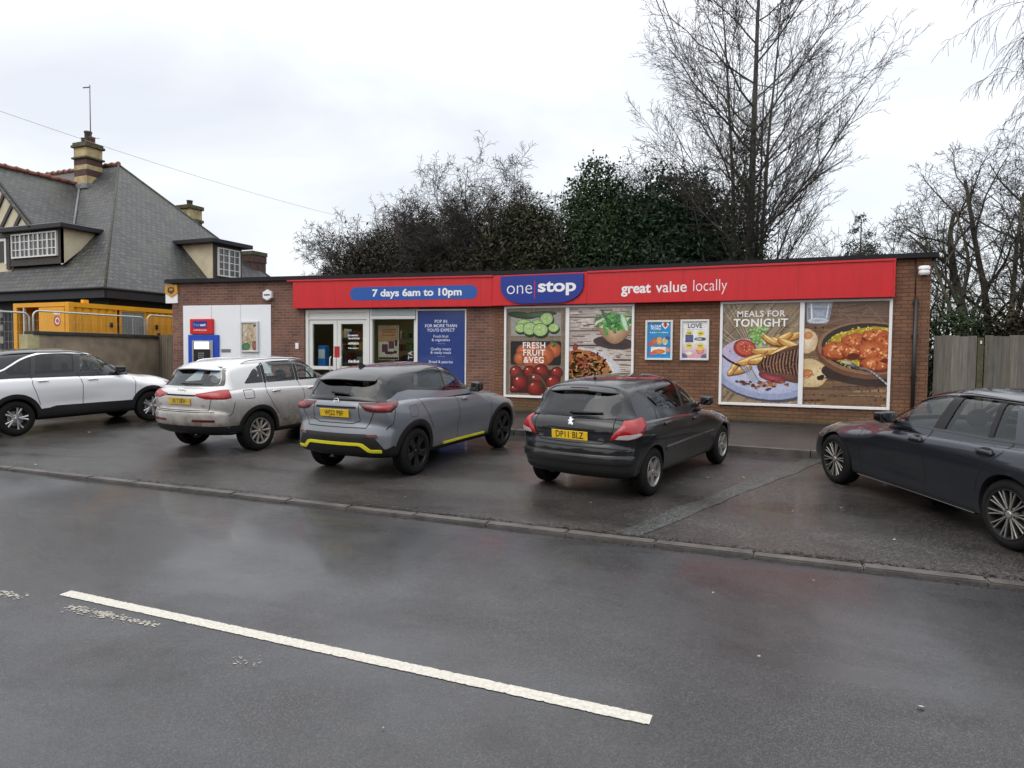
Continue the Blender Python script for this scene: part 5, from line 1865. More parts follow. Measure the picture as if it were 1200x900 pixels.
hp(f, 'stone_panel', [mat('grey_stone_block', (.30, .28, .25), .9, var=.3, vscale=3)])
def ridge(pts, name='ridge_tiles', m=None, n=None):
    f = MB()
    a, b_ = Vector(pts[0]), Vector(pts[1])
    L_ = (b_ - a).length
    k = int(L_ / .42)
    for i in range(k):
        p, q = a.lerp(b_, i / k), a.lerp(b_, (i + .97) / k)
        dz = Vector((0, 0, .03 + .02 * (i % 2)))
        f.tube([p + dz, q + Vector((0, 0, .03))], [.10, .09], 8)
        f.tube([p + Vector((0, 0, .04)), p.lerp(q, .12) + Vector((0, 0, .05))], [.12, .12], 8)
    return hp(f, name, [m or M_ridge])
ridge((AP, RL))
ridge(((-31, 17.35, 9.80), (-31, 21.4, 9.80)))
f = MB()
for a, b_ in ((AP, E0), (AP, E1)):
    f.tube([Vector(a) + Vector((0, 0, .02)), Vector(b_) + Vector((0, 0, .0))], .045, 6)
hp(f, 'hip_mortar', [mat('hip_mortar', (.070, .072, .055), .9, var=.4, vscale=4)])
# gabled wing
roof_plane([(-31, 17.3, 9.76), (-31, 21.5, 9.76), (-27.9, 19.0, 6.95), (-27.9, 17.3, 6.95)], M_slate)
roof_plane([(-31, 17.3, 9.76), (-31, 21.5, 9.76), (-33.75, 19.1, 6.98), (-33.75, 17.3, 6.98)], M_slate)
f = MB()
f.tube([(-31, 21.48, 9.80), (-27.88, 18.98, 6.98)], .05, 5); f.bbox((-27.98, 18.85, 6.80), (-27.86, 19.1, 7.0), .01)
hp(f, 'valley_flashing', [M_lead])
f = MB()
f.prism([(-33.9, 17.6, 6.98), (-28.1, 17.6, 6.98), (-31, 17.6, 9.62)], (0, .1, 0))
f.box((-33.6, 17.6, 5.2), (-29.62, 17.9, 6.72))
hp(f, 'gable_wall', [M_cream])
f = MB()
def beam(x0, z0, x1, z1, w, y=17.54, d=.06):
    a, b_ = Vector((x0, 0, z0)), Vector((x1, 0, z1))
    n_ = (b_ - a).normalized(); n_ = Vector((-n_.z, 0, n_.x)) * w / 2
    f.prism([(a + n_) + Vector((0, y, 0)), (b_ + n_) + Vector((0, y, 0)), (b_ - n_) + Vector((0, y, 0)), (a - n_) + Vector((0, y, 0))], (0, d, 0))
beam(-33.7, 6.84, -28.2, 6.84, .34, 17.50, .10)
beam(-31, 9.66, -27.95, 6.90, .24, 17.42, .10); beam(-31, 9.66, -34.05, 6.90, .24, 17.42, .10)
beam(-29.35, 7.0, -28.85, 7.6, .15); beam(-30.25, 7.0, -29.35, 8.05, .15); beam(-31.0, 7.0, -29.9, 8.5, .15); beam(-31, 7.0, -31, 9.4, .2); beam(-32.4, 7.0, -31.6, 8.2, .17)
beam(-33.7, 5.4, -33.7, 6.7, .2); beam(-29.72, 5.4, -29.72, 6.70, .22)
hp(f, 'timber_frame', [M_timber])
def casement(x0, x1, z0, z1, y, nx, nz, parent=None, axis='x'):
    """white small-paned window; axis x: faces -y, axis y: faces +x"""
    f = MB(); g = MB()
    def B(mb, u0, u1, d0, d1, a, b_):
        if axis == 'x': mb.box((u0, y + d0, a), (u1, y + d1, b_))
        else: mb.box((y - d1, u0, a), (y - d0, u1, b_))
    w = .055
    B(f, x0, x0 + w, -.04, .05, z0, z1); B(f, x1 - w, x1, -.04, .05, z0, z1); B(f, x0 + w, x1 - w, -.04, .05, z0, z0 + w); B(f, x0 + w, x1 - w, -.04, .05, z1 - w, z1)
    for i in range(1, nx):
        x = x0 + (x1 - x0) * i / nx
        ww = .035 if i % 2 == 0 else .016
        B(f, x - ww, x + ww, -.03, .04, z0 + w, z1 - w)
    for j in range(1, nz):
        z = z0 + (z1 - z0) * j / nz
        B(f, x0 + w, x1 - w, -.022, .03, z - .016, z + .016)
    B(g, x0 + w, x1 - w, .01, .02, z0 + w, z1 - w)
    o = hp(f, 'window', [M_wht], parent)
    q = g.build('pane', [M_pane], o)
    return o
f = MB(); f.box((-31.6, 17.56, 5.72), (-29.95, 17.62, 6.55)); hp(f, 'window', [M_timber])
f = MB()
for a in ((-31.7, -31.6), (-29.95, -29.84)): f.box((a[0], 17.54, 5.6), (a[1], 17.64, 6.66))
f.box((-31.6, 17.54, 6.55), (-29.95, 17.64, 6.66)); hp(f, 'window_frame', [M_wht])
# front dormer
f = MB()
f.box((-29.6, 17.56, 5.5), (-26.4, 17.62, 6.86)); hp(f, 'dormer_front', [M_timber])
casement(-29.42, -26.65, 5.80, 6.76, 17.52, 10, 3)
f = MB(); f.prism([(-26.4, 17.56, 5.45), (-26.4, 17.56, 6.86), (-26.4, 19.0, 6.86), (-26.4, 18.4, 6.2)], (-.1, 0, 0)); hp(f, 'dormer_cheek', [M_cream])
f = MB(); f.bbox((-30.0, 17.30, 6.84), (-26.1, 19.3, 7.02), .02); hp(f, 'dormer_roof', [M_navy])
f = MB(); f.bbox((-30.0, 17.36, 7.02), (-26.2, 19.2, 7.05), .01); hp(f, 'dormer_lead', [M_lead])
# side dormer
f = MB(); f.box((-23.66, 22.3, 4.9), (-23.6, 23.9, 6.85)); hp(f, 'dormer_front', [M_timber])
casement(22.48, 23.74, 5.45, 6.70, -23.56, 4, 4, None, 'y')
f = MB(); f.prism([(-23.67, 22.3, 4.9), (-23.67, 22.3, 6.85), (-25.75, 22.3, 6.85), (-25.5, 22.3, 6.7)], (0, .1, 0)); hp(f, 'dormer_cheek', [M_cream])
f = MB(); f.bbox((-26.0, 21.95, 6.84), (-23.3, 24.3, 7.02), .02); hp(f, 'dormer_roof', [M_navy])
# chimneys
def chimney(cx, cy, sx, sy, bands, pots, rot=0):
    f = MB()
    for z0, z1, g_, mi in bands: f.bbox((cx - sx / 2 - g_, cy - sy / 2 - g_, z0), (cx + sx / 2 + g_, cy + sy / 2 + g_, z1), .02 if g_ else .004, mi)
    c_ = hp(f, 'chimney', [M_stone, M_brickd, M_moss])
    for px, h, r_, mm in pots:
        f = MB()
        z = bands[-1][1]
        f.lathe([(r_, z - .05), (r_, z + h * .85), (r_ * 1.15, z + h * .87), (r_ * 1.15, z + h), (r_ * .8, z + h), (r_ * .8, z)], 14, 'z', o=(cx + px, cy, 0))
        f.build('chimney_pot', [mm], c_)
    return c_
M_pot1 = mat('clay_pot', (.20, .075, .055), .8, var=.3, vscale=8)
M_pot2 = mat('grey_pot', (.10, .085, .07), .85, var=.3, vscale=8)
ch = chimney(-30.7, 21.7, .86, .78, [(8.3, 9.75, 0, 1), (9.752, 10.15, 0, 0), (10.152, 10.45, 0, 1), (10.452, 10.66, 0, 0), (10.662, 10.94, 0, 1), (10.942, 11.03, .08, 2), (11.032, 11.46, 0, 0), (11.462, 11.58, .09, 2), (11.582, 11.70, .04, 2)],
             [(-.24, .30, .13, M_pot2), (.02, .58, .15, M_pot2), (.30, .28, .12, M_pot1)])
f = MB(); f.bbox((-31.25, 21.22, 9.55), (-30.15, 22.2, 9.80), .02); f.build('flashing', [M_lead], ch)
f = MB(); f.tube([(-30.30, 21.55, 11.6), (-30.30, 21.55, 14.3)], .025, 6); f.tube([(-30.3, 21.55, 14.2), (-30.55, 21.4, 14.16)], .03, 5); f.tube([(-30.25, 21.55, 11.9), (-29.5, 21.4, 11.75)], .012, 5); f.build('aerial', [mat('aerial_grey', (.16, .16, .17), .5)], ch)
chimney(-29.7, 26.5, .85, .8, [(5.5, 8.9, 0, 1), (8.902, 9.05, .07, 2), (9.052, 9.55, 0, 0), (9.552, 9.75, .08, 2)], [(0, .30, .14, M_pot2)])
chimney(-25.3, 26.3, .95, .9, [(4.8, 6.1, 0, 1), (6.102, 6.55, 0, 1), (6.552, 6.9, .03, 1), (6.902, 7.1, .06, 2)], [])

# ---- yellow site container
cn = empty('site_container', (-20.1, 15.7, .55), 0, 'orange yellow steel site container behind the wire mesh fence', 'container')
CB = Vector((-20.1, 15.7, .55))
M_yc = mat('yellow_container_paint', srgb(224, 158, 24), .5, var=.10, vscale=2.2)
M_ycd = mat('door_steel_grey', (.20, .21, .21), .5, var=.3, vscale=4)  # own grey of the container's steel side door
def cp(mb, name, m, **k):
    o = mb.build(name, m, cn, **k); o.location = -CB; return o
f = MB()
x0, x1, y0, y1, z0, z1 = -21.35, -18.9, 12.71, 18.9, .62, 3.47
# corrugated long side
def corr(ya, yb, za, zb_):
    y = ya; st = [0, .04, .10, .14]; dp = [0, .035, .035, 0]
    pts = []
    while y < yb:
        for s_, d in zip(st, dp):
            if y + s_ <= yb: pts.append((y + s_, d))
        y += .24
    for (a, da), (b_, db) in zip(pts[:-1], pts[1:]):
        f.quad((x1 - .03 - da, a, za), (x1 - .03 - db, b_, za), (x1 - .03 - db, b_, zb_), (x1 - .03 - da, a, zb_))
corr(y0 + .15, 14.30, z0 + .15, z1 - .13); corr(15.16, y1 - .15, z0 + .15, z1 - .13)
f.box((x1 - .05, 14.28, z0 + .15), (x1 - .02, 14.34, z1 - .13)); f.box((x1 - .05, 15.12, z0 + .15), (x1 - .02, 15.18, z1 - .13)); f.box((x1 - .05, 14.34, 3.30), (x1 - .02, 15.12, z1 - .13))
for yy in (y0, y1 - .16):
    for xx in (x0, x1 - .16): f.bbox((xx, yy, z0), (xx + .16, yy + .16, z1), .01)
for yy in (y0, y1 - .12):
    f.box((x0 + .16, yy, z1 - .12), (x1 - .16, yy + .12, z1)); f.box((x0 + .16, yy, z0), (x1 - .16, yy + .12, z0 + .15))
for xx in (x0, x1 - .08):
    f.box((xx, y0 + .16, z1 - .13), (xx + .08, y1 - .16, z1)); f.box((xx, y0 + .16, z0), (xx + .08, y1 - .16, z0 + .15))
f.box((x0 + .02, y0 + .16, z0 + .1), (x0 + .06, y1 - .16, z1 - .1)); f.box((x0 + .1, y1 - .1, z0 + .1), (x1 - .1, y1 - .05, z1 - .1))
f.box((x0 + .05, y0 + .05, z1 - .06), (x1 - .05, y1 - .05, z1 - .03))
f.box((x0 + .05, y0 + .05, z0 + .08), (x1 - .05, y1 - .05, z0 + .12))
f.bbox((-19.1, 13.2, z1), (-18.98, 13.36, z1 + .10), .01)
cp(f, 'container_shell', [M_yc])
f = MB(); f.bbox((-20.16, 12.69, z0 + .15), (-19.06, 12.76, 3.33), .006)
d = cp(f, 'container_door', [M_yc])
f = MB()
for k in range(1): f.lathe([(.10, 12.682), (.145, 12.682)], 28, 'y', o=(-19.36, 0, 2.94), smooth=False)
f.lathe([(.001, 12.680), (.06, 12.680)], 20, 'y', o=(-19.33, 0, 2.94), smooth=False)
f.build('warning_disc', [mat('sign_red', srgb(190, 30, 30), .4)], d)
f = MB(); f.lathe([(.06, 12.6805), (.10, 12.6805)], 28, 'y', o=(-19.34, 0, 2.94), smooth=False); f.box((-19.50, 12.68, 3.12), (-19.22, 12.684, 3.18)); f.build('door_label', [M_wl], d)
f = MB(); f.bbox((-20.92, 12.72, z0 + .15), (-20.86, 12.78, 3.36), .005); cp(f, 'door_post', [mat('pale_post', (.55, .50, .45), .5)])
f = MB(); f.box((x1 - .05, 14.35, z0 + .15), (x1 - .035, 15.11, 3.29)); f.box((x1 - .03, 14.70, z0 + .2), (x1 - .022, 14.73, 3.2), 1)
cp(f, 'side_door', [M_ycd, M_alu])
f = MB()
for y, z in ((14.0, 2.88), (15.55, 2.88), (15.62, 2.62)): f.bbox((x1 - .03, y - .05, z - .07), (x1 + .0, y + .05, z + .07), .01)
cp(f, 'vent_box', [M_plas])
# ---- mesh fence panels
M_galv = mat('galvanised_tube', (.45, .50, .48), .45, metal=.4, var=.2, vscale=8)
def heras(ya, yb, zb_, label):
    X = -18.5
    zt = zb_ + 2.05
    f = MB()
    r = .15
    pts = [(X, ya, zb_), (X, ya, zt - r)] + [(X, ya + r * (1 - cos(t)), zt - r + r * sin(t)) for t in (.4, .8, 1.2)] + [(X, ya + r, zt), (X, yb - r, zt)] + [(X, yb - r * (1 - cos(t)), zt - r + r * sin(t)) for t in (1.2, .8, .4)] + [(X, yb, zt - r), (X, yb, zb_)]
    f.tube(pts, .024, 8)
    f.tube([(X, ya, zb_ + .15), (X, yb, zb_ + .15)], .02, 6)
    w = f.build('mesh_fence', [M_galv])
    g = MB()
    y = ya + .1
    while y < yb - .05:
        g.tube([(X, y, zb_ + .15), (X, y, zt - .02)], .0024, 3, caps=False); y += .09
    z = zb_ + .3
    while z < zt:
        g.tube([(X, ya, z), (X, yb, z)], .0024, 3, caps=False); z += .25
    g.build('wire_mesh', [M_galv], w)
    h = MB()
    for yy in (ya, yb): h.bbox((X - .12, yy - .30, zb_ - .14), (X + .12, yy + .30, zb_ + .01), .03)
    h.build('foot_block', [M_plas], w)
    return tag(w, label, 'fence', 'wire mesh fence panels along the yard')
heras(8.0, 11.40, 1.02, 'wire mesh fence panel left of the container corner post')
heras(11.50, 14.78, 1.09, 'wire mesh fence panel across the middle of the yellow container')
heras(14.88, 18.2, 1.17, 'wire mesh fence panel running behind the shop corner')
# ---- rendered boundary wall, board gate
M_rend = mat('stained_render', (.235, .19, .135), .85, var=.42, vscale=1.6, bump=.3, bscale=18)
f = MB(); f.box((-18.35, 11.10, .2), (-18.05, 14.95, 2.50), 0); f.bbox((-18.40, 11.2, 2.502), (-18.0, 14.97, 2.60), .02, 1); f.bbox((-18.37, 11.06, .2), (-18.03, 11.36, 2.505), .01, 2)
tag(f.build('boundary_wall', [M_rend, mat('mossy_coping', (.038, .036, .030), .85, var=.5, vscale=5), mat('pale_pier', (.42, .38, .20), .85, var=.25, vscale=4)]), 'low stained rendered boundary wall with dark coping in front of the container', 'wall')
def boards(name, label, a, b_, z0, z1, cat, n, group=None, seed=1, m=None):
    r_ = random.Random(seed)
    a, b_ = Vector((*a, 0)), Vector((*b_, 0))
    d = (b_ - a); L_ = d.length; d.normalize(); nn = Vector((d.y, -d.x, 0))
    f = MB()
    for i in range(n):
        p = a + d * (L_ * i / n + .002); q = a + d * (L_ * (i + 1.06) / n)
        o1, o2 = nn * (.012 + r_.uniform(0, .006)), nn * (.026 + r_.uniform(0, .006))
        zt = z1 + r_.uniform(-.018, .012)
        c = tuple(v * r_.uniform(.72, 1.22) for v in (1, 1, 1))
        k = r_.uniform(.72, 1.2); c = (k, k * r_.uniform(.97, 1.02), k * r_.uniform(.94, 1.02))
        lo = [p + o1, q + o2, q, p]
        f.add([v + Vector((0, 0, z0)) for v in lo] + [v + Vector((0, 0, zt)) for v in lo], [(0, 1, 5, 4), (1, 2, 6, 5), (2, 3, 7, 6), (3, 0, 4, 7), (4, 5, 6, 7)], 0, False, c)
    for z in (z0 + .3, (z0 + z1) / 2, z1 - .3):
        p, q = a - nn * .002, b_ - nn * .002
        f.prism([p + Vector((0, 0, z - .04)), q + Vector((0, 0, z - .04)), q + Vector((0, 0, z + .04)), p + Vector((0, 0, z + .04))], -nn * .05, 0, (.8, .8, .8))
    return tag(f.build(name, [m], colors=True), label, cat, group)
def wood_attr(name, base, streak=.35):
    m, n, b = new_mat(name)
    Nn, Lk = n.nodes.new, n.links.new
    at = Nn("ShaderNodeVertexColor"); at.layer_name = "Col"
    tcn = Nn("ShaderNodeTexCoord"); mp = Nn("ShaderNodeMapping"); mp.inputs['Scale'].default_value = (22, 22, 1.2)
    Lk(tcn.outputs['Object'], mp.inputs[0])
    ns = Nn("ShaderNodeTexNoise"); ns.inputs['Scale'].default_value = 1.5; ns.inputs['Detail'].default_value = 6; ns.inputs['Roughness'].default_value = .7
    Lk(mp.outputs[0], ns.inputs['Vector'])
    n2 = Nn("ShaderNodeTexNoise"); n2.inputs['Scale'].default_value = 2.2; n2.inputs['Detail'].default_value = 6
    Lk(tcn.outputs['Object'], n2.inputs['Vector'])
    mr = Nn("ShaderNodeMapRange"); mr.inputs['From Min'].default_value = .3; mr.inputs['From Max'].default_value = .7; mr.inputs['To Min'].default_value = 1 - streak; mr.inputs['To Max'].default_value = 1 + streak
    Lk(ns.outputs['Fac'], mr.inputs['Value'])
    v1 = Nn("ShaderNodeVectorMath"); v1.operation = 'SCALE'; Lk(at.outputs[0], v1.inputs[0]); Lk(mr.outputs[0], v1.inputs['Scale'])
    v2 = Nn("ShaderNodeVectorMath"); v2.operation = 'MULTIPLY'; v2.inputs[1].default_value = base; Lk(v1.outputs[0], v2.inputs[0])
    mx_ = Nn("ShaderNodeMix"); mx_.data_type = 'RGBA'
    m4 = Nn("ShaderNodeMapRange"); m4.inputs['From Min'].default_value = .52; m4.inputs['From Max'].default_value = .75; m4.inputs['To Max'].default_value = .55
    Lk(n2.outputs['Fac'], m4.inputs['Value']); Lk(m4.outputs[0], mx_.inputs[0]); Lk(v2.outputs[0], mx_.inputs[6]); mx_.inputs[7].default_value = (.060, .058, .030, 1)
    Lk(mx_.outputs[2], b.inputs['Base Color'])
    b.inputs['Roughness'].default_value = .85
    return m
M_board = wood_attr('weathered_grey_board', (.145, .135, .115))
M_gate = wood_attr('weathered_brown_board', (.135, .115, .085))
boards('board_gate', 'grey brown vertical board gate between rendered wall and shop corner', (-18.2, 14.97), (-16.62, 14.40), .5, 2.60, 'gate', 12, seed=3, m=M_gate)
xx = 2.42
for i, (a, b_) in enumerate(((2.42, 3.12), (3.26, 5.08), (5.22, 7.04), (7.18, 9.0))):
    boards('wooden_fence', ('narrow grey featheredge fence panel beside the shop corner', 'grey featheredge fence panel right of the mossy gap post', 'grey featheredge fence panel further along', 'grey featheredge fence panel at the far end')[i], (a, 15.6), (b_, 15.6), .55, 2.54, 'fence', max(5, int((b_ - a) / .125)), 'wooden fence panels right of the shop', 10 + i, M_board)
M_post = mat('mossy_post', (.075, .070, .038), .9, var=.45, vscale=6)
for i, x in enumerate((3.19, 5.15, 7.11)):
    f = MB(); f.bbox((-.05, -.05, 0), (.05, .05, 1.92), .01); f.bbox((-.012, -.075, 1.80), (.012, -.05, 1.86), .004, 1)
    tag(f.build('fence_post', [M_post, M_wl], loc=(x, 15.61, .58)), ('mossy fence post with a pale tag between the first two panels', 'mossy fence post behind the dark estate car', 'mossy fence post furthest from the shop')[i], 'fence post', 'posts of the wooden fence')
# ================================================================== TREES
def noise3(r):
    return Vector((r.gauss(0, 1), r.gauss(0, 1), r.gauss(0, 1)))
class Grow:
    def __init__(s, seed, P):
        s.r = random.Random(seed); s.P = P; s.out = []; s.tips = []
    def go(s, p, d, L, rad, lev):
        P, r = s.P, s.r
        n = P['seg'][min(lev, len(P['seg']) - 1)]
        p = Vector(p); d = Vector(d).normalized()
        pts, rs = [p.copy()], [rad]
        wig, up = P['wig'][min(lev, len(P['wig']) - 1)], P['up'][min(lev, len(P['up']) - 1)]
        end = rad * P['tap']
        for i in range(n):
            d = (d + noise3(r) * wig + Vector((0, 0, up))).normalized()
            p = p + d * (L / n)
            pts.append(p.copy()); rs.append(max(P['rmin'], rad + (end - rad) * (i + 1) / n))
        s.out.append((pts, rs, lev))
        if lev >= P['levels']:
            s.tips.append((pts[-1], d)); return
        k = P['kids'][lev]
        for j in range(k):
            t = P['t0'][lev] + (1 - P['t0'][lev]) * ((j + r.uniform(.1, .9)) / k)
            i = min(int(t * n), n - 1); q = pts[i].lerp(pts[i + 1], t * n - i)
            ax = (pts[i + 1] - pts[i]).normalized()
            o = ax.orthogonal().normalized()
            o = Matrix.Rotation(j * 2.4 + r.uniform(-.6, .6), 3, ax) @ o
            a = max(.12, r.gauss(P['ang'][lev], .14))
            nd = ax * cos(a) + o * sin(a)
            s.go(q, nd, L * P['lr'][lev] * r.uniform(.65, 1.2) * (1.15 - .5 * t), max(P['rmin'], rs[i] * P['rr'][lev]), lev + 1)
    def meshes(s, split=2):
        """trunk-and-limb mesh and twig mesh as (verts, faces)"""
        A = [([], [], 0), ([], [], 0)]
        res = []
        for which in (0, 1):
            vs, fs = [], []
            for pts, rs, lev in s.out:
                if (lev >= split) != bool(which): continue
                seg = 7 if lev == 0 else (5 if lev == 1 else 3)
                t = (pts[-1] - pts[0]).normalized()
                nx = t.orthogonal().normalized(); ny = t.cross(nx)
                b = len(vs)
                ring = [(cos(2 * pi * k / seg), sin(2 * pi * k / seg)) for k in range(seg)]
                for p, r_ in zip(pts, rs):
                    for c_, s_ in ring:
                        vs.append((p.x + (nx.x * c_ + ny.x * s_) * r_, p.y + (nx.y * c_ + ny.y * s_) * r_, p.z + (nx.z * c_ + ny.z * s_) * r_))
                for i in range(len(pts) - 1):
                    for k in range(seg):
                        k2 = (k + 1) % seg
                        fs.append((b + i * seg + k, b + i * seg + k2, b + (i + 1) * seg + k2, b + (i + 1) * seg + k))
            res.append((vs, fs))
        return res
def quick(name, vs, fs, m, parent=None, loc=None, cols=None):
    me = bpy.data.meshes.new(name)
    me.from_pydata(vs, [], fs)
    me.materials.append(m)
    me.polygons.foreach_set("use_smooth", [True] * len(fs))
    if cols is not None:
        ca = me.color_attributes.new("Col", 'FLOAT_COLOR', 'POINT')
        ca.data.foreach_set("color", np.asarray(cols, dtype=np.float32).ravel())
    me.update()
    o = bpy.data.objects.new(name, me)
    COL.objects.link(o)
    if parent: o.parent = parent
    if loc is not None: o.location = loc
    return o
def leaves(seed, blobs, n, size, cols, flat=0.0, shell=.55):
    """n leaf faces in clumps through the volume of blobs (x,y,z,rx,ry,rz)"""
    g = np.random.default_rng(seed)
    B = np.array(blobs, float)
    w = B[:, 3] * B[:, 4] * B[:, 5]; w /= w.sum()
    ncl = max(20, n // 26)
    k = g.choice(len(B), ncl, p=w)
    d = g.normal(size=(ncl, 3)); d /= np.linalg.norm(d, axis=1)[:, None]
    rad = g.random(ncl) ** (1 / 3) * (1 - shell) + shell * (g.random(ncl) ** .25)
    rad *= g.normal(1.0, .10, ncl)
    cc = B[k, :3] + d * B[k, 3:] * rad[:, None]
    ci = g.integers(0, ncl, n)
    cs = (B[k, 3:].mean(1) * .16 + .08)[ci]
    c = cc[ci] + g.normal(size=(n, 3)) * cs[:, None] * np.array([1, 1, .8])
    a = g.normal(size=(n, 3)); a[:, 2] *= (1 - flat); a /= np.linalg.norm(a, axis=1)[:, None]
    b = np.cross(a, g.normal(size=(n, 3))); b /= np.linalg.norm(b, axis=1)[:, None]
    s = size * g.uniform(.6, 1.35, n)[:, None]
    V = np.stack([c - a * s, c + b * s * .42, c + a * s, c - b * s * .42], 1).reshape(-1, 3)
    F = np.arange(4 * n).reshape(n, 4)
    C_ = np.array(cols)
    cl = C_[g.integers(0, len(C_), ncl)][ci] * g.uniform(.7, 1.3, n)[:, None]
    CC = np.concatenate([np.repeat(cl, 4, 0), np.ones((4 * n, 1))], 1)
    return V.tolist(), F.tolist(), CC
M_leaf = None
def leaf_mat(name, rough=.6):
    m, n, b = new_mat(name)
    at = n.nodes.new("ShaderNodeVertexColor"); at.layer_name = "Col"
    n.links.new(at.outputs[0], b.inputs['Base Color'])
    b.inputs['Roughness'].default_value = rough
    b.inputs['Specular IOR Level'].default_value = .15
    return m
M_leaf = leaf_mat('evergreen_leaf')
M_barkg = mat('grey_bark', (.072, .066, .058), .9, var=.4, vscale=4)
M_barkm = mat('mossy_green_bark', (.085, .080, .054), .9, var=.45, vscale=3)
M_barkd = mat('dark_twig_bark', (.030, .026, .023), .9, var=.3, vscale=4)
M_twigb = mat('grey_brown_twig', (.050, .042, .037), .9)
BIG = dict(levels=4, seg=[10, 7, 5, 4, 3], wig=[.010, .035, .06, .09, .12], up=[.02, .06, .055, .045, .04], tap=.16, rmin=.005, kids=[20, 11, 7, 4], t0=[.22, .2, .15, .1], ang=[.74, .46, .52, .6], lr=[.41, .42, .46, .5], rr=[.34, .42, .48, .6])
HAW = dict(levels=4, seg=[6, 5, 5, 4, 3], wig=[.10, .18, .22, .24, .25], up=[.05, .05, .03, .01, .0], tap=.3, rmin=.0065, kids=[12, 11, 8, 6], t0=[.22, .12, .12, .1], ang=[.75, .8, .85, .9], lr=[.62, .55, .5, .5], rr=[.55, .5, .5, .6])
def tree(name, label, seed, base, stems, P, m_trunk, m_twig, cat='tree', ivy=None, group=None, split=2):
    """stems: list of (dx, dy, dir, length, radius)"""
    root = empty(name, base, 0, label, cat, group)
    g = Grow(seed, P)
    for dx, dy, d, L_, r_ in stems: g.go((dx, dy, -.1), d, L_, r_, 0)
    (v0, f0), (v1, f1) = g.meshes(split)
    quick('trunk', v0, f0, m_trunk, root)
    quick('crown', v1, f1, m_twig, root)
    if ivy:
        v, f, c = leaves(seed + 5, ivy, 5200, .055, [(.022, .034, .013), (.030, .045, .018), (.016, .026, .010)], shell=.6)
        quick('ivy', v, f, M_leaf, root, cols=c)
    return root, g
# big bare tree behind the roof: limbs leave the leaders and curve up to an oval crown
def oval_tree(seed, base, label):
    root = empty('bare_tree', base, 0, label, 'tree')
    P = dict(levels=4, seg=[10, 7, 5, 4, 3], wig=[.01, .03, .07, .10, .13], up=[.0, .03, .06, .05, .04], tap=.25, rmin=.005, kids=[0, 0, 6, 3], t0=[.2, .2, .12, .1], ang=[.7, .5, .5, .6], lr=[.4, .4, .46, .5], rr=[.34, .42, .5, .6])
    G = Grow(seed, P); R = G.r
    env = lambda z: float(np.interp(z, [3, 5.5, 8, 10.5, 12.5, 14.5, 17], [.5, 1.9, 3.2, 3.7, 3.3, 2.2, .7]))
    leaders = [((0, 0), 16.6, .18, (.15, 0)), ((-.28, .1), 14.6, .11, (-.9, .3)), ((.26, -.05), 14.2, .10, (.6, .2)), ((.1, .3), 13.4, .08, (.3, 1.2)), ((-.9, .2), 9.0, .055, (-1.5, .2))]
    for (bx, by), H, r0, (ex, ey) in leaders:
        n = 12
        pts = [Vector((bx + ex * (i / n) ** 1.6 + R.gauss(0, .02), by + ey * (i / n) ** 1.6 + R.gauss(0, .02), -.1 + H * i / n)) for i in range(n + 1)]
        rs = [max(.012, r0 * (1 - .93 * i / n)) for i in range(n + 1)]
        G.out.append((pts, rs, 0))
        nl = 30 if r0 > .15 else (14 if r0 > .06 else 7)
        for k in range(nl):
            t = .17 + .78 * (k + R.random()) / nl
            i = min(int(t * n), n - 1); q = pts[i].lerp(pts[i + 1], t * n - i)
            az = k * 2.4 + R.uniform(-.5, .5)
            ze = q.z + (3.6 + R.uniform(-.4, 1.2)) * (1 - .55 * t)
            w_ = env(ze) * R.uniform(.72, 1.05)
            e = Vector((w_ * cos(az), w_ * sin(az) * .9, ze))
            if (e.xy - q.xy).length < .5: continue
            c1 = q.lerp(e, .5); c1.z -= .12 * (e - q).length * R.uniform(.3, 1.2)
            m = 7
            lp = [q * (1 - s_) ** 2 + c1 * 2 * s_ * (1 - s_) + e * s_ * s_ + noise3(R) * .03 for s_ in [a / m for a in range(m + 1)]]
            lr_ = max(.011, min(rs[i] * .42, .011 * (e - q).length))
            lrs = [max(.006, lr_ * (1 - .75 * a / m)) for a in range(m + 1)]
            G.out.append((lp, lrs, 1))
            L_ = (e - q).length
            nk = int(3 + L_ * 2.1)
            for c_ in range(nk):
                u = .18 + .82 * (c_ + R.random()) / nk
                a = min(int(u * m), m - 1); pq = lp[a].lerp(lp[a + 1], u * m - a)
                ax = (lp[a + 1] - lp[a]).normalized(); o_ = Matrix.Rotation(c_ * 2.4 + R.uniform(-.5, .5), 3, ax) @ ax.orthogonal().normalized()
                an = R.uniform(.35, .75)
                G.go(pq, ax * cos(an) + o_ * sin(an), (.34 * L_ + .35) * R.uniform(.6, 1.1) * (1.2 - .6 * u), max(.0055, lrs[a] * .6), 2)
    (v0, f0), (v1, f1) = G.meshes(2)
    quick('trunk', v0, f0, M_barkg, root)
    quick('crown', v1, f1, M_twigb, root)
    v, f, c = leaves(seed + 5, [(0, 0, 3.5, .34, .34, 3.6), (-.26, .1, 5.6, .24, .24, 2.6), (.28, 0, 4.0, .24, .24, 2.8), (-.02, -.02, 7.6, .2, .2, 1.8)], 7500, .06, [(.030, .046, .020), (.040, .058, .026), (.022, .036, .016)], shell=.6)
    quick('ivy', v, f, M_leaf, root, cols=c)
oval_tree(35, (-1.62, 23.5, .62), 'tall bare spreading tree with ivied twin trunk rising over the shop roof')
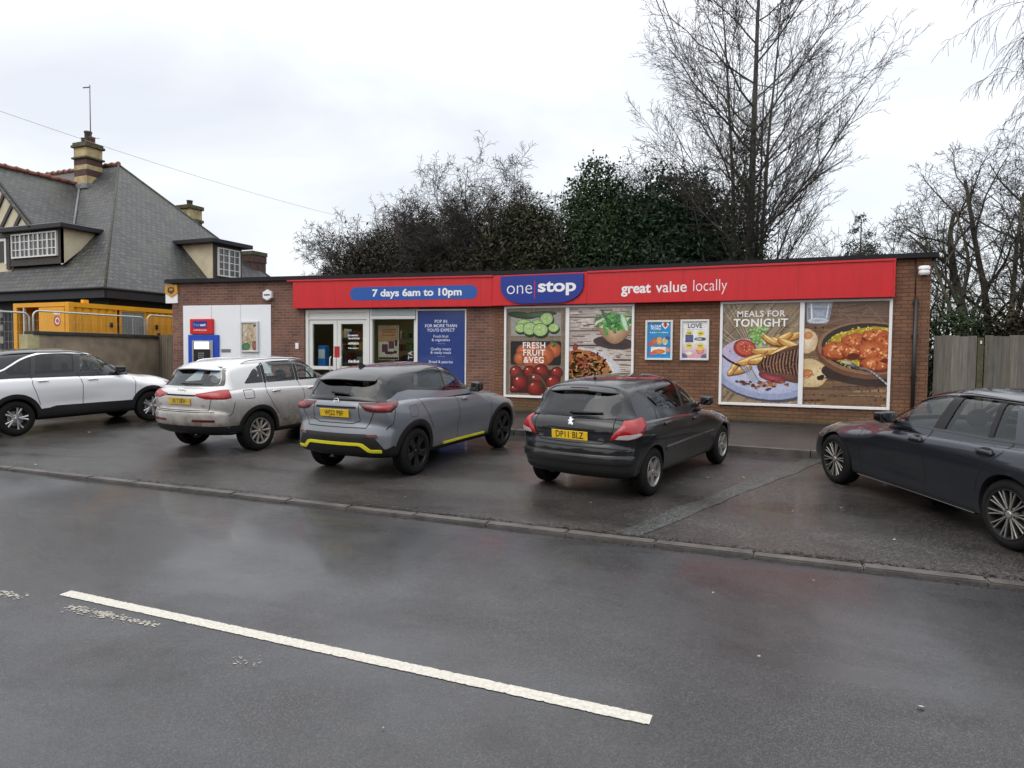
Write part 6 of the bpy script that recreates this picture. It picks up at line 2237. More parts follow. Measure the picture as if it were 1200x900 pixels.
# hawthorn-like bare shrub trees, left part of the tree belt
for i, (nm, lab, sd, b_, st) in enumerate((
    ('bare_tree', 'broad bare twiggy tree at the left end of the belt behind the roof', 41, (-15.4, 22.6, .62), [(0, 0, (-.15, 0, 1), 5.0, .13), (.5, .2, (.15, .1, 1), 5.2, .12), (-.3, 0, (-.3, -.1, 1), 4.6, .10)]),
    ('bare_tree', 'bare twiggy tree left of centre, second tallest of the belt behind the roof', 42, (-14.0, 23.6, .62), [(0, 0, (-.12, 0, 1), 6.1, .12), (.4, 0, (.2, .1, 1), 5.9, .10), (-.3, 0, (-.3, .1, 1), 5.5, .09), (.9, .2, (.3, 0, 1), 5.4, .08), (-.7, .2, (-.1, .1, 1), 5.7, .08)]),
    ('bare_tree', 'tallest bare grey twiggy tree above the red opening hours sign', 43, (-12.6, 24.6, .62), [(0, 0, (-.06, 0, 1), 6.9, .13), (.5, .1, (.12, 0, 1), 6.7, .11), (-.3, 0, (-.2, 0, 1), 6.4, .09), (.8, 0, (.25, 0, 1), 6.2, .08), (.2, .3, (.05, .1, 1), 6.8, .08)]),
    ('bare_tree', 'thin grey bare tree poking up between the two dark hollies', 44, (-6.5, 27.2, .62), [(0, 0, (-.05, 0, 1), 7.0, .11), (.6, 0, (.12, 0, 1), 6.7, .10)]),
    )):
    tree(nm, lab, sd, b_, st, HAW, M_barkd, M_twigb if i > 1 else mat('brown_twig', (.036, .030, .026), .9))
# evergreens
DK = [(.020, .042, .024), (.028, .054, .030), (.038, .064, .036), (.022, .038, .026)]
OL = [(.038, .044, .022), (.048, .050, .026), (.032, .040, .022), (.056, .050, .030)]
GR = [(.034, .058, .026), (.046, .076, .034), (.026, .046, .022), (.060, .088, .044)]
def evergreen(name, label, seed, base, blobs, n, size, cols, th=.12, h=4.0, cat='tree'):
    root = empty(name, base, 0, label, cat)
    g = Grow(seed, dict(HAW, levels=2, kids=[9, 6], rmin=.01))
    g.go((0, 0, -.1), (0, 0, 1), h, th, 0); g.go((.3, .1, -.1), (.25, 0, 1), h * .8, th * .8, 0); g.go((-.3, 0, -.1), (-.25, 0, 1), h * .8, th * .8, 0)
    (v0, f0), (v1, f1) = g.meshes(2)
    quick('trunk', v0 + v1, f0 + [tuple(i + len(v0) for i in f_) for f_ in f1], M_barkd, root)
    v, f, c = leaves(seed, blobs, n, size, cols)
    quick('crown', v, f, M_leaf, root, cols=c)
    return root
evergreen('evergreen_bush', 'low dark brownish evergreen bush at the left foot of the tree belt', 51, (-15.0, 21.6, .62), [(0, 0, 4.4, 1.5, 1.2, 1.7), (-1.1, 0, 3.8, .9, .9, 1.4), (1.0, .3, 4.0, 1.0, 1.0, 1.5), (.2, 0, 5.2, .8, .8, .7)], 9000, .07, [(.040, .034, .025), (.050, .041, .030), (.032, .032, .022)], h=4.6, cat='bush')
evergreen('evergreen_bush', 'dark olive undergrowth bush below the tallest grey twiggy tree', 52, (-12.2, 22.8, .62), [(0, 0, 3.6, 1.7, 1.2, 1.7), (1.4, .2, 3.8, 1.2, 1.1, 1.6), (-1.3, 0, 3.2, 1.2, 1.0, 1.4)], 13000, .075, OL, h=4.8, cat='bush')
evergreen('evergreen_bush', 'rounded dull olive green bush in the middle of the tree belt', 53, (-9.55, 23.6, .62), [(0, 0, 5.0, 1.7, 1.3, 1.9), (-.9, 0, 4.4, 1.2, 1.1, 1.7), (1.1, 0, 4.3, 1.1, 1.1, 1.8), (.2, 0, 6.3, .8, .8, .85)], 24000, .085, OL, h=5.2, cat='bush')
evergreen('holly_tree', 'upright bushy green holly with a loose pointed top behind the blue sign', 54, (-7.15, 24.0, .62), [(0, 0, 4.6, 1.3, 1.0, 2.2), (.2, 0, 6.6, 1.15, .9, 1.3), (.35, 0, 7.8, .75, .65, .8), (-.35, 0, 7.2, .6, .6, .7), (.7, 0, 5.6, 1.0, .9, 1.4)], 20000, .075, GR, h=6.0)
evergreen('holly_tree', 'wide dense very dark holly above the tagline sign', 55, (-4.75, 25.0, .62), [(0, 0, 5.0, 2.2, 1.6, 2.2), (-1.2, 0, 6.2, 1.3, 1.2, 1.5), (.4, 0, 7.1, 1.35, 1.2, 1.05), (1.5, 0, 5.4, 1.4, 1.2, 1.6), (2.2, 0, 4.1, 1.2, 1.0, 1.6)], 36000, .085, DK, h=5.8)
# little pine far behind
root = empty('pine_tree', (3.5, 50.8, .62), 0, 'small distant dark pine poking above the roof right of the big bare tree', 'tree')
f = MB(); f.tube([(0, 0, -.2), (0, 0, 10.7)], [.16, .03], 7); f.build('trunk', [M_barkd], root)
v, f_, c = leaves(61, [(0, 0, 8.3, 1.1, 1.1, .35), (.5, 0, 8.9, .75, .6, .22), (-.5, 0, 9.0, .7, .6, .22), (.3, 0, 9.6, .55, .5, .2), (-.25, 0, 10.0, .4, .4, .18), (0, 0, 10.7, .25, .25, .35), (0, 0, 7.5, 1.5, 1.3, .5), (0, 0, 6, 1.6, 1.5, 1)], 9000, .09, DK)
quick('crown', v, f_, M_leaf, root, cols=c)
tree('bare_shrub', 'faint bare sapling just over the roofline right of the big tree', 62, (.6, 30.0, .62), [(0, 0, (0, 0, 1), 5.6, .06), (1.0, 0, (.1, 0, 1), 5.2, .05), (-1.2, .5, (-.1, 0, 1), 5.0, .05), (2.4, .5, (.1, 0, 1), 5.4, .05)], dict(HAW, levels=3, kids=[8, 6, 5], up=[.08, .06, .04, .02], ang=[.5, .6, .7, .8]), M_barkd, M_twigb, cat='shrub')
M_twigr = mat('pale_brown_twig', (.048, .041, .036), .9)
# mossy coppice right of the shop
COP = dict(HAW, levels=4, rmin=.0045, seg=[9, 6, 5, 4, 3], kids=[9, 7, 6, 5], t0=[.35, .15, .15, .1], wig=[.07, .16, .2, .22, .25], up=[.03, .03, .02, 0, 0], ang=[.7, .75, .8, .85], lr=[.42, .5, .5, .5], rr=[.5, .5, .5, .6], tap=.3)
for lab, sd, b_, st in (
    ('mossy bare tree with a forked trunk just right of the shop corner', 71, (4.15, 21.3, .62), [(0, 0, (.0, 0, 1), 6.2, .18), (.15, 0, (-.28, 0, 1), 5.0, .09), (.1, 0, (.30, .1, 1), 5.3, .10)]),
    ('bare many stemmed tree between two mossy trunks behind the fence', 72, (4.75, 22.8, .62), [(0, 0, (-.05, 0, 1), 6.6, .13), (.2, 0, (.25, 0, 1), 6.1, .10), (-.2, 0, (-.3, .1, 1), 5.3, .09)]),
    ('leaning mossy bare tree nearest the right edge of the fence', 73, (5.3, 21.6, .62), [(0, 0, (.12, 0, 1), 6.8, .15), (.1, .1, (.4, 0, 1), 5.8, .11), (-.1, 0, (-.12, 0, 1), 5.9, .10), (.3, 0, (.55, 0, 1), 5.2, .08)]),
    ('thin straight pale stemmed sapling against the shop side wall', 74, (3.35, 22.5, .62), [(0, 0, (.0, 0, 1), 5.8, .05), (.35, 0, (.03, 0, 1), 5.4, .045), (.6, .3, (.06, 0, 1), 5.8, .05)])):
    tree('bare_tree', lab, sd, b_, st, COP if sd != 74 else dict(COP, kids=[6, 5, 4, 4], up=[.06, .05, .03, .0, .0]), M_barkm, M_twigr)
for lab, sd, b_, bl, n, co in (
    ('dark glossy laurel bush over the first fence panel', 81, (3.35, 19.5, .62), [(0, 0, 1.6, .85, .8, 1.15), (.6, 0, 1.5, .6, .6, 1.0), (-.5, 0, 1.2, .6, .6, .9)], 7000, GR),
    ('brown mossy thicket over the second fence panel', 82, (4.55, 19.6, .62), [(0, 0, 1.5, .9, .7, 1.1), (.5, 0, 1.8, .7, .6, .9), (-.4, 0, 1.6, .5, .5, .9)], 8000, [(.030, .026, .014), (.024, .022, .014), (.042, .036, .012)]),
    ('green ivy bush at the right end behind the fence', 83, (5.7, 18.6, .62), [(0, 0, 1.6, .8, .7, 1.3), (.8, 0, 1.9, .9, .7, 1.4), (1.8, 0, 2.0, 1.0, .8, 1.5)], 9000, GR)):
    evergreen('bush', lab, sd, b_, bl, n, .055, co, th=.06, h=2.2, cat='bush')
# weeping birch leaning in from the right
WEEP = dict(levels=4, seg=[9, 8, 8, 8, 6], wig=[.04, .07, .07, .07, .08], up=[.02, .03, -.10, -.20, -.24], tap=.2, rmin=.0045, kids=[11, 8, 7, 4], t0=[.40, .2, .15, .1], ang=[.9, .7, .6, .6], lr=[.30, .55, .60, .7], rr=[.4, .45, .5, .6])
tree('birch_tree', 'weeping bare birch whose drooping twigs enter at the top right corner', 91, (6.25, 18.9, .62), [(0, 0, (-.03, 0, 1), 13.5, .14)], WEEP, M_barkg, M_twigb)
# overhead wires
def wire(name, label, a, b_, sag, r_):
    a, b_ = Vector(a), Vector(b_)
    f = MB(); n = 24
    f.tube([a.lerp(b_, i / n) - Vector((0, 0, sag * 4 * (i / n) * (1 - i / n))) for i in range(n + 1)], r_, 4, caps=False)
    return tag(f.build(name, [mat('wire_grey', (.34, .34, .35), .6)]), label, 'cable')
wire('overhead_cable', 'thin overhead cable sloping down past the banded chimney to the tree belt', (-15.2, 5.7, 7.15), (-15.9, 23.0, 7.3), .25, .0045)
wire('overhead_cable', 'left one of two close thin cables at the top beside the tall tree', (-1.40, 5.77, 5.63), (-3.55, 21.8, 11.08), .04, .008)
wire('overhead_cable', 'right one of two close thin cables at the top beside the tall tree', (-1.34, 5.77, 5.63), (-3.32, 21.8, 10.95), .06, .008)

# unseen leafy mass added across the road to darken reflections in glass and paint
v, f_, c = [], [], []
gg = np.random.default_rng(5)
nx, nz = 150, 12
for i in range(nx + 1):
    for j in range(nz + 1):
        x = -75 + 130 * i / nx
        top = 5.5 + 2.2 * sin(x * .21) + 1.2 * sin(x * .57 + 1) + gg.normal(0, .5)
        v.append((x + gg.normal(0, .25), -17 + 2.2 * sin(pi * j / nz) + gg.normal(0, .5), -.3 + top * j / nz)); c.append((.03 * gg.uniform(.6, 1.4), .032 * gg.uniform(.6, 1.4), .022, 1))
for i in range(nx):
    for j in range(nz):
        a = i * (nz + 1) + j
        f_.append((a, a + nz + 1, a + nz + 2, a + 1))
tag(quick('reflection_belt', v, f_, M_leaf, cols=c), kind='stuff')
Car.mdisc = M_steel
Car.mdark2 = M_dark

def ground_frame(px, py, heading, yout, side):
    """pose of a car whose tyre (outer face, rear, given side) stands at px,py"""
    f = Vector((cos(heading), sin(heading), 0))
    f = (f - UPN * f.dot(UPN)).normalized()
    l = UPN.cross(f).normalized()
    o = Vector((px, py, SLOPE * py)) - l * (side * yout)
    return Matrix(((f.x, l.x, UPN.x, o.x), (f.y, l.y, UPN.y, o.y), (f.z, l.z, UPN.z, o.z), (0, 0, 0, 1)))

def arch_trim(c, x, z, R0, R1, m, off=0.014, a0=-0.22, a1=pi + 0.22, name='arch_trim', zmin=0.0):
    n = 26
    out = [(x + R1 * cos(a0 + (a1 - a0) * i / n), z + R1 * sin(a0 + (a1 - a0) * i / n)) for i in range(n + 1)]
    inn = [(x + R0 * cos(a1 + (a0 - a1) * i / n), z + R0 * sin(a1 + (a0 - a1) * i / n)) for i in range(n + 1)]
    return c.both(out + inn, m, name=name, off=off, thick=0.04, dome=0.6, step=0.03, only=0)

def headrests(c, xf, xr, z, rear=3, ym=0.36):
    mb = MB()
    for sg in (1, -1):
        mb.ell((xf, sg * ym, z + .12), (.05, .13, .10), m=0)
        mb.ell((xf - .02, sg * ym, z - .12), (.09, .23, .16), m=0)
    for i in range(rear):
        y = (i - (rear - 1) / 2) * .42
        mb.ell((xr, y, z + .06), (.05, .13, .08), m=0)
    mb.ell((xr - .01, 0, z - .10), (.08, .6, .12), m=0)
    # steering wheel, dashboard top
    mb.build('seats', [M_seat], c.root)
    sw = MB()
    pts = [(0, .18 * cos(2 * pi * i / 20), .18 * sin(2 * pi * i / 20)) for i in range(21)]
    sw.M = Matrix.Translation((xf + .62, -ym, z + .02)) @ Matrix.Rotation(radians(-22), 4, 'Y')
    sw.tube(pts, .014, 6, caps=False)
    sw.build('steering_wheel', [M_int], c.root)

def mirror(c, x, z, m_shell, y0, side, size=(.09, .11, .075)):
    """door mirror; its foot joins the door skin"""
    sg = 1 if side == 'L' else -1
    p, nrm = c.hit(side, x, z)
    mb = MB()
    cy = p.y + sg * (size[1] + .045)
    # housing: rounded shell
    bm = bmesh.new()
    bmesh.ops.create_cube(bm, size=1)
    for v in bm.verts:
        k = 0.75 if v.co.x > 0 else 1.0
        v.co = Vector((v.co.x * size[0] * 2, v.co.y * size[1] * 2 * (0.95 if v.co.x > 0 else 1), v.co.z * size[2] * 2 * k))
    bmesh.ops.bevel(bm, geom=list(bm.edges), offset=.035, segments=4, affect='EDGES', profile=.6)
    for v in bm.verts: v.co += Vector((x, cy, z + .05))
    mb.frombm(bm, 0, True); bm.free()
    mb.prism([(x - .05, p.y - sg * .03, z - .02), (x + .06, p.y - sg * .03, z - .02), (x + .05, cy, z + .02), (x - .04, cy, z + .02)], (0, 0, .025), 1)
    # glass faces rearward
    mb.bbox((x - size[0] - .004, cy - size[1] * .8, z + .05 - size[2] * .75), (x - size[0] + .012, cy + size[1] * .8, z + .05 + size[2] * .75), .02, 2)
    return mb.build('door_mirror', [m_shell, M_plas, M_mglass], c.root, sharp=40)

def handles(c, xs, z, m, w=.095, h=.02, dz=0.0):
    for i, x in enumerate(xs):
        zz = z + dz * i
        for v in ('R', 'L'):
            c.patch(bevel_poly([(x - w, zz - h), (x + w, zz - h * .8), (x + w, zz + h), (x - w, zz + h)], .015), v, m, off=.03, dome=.55, step=.02, name='door_handle', thick=.03)

def rail(c, xs, y, z0, m, r=0.016, lift=.045):
    """roof rails that follow the roof"""
    for sg in (1, -1):
        pts = []
        n = 16
        for i in range(n + 1):
            x = xs[0] + (xs[1] - xs[0]) * i / n
            o, d = Vector((x, sg * y, 4)), Vector((0, 0, -1))
            h = c.S.cast(o, d)
            e = min(1, min(i, n - i) / 1.6)
            pts.append(h[0] + Vector((0, 0, -.005 + lift * sqrt(e))))
        MBx = MB(); MBx.tube(pts, r, 8)
        MBx.build('roof_rail', [m], c.root)

def aerial(c, x, m, l=.22, tilt=-40, fin=False):
    h = c.S.cast(Vector((x, 0, 4)), Vector((0, 0, -1)))[0]
    mb = MB()
    if fin:
        mb.prism([(h.x - .09, -.02, h.z - .01), (h.x + .09, -.012, h.z - .01), (h.x - .05, -.008, h.z + .06), (h.x - .08, -.012, h.z + .06)], (0, .03, 0))
    else:
        a = radians(tilt)
        mb.ell((h.x, 0, h.z + .008), (.035, .022, .02), 10, 6)
        mb.tube([h, h + Vector((sin(a), 0, cos(a))) * l * .5, h + Vector((sin(a), 0, cos(a))) * l], [.008, .004, .003], 6)
    mb.build('aerial', [m], c.root)

def wiper(c, y0, y1, z0, z1, m, blade=.018, parent=None):
    mb = MB()
    n = 8
    pts = []
    for i in range(n + 1):
        t = i / n
        p, nr = c.hit('B', y0 + (y1 - y0) * t, z0 + (z1 - z0) * t)
        pts.append(p + nr * (.03 - .012 * t))
    mb.tube(pts, [.022 * (1 - .55 * i / n) for i in range(n + 1)], 6)
    mb.build('rear_wiper', [m], c.root)

def bump_fn(base, bumps):
    def f(x, z):
        y = base(x, z)
        for bx, bz, sx, sz, a in bumps:
            y = y + a * np.exp(-((x - bx) / sx) ** 2 - ((z - bz) / sz) ** 2)
        return y
    return f

def lowfn(wp, sec, bumps=()):
    w, s_ = spl(wp), spl(sec)
    return bump_fn(lambda x, z: w(x) * s_(z), bumps)

def ghfn(wp, zb, tan, curv):
    w = spl(wp)
    return lambda x, z: w(x) - tan * (z - zb) - curv * np.maximum(z - zb, 0) ** 2

def windows_glass(c, polys, mats, inset=-0.006, name='side_window'):
    for poly, m in zip(polys, mats):
        c.both(poly, m, name=name, off=inset, thick=0.004, only=1)

def frame_bands(c, polys, m, grow, off=.004, name='window_surround'):
    for p in polys:
        c.both(p, m, name=name, off=off, thick=.02, only=1)

# ================================================================== 1. grey crossover with yellow trim
def grey_crossover():
    P = paint_mat('slate_grey_paint', (0.185, 0.200, 0.222), 0.25, 0.38, dirt_amt=0.25)
    PB = paint_mat('black_roof_paint', (0.012, 0.012, 0.014), 0.1, 0.3)
    c = Car('parked_car', 'slate grey crossover with black roof and acid yellow bumper trim',
        [(-.60, .32, .10), (-.72, .38, .2), (-.775, .50, .28), (-.78, .63, .3), (-.74, .76, .3), (-.71, .84, .3), (-.725, .97, .27), (-.71, 1.06, .22), (-.64, 1.125, .16), (-.40, 1.16, .13), (.3, 1.165, .12), (1.2, 1.12, .12),
         (1.85, 1.095, .14), (2.15, 1.085, .22), (2.6, 1.04, .28), (3.0, .97, .30), (3.25, .86, .3), (3.38, .68, .32), (3.43, .5, .3), (3.38, .34, .22), (3.22, .26, .12), (2.6, .23, .08), (1.3, .22, .08), (.2, .23, .08), (-.35, .27, .1)],
        lowfn([(-.8, .815), (-.4, .872), (0, .895), (.6, .868), (1.3, .862), (2.0, .872), (2.636, .895), (3.1, .865), (3.45, .80)],
              [(.2, .88), (.35, .945), (.55, .985), (.75, 1.0), (.90, .995), (1.04, .965), (1.18, .92)],
              [(0, .80, .34, .18, .018), (2.636, .80, .34, .16, .018), (1.3, .52, .7, .14, -.028)]),
        (-.25, 2.9, .62),
        [(-.63, 1.03, .2), (-.675, 1.12, .25), (-.61, 1.23, .28), (-.50, 1.39, .24), (-.43, 1.475, .16), (-.28, 1.535, .15), (.1, 1.575, .15), (.6, 1.593, .15), (1.0, 1.59, .15), (1.35, 1.54, .2), (1.65, 1.41, .42), (1.98, 1.24, .60),
         (2.24, 1.095, .75), (2.2, .97, .6), (1.5, .93, .1), (.5, .93, .1), (-.5, .94, .15)],
        ghfn([(-.7, .735), (-.3, .775), (.2, .80), (.8, .80), (1.5, .785), (2.2, .75)], 1.08, .36, .25),
        (-.35, 1.42, 1.06), P, PB, M_int)
    fw = bevel_poly([(1.92, 1.14), (1.50, 1.40), (1.32, 1.475), (1.15, 1.51), (1.05, 1.15)], .04)
    rw = bevel_poly([(.95, 1.165), (1.02, 1.515), (.70, 1.508), (.40, 1.465), (.18, 1.40), (.12, 1.345), (.28, 1.25)], .05)
    rear = bevel_poly([(-.61, 1.165), (.61, 1.165), (.565, 1.27), (.48, 1.41), (-.48, 1.41), (-.565, 1.27)], .06)
    front = bevel_poly([(-.62, 1.12), (.62, 1.12), (.52, 1.47), (-.52, 1.47)], .08)
    c.shells([(0, .342), (2.636, .342)], .395, [fw, rw], rear, front, (-.55, 2.1, .66))
    windows_glass(c, [fw, rw], [G_mid, G_tint])
    c.patch(rear, 'B', G_tint, off=-.006, thick=.004, name='rear_window', only=1)
    c.patch(front, 'F', G_clear, off=-.006, thick=.004, name='windscreen', only=1)
    # body-colour quarter under the roof: the black cabin side is grey up to the belt line only
    c.both(bevel_poly([(-.56, 1.08), (-.25, 1.21), (.0, 1.23), (.35, 1.20), (.9, 1.15), (2.0, 1.11), (2.0, 1.05), (0, 1.06)], .02), P, name='belt_panel', off=.004, only=1)
    headrests(c, 1.0, .15, 1.12)
    spoiler(c, .53, -.24, -.60, .30, M_gloss, .06)
    # lower bumper, cladding
    bp = [('s', -.40, .30), ('r', .70, .335), ('r', .0, .335), ]
    c.patch(bevel_poly([(-.80, .30), (.80, .30), (.78, .45), (.66, .62), (.55, .665), (-.55, .665), (-.66, .62), (-.78, .45)], .04), 'B', M_plas, off=.008, dome=.3, name='lower_bumper', only=0)
    yl = [(-.74, 0.415), (-.60, 0.415), (-.555, 0.425), (-.46, 0.495), (-.42, 0.505), (.42, 0.505), (.46, 0.495), (.555, 0.425), (.60, 0.415), (.74, 0.415), (.74, 0.450), (.60, 0.452), (.50, 0.530), (.44, 0.543), (-.44, 0.543), (-.50, 0.530), (-.60, 0.452), (-.74, 0.450)]
    c.patch(yl, 'B', M_yel, off=.022, thick=.03, name='yellow_trim', only=0, step=.025)
    for sg in (1, -1):
        c.patch(bevel_poly([(sg * .52, .618), (sg * .70, .625), (sg * .68, .66), (sg * .54, .655)], .01), 'B', M_redd, off=.016, name='rear_reflector', only=0, step=.02)
    arch_trim(c, 0, .342, .385, .475, M_plas)
    arch_trim(c, 2.636, .342, .385, .465, M_plas)
    c.both([(.42, .22), (2.22, .22), (2.20, .33), (.45, .33)], M_plas, name='sill_cladding', off=.014, only=0)
    c.both([(.78, .335), (2.02, .335), (2.02, .365), (.78, .365)], M_yel, name='sill_trim', off=.022, only=0, step=.025)
    c.both(bevel_poly([(-.46, .30), (-.70, .33), (-.70, .42), (-.50, .50), (-.43, .46)], .02), M_plas, name='bumper_corner', off=.010, only=0)
    # lamps: boomerang
    lamps = [('r', .38, 1.09), ('r', .52, .985), ('r', .62, .965), ('s', -.54, .965), ('s', -.40, 1.035), ('s', -.28, 1.115), ('s', -.50, 1.105), ('r', .60, 1.09)]
    c.wrap(lamps, M_redd, -.2, .40, name='tail_light', off=.014, dome=.35)
    inner = [('r', .58, 1.055), ('r', .60, 1.0), ('s', -.58, .995), ('s', -.50, 1.015), ('s', -.44, 1.06), ('r', .66, 1.06)]
    c.wrap(inner, M_red, -.2, .40, name='lamp_element', off=.018, dome=.5)
    # tailgate detail
    c.patch(bevel_poly([(-.36, 1.035), (.36, 1.035), (.36, 1.01), (-.36, 1.01)], .012), 'B', M_gap, off=.004, name='tailgate_grip', only=0)
    c.plate(.94, "WJ22 PBF", M_yplate, M_blk, size=.10, off=.02)
    p, nr = c.hit('B', 0, 1.095)
    mb = MB()
    mb.M = Matrix.Translation(p + nr * .008) @ Matrix.Rotation(radians(-80), 4, 'Y')
    pts = [(.038 * cos(2 * pi * i / 24), .045 * sin(2 * pi * i / 24), 0) for i in range(25)]
    mb.tube(pts, .005, 6, caps=False)
    mb.box((-.007, -.052, -.004), (.007, .052, .006))
    mb.build('round_badge', [M_chrome], c.root)
    vs, fs = text_mesh("JUKE", .055, .02, spacing=1.3)
    p, nr = c.hit('B', .50, .845)
    mb = MB(); mb.M = Matrix(((0, .05, -1, p.x - .012), (-1, 0, 0, p.y), (0, 1, .05, p.z), (0, 0, 0, 1)))
    mb.add(vs, fs, 0)
    mb.build('tailgate_lettering', [M_chrome], c.root)
    wiper(c, .10, -.20, 1.205, 1.19, M_plas)
    aerial(c, -.1, M_plas, fin=True)
    gl = [('S', [(1.0, 1.15), (1.16, 1.02), (1.22, .8), (1.20, .35)]), ('S', [(2.12, 1.09), (2.22, .9), (2.22, .36)]), ('S', [(.14, 1.24), (.12, 1.10), (.30, .85), (.46, .62)]),
          ('B', [(-.64, .96), (-.52, .745), (.52, .745), (.64, .96)]), ('B', [(-.40, 1.08), (-.42, .84), (-.30, .80), (.30, .80), (.42, .84), (.40, 1.08)]), ('S', [(-.45, 1.0), (-.52, .80), (-.58, .72)])]
    c.seams(gl, M_gap)
    handles(c, [1.40], .985, P)
    for s_ in ('L', 'R'): mirror(c, 1.80, 1.10, M_gloss, .8, s_, size=(.085, .085, .085))
    c.seams([('S', bevel_poly([(-.16, .86), (.02, .86), (.02, 1.02), (-.16, 1.02)], .04) + [(-.16, .90)])], M_gap, both=('R',), w=.005)
    # front end
    for k in (1, -1):
        pass
    c.wrap([('s', 2.98, .86), ('s', 3.06, .76), ('s', 3.22, .74), ('s', 3.18, .84)], M_lamp, 2.9, .3, name='headlight', off=.01)
    c.patch(bevel_poly([(-.45, .55), (.45, .55), (.55, .78), (-.55, .78)], .06), 'F', M_gloss, off=.006, name='front_grille')
    # wheels: black five spoke
    def st(b, R):
        for i in range(5):
            a = 2 * pi * i / 5 + .35
            spoke(b, a, .05, R - .015, .075, .115, -.02, -.004, 0, .04)
            spoke(b, a + .18, .09, R - .015, .02, .028, -.016, -.006, 3, .02, .05)
            spoke(b, a - .18, .09, R - .015, .02, .028, -.016, -.006, 3, .02, -.05)
        hub(b, .032, -.018)
    for x in (0, 2.636):
        for sg in (1, -1):
            c.wheel(x, sg, .885, .342, .225, .242, st, M_tyre, M_alloy_b, M_dark)
    return c

# ================================================================== 2. small black hatchback
def black_hatchback():
    P = paint_mat('black_paint', (0.011, 0.012, 0.014), 0.2, 0.33, dirt=(.07, .065, .06), dirt_amt=0.35)
    c = Car('parked_car', 'black five door hatchback with large red tail lights and lion badge, beneath the fruit poster',
        [(-.50, .26, .10), (-.62, .32, .2), (-.685, .42, .26), (-.71, .56, .3), (-.69, .67, .3), (-.66, .74, .3), (-.66, .84, .28), (-.62, .96, .22), (-.54, 1.025, .17), (-.3, 1.035, .13), (.5, 1.025, .12), (1.3, .99, .12),
         (1.95, .97, .16), (2.2, .95, .22), (2.6, .89, .3), (3.0, .79, .32), (3.22, .67, .35), (3.32, .48, .3), (3.28, .30, .2), (3.1, .22, .1), (2.5, .20, .06), (1.2, .20, .06), (0, .21, .06), (-.3, .23, .08)],
        lowfn([(-.72, .775), (-.4, .825), (0, .848), (.7, .852), (1.5, .852), (2.3, .845), (2.8, .825), (3.3, .75)],
              [(.2, .89), (.35, .955), (.55, .988), (.7, 1.0), (.82, .992), (.93, .96), (1.05, .90)],
              [(0, .72, .32, .16, .014), (2.54, .70, .32, .16, .014), (1.2, .45, .7, .12, -.018)]),
        (-.2, 2.8, .56),
        [(-.55, .92, .2), (-.58, 1.01, .24), (-.52, 1.12, .28), (-.385, 1.30, .26), (-.30, 1.39, .17), (-.1, 1.438, .15), (.3, 1.467, .15), (.75, 1.472, .15), (1.12, 1.462, .16), (1.45, 1.395, .22), (1.8, 1.24, .46), (2.15, 1.06, .62),
         (2.35, .955, .75), (2.28, .87, .6), (1.4, .85, .1), (.3, .85, .1), (-.45, .86, .15)],
        ghfn([(-.6, .705), (-.2, .745), (.3, .765), (1.0, .765), (1.6, .75), (2.2, .72)], 1.0, .34, .28),
        (-.25, 1.50, .99), P, P, M_int)
    fw = bevel_poly([(1.93, 1.04), (1.58, 1.285), (1.40, 1.355), (1.17, 1.398), (1.14, 1.03)], .03)
    fq = bevel_poly([(2.14, 1.03), (1.96, 1.125), (1.80, 1.20), (1.99, 1.035)], .015)
    rw = bevel_poly([(1.06, 1.03), (1.09, 1.402), (.70, 1.398), (.38, 1.365), (.16, 1.30), (.12, 1.22), (.26, 1.11), (.52, 1.05)], .05)
    rear = rounded([(-.50, 1.01), (0, .99), (.50, 1.01), (.585, 1.07), (.57, 1.16), (.50, 1.33), (.40, 1.365), (0, 1.375), (-.40, 1.365), (-.50, 1.33), (-.57, 1.16), (-.585, 1.07)], 4)
    front = bevel_poly([(-.60, 1.0), (.60, 1.0), (.50, 1.36), (-.50, 1.36)], .08)
    c.shells([(0, .305), (2.54, .305)], .35, [fw, fq, rw], rear, front, (-.45, 2.15, .62))
    windows_glass(c, [fw, fq, rw], [G_mid, G_mid, G_tint])
    c.patch(rear, 'B', G_tint, off=-.004, thick=.004, name='rear_window', only=1)
    c.patch(front, 'F', G_clear, off=-.006, thick=.004, name='windscreen', only=1)
    # B-pillar black
    c.both([(1.065, 1.02), (1.095, 1.41), (1.165, 1.41), (1.135, 1.02)], M_plas, name='door_pillar', off=.002, only=1)
    headrests(c, 1.05, .2, 1.0)
    sp_ = spoiler(c, .52, -.10, -.415, .28, P)
    b2 = MB(); b2.bbox((-.425, -.13, 1.352), (-.405, .13, 1.366), .004); b2.build('brake_light', [M_redd], sp_)
    # lamps: red teardrop with clear lower lens, wrapping the rear wing
    lamp = [('r', .53, .755), ('r', .58, .84), ('r', .66, .935), ('s', -.47, .985), ('s', -.20, 1.005), ('s', -.14, .985), ('s', -.21, .89), ('s', -.34, .80), ('r', .735, .755)]
    ls = c.wrap(lamp, M_red, -.15, .38, name='tail_light', off=.02, dome=.35)
    par = {-1: ls[0], 1: ls[1]}
    c.wrap([('r', .60, .772), ('r', .64, .81), ('r', .72, .825), ('s', -.40, .835), ('s', -.36, .815), ('r', .735, .77)], M_clear, -.15, .38, name='clear_lens', off=.026, dome=.9, parent=par)
    # bumper: black rubbing strip band and lip
    c.patch(bevel_poly([(-.80, .45), (.80, .45), (.80, .57), (-.80, .57)], .03), 'B', P, off=.026, dome=.35, name='bumper_pad', only=0)
    c.patch(bevel_poly([(-.72, .27), (.72, .27), (.76, .36), (-.76, .36)], .03), 'B', M_plas, off=.018, dome=.3, name='bumper_lip', only=0)
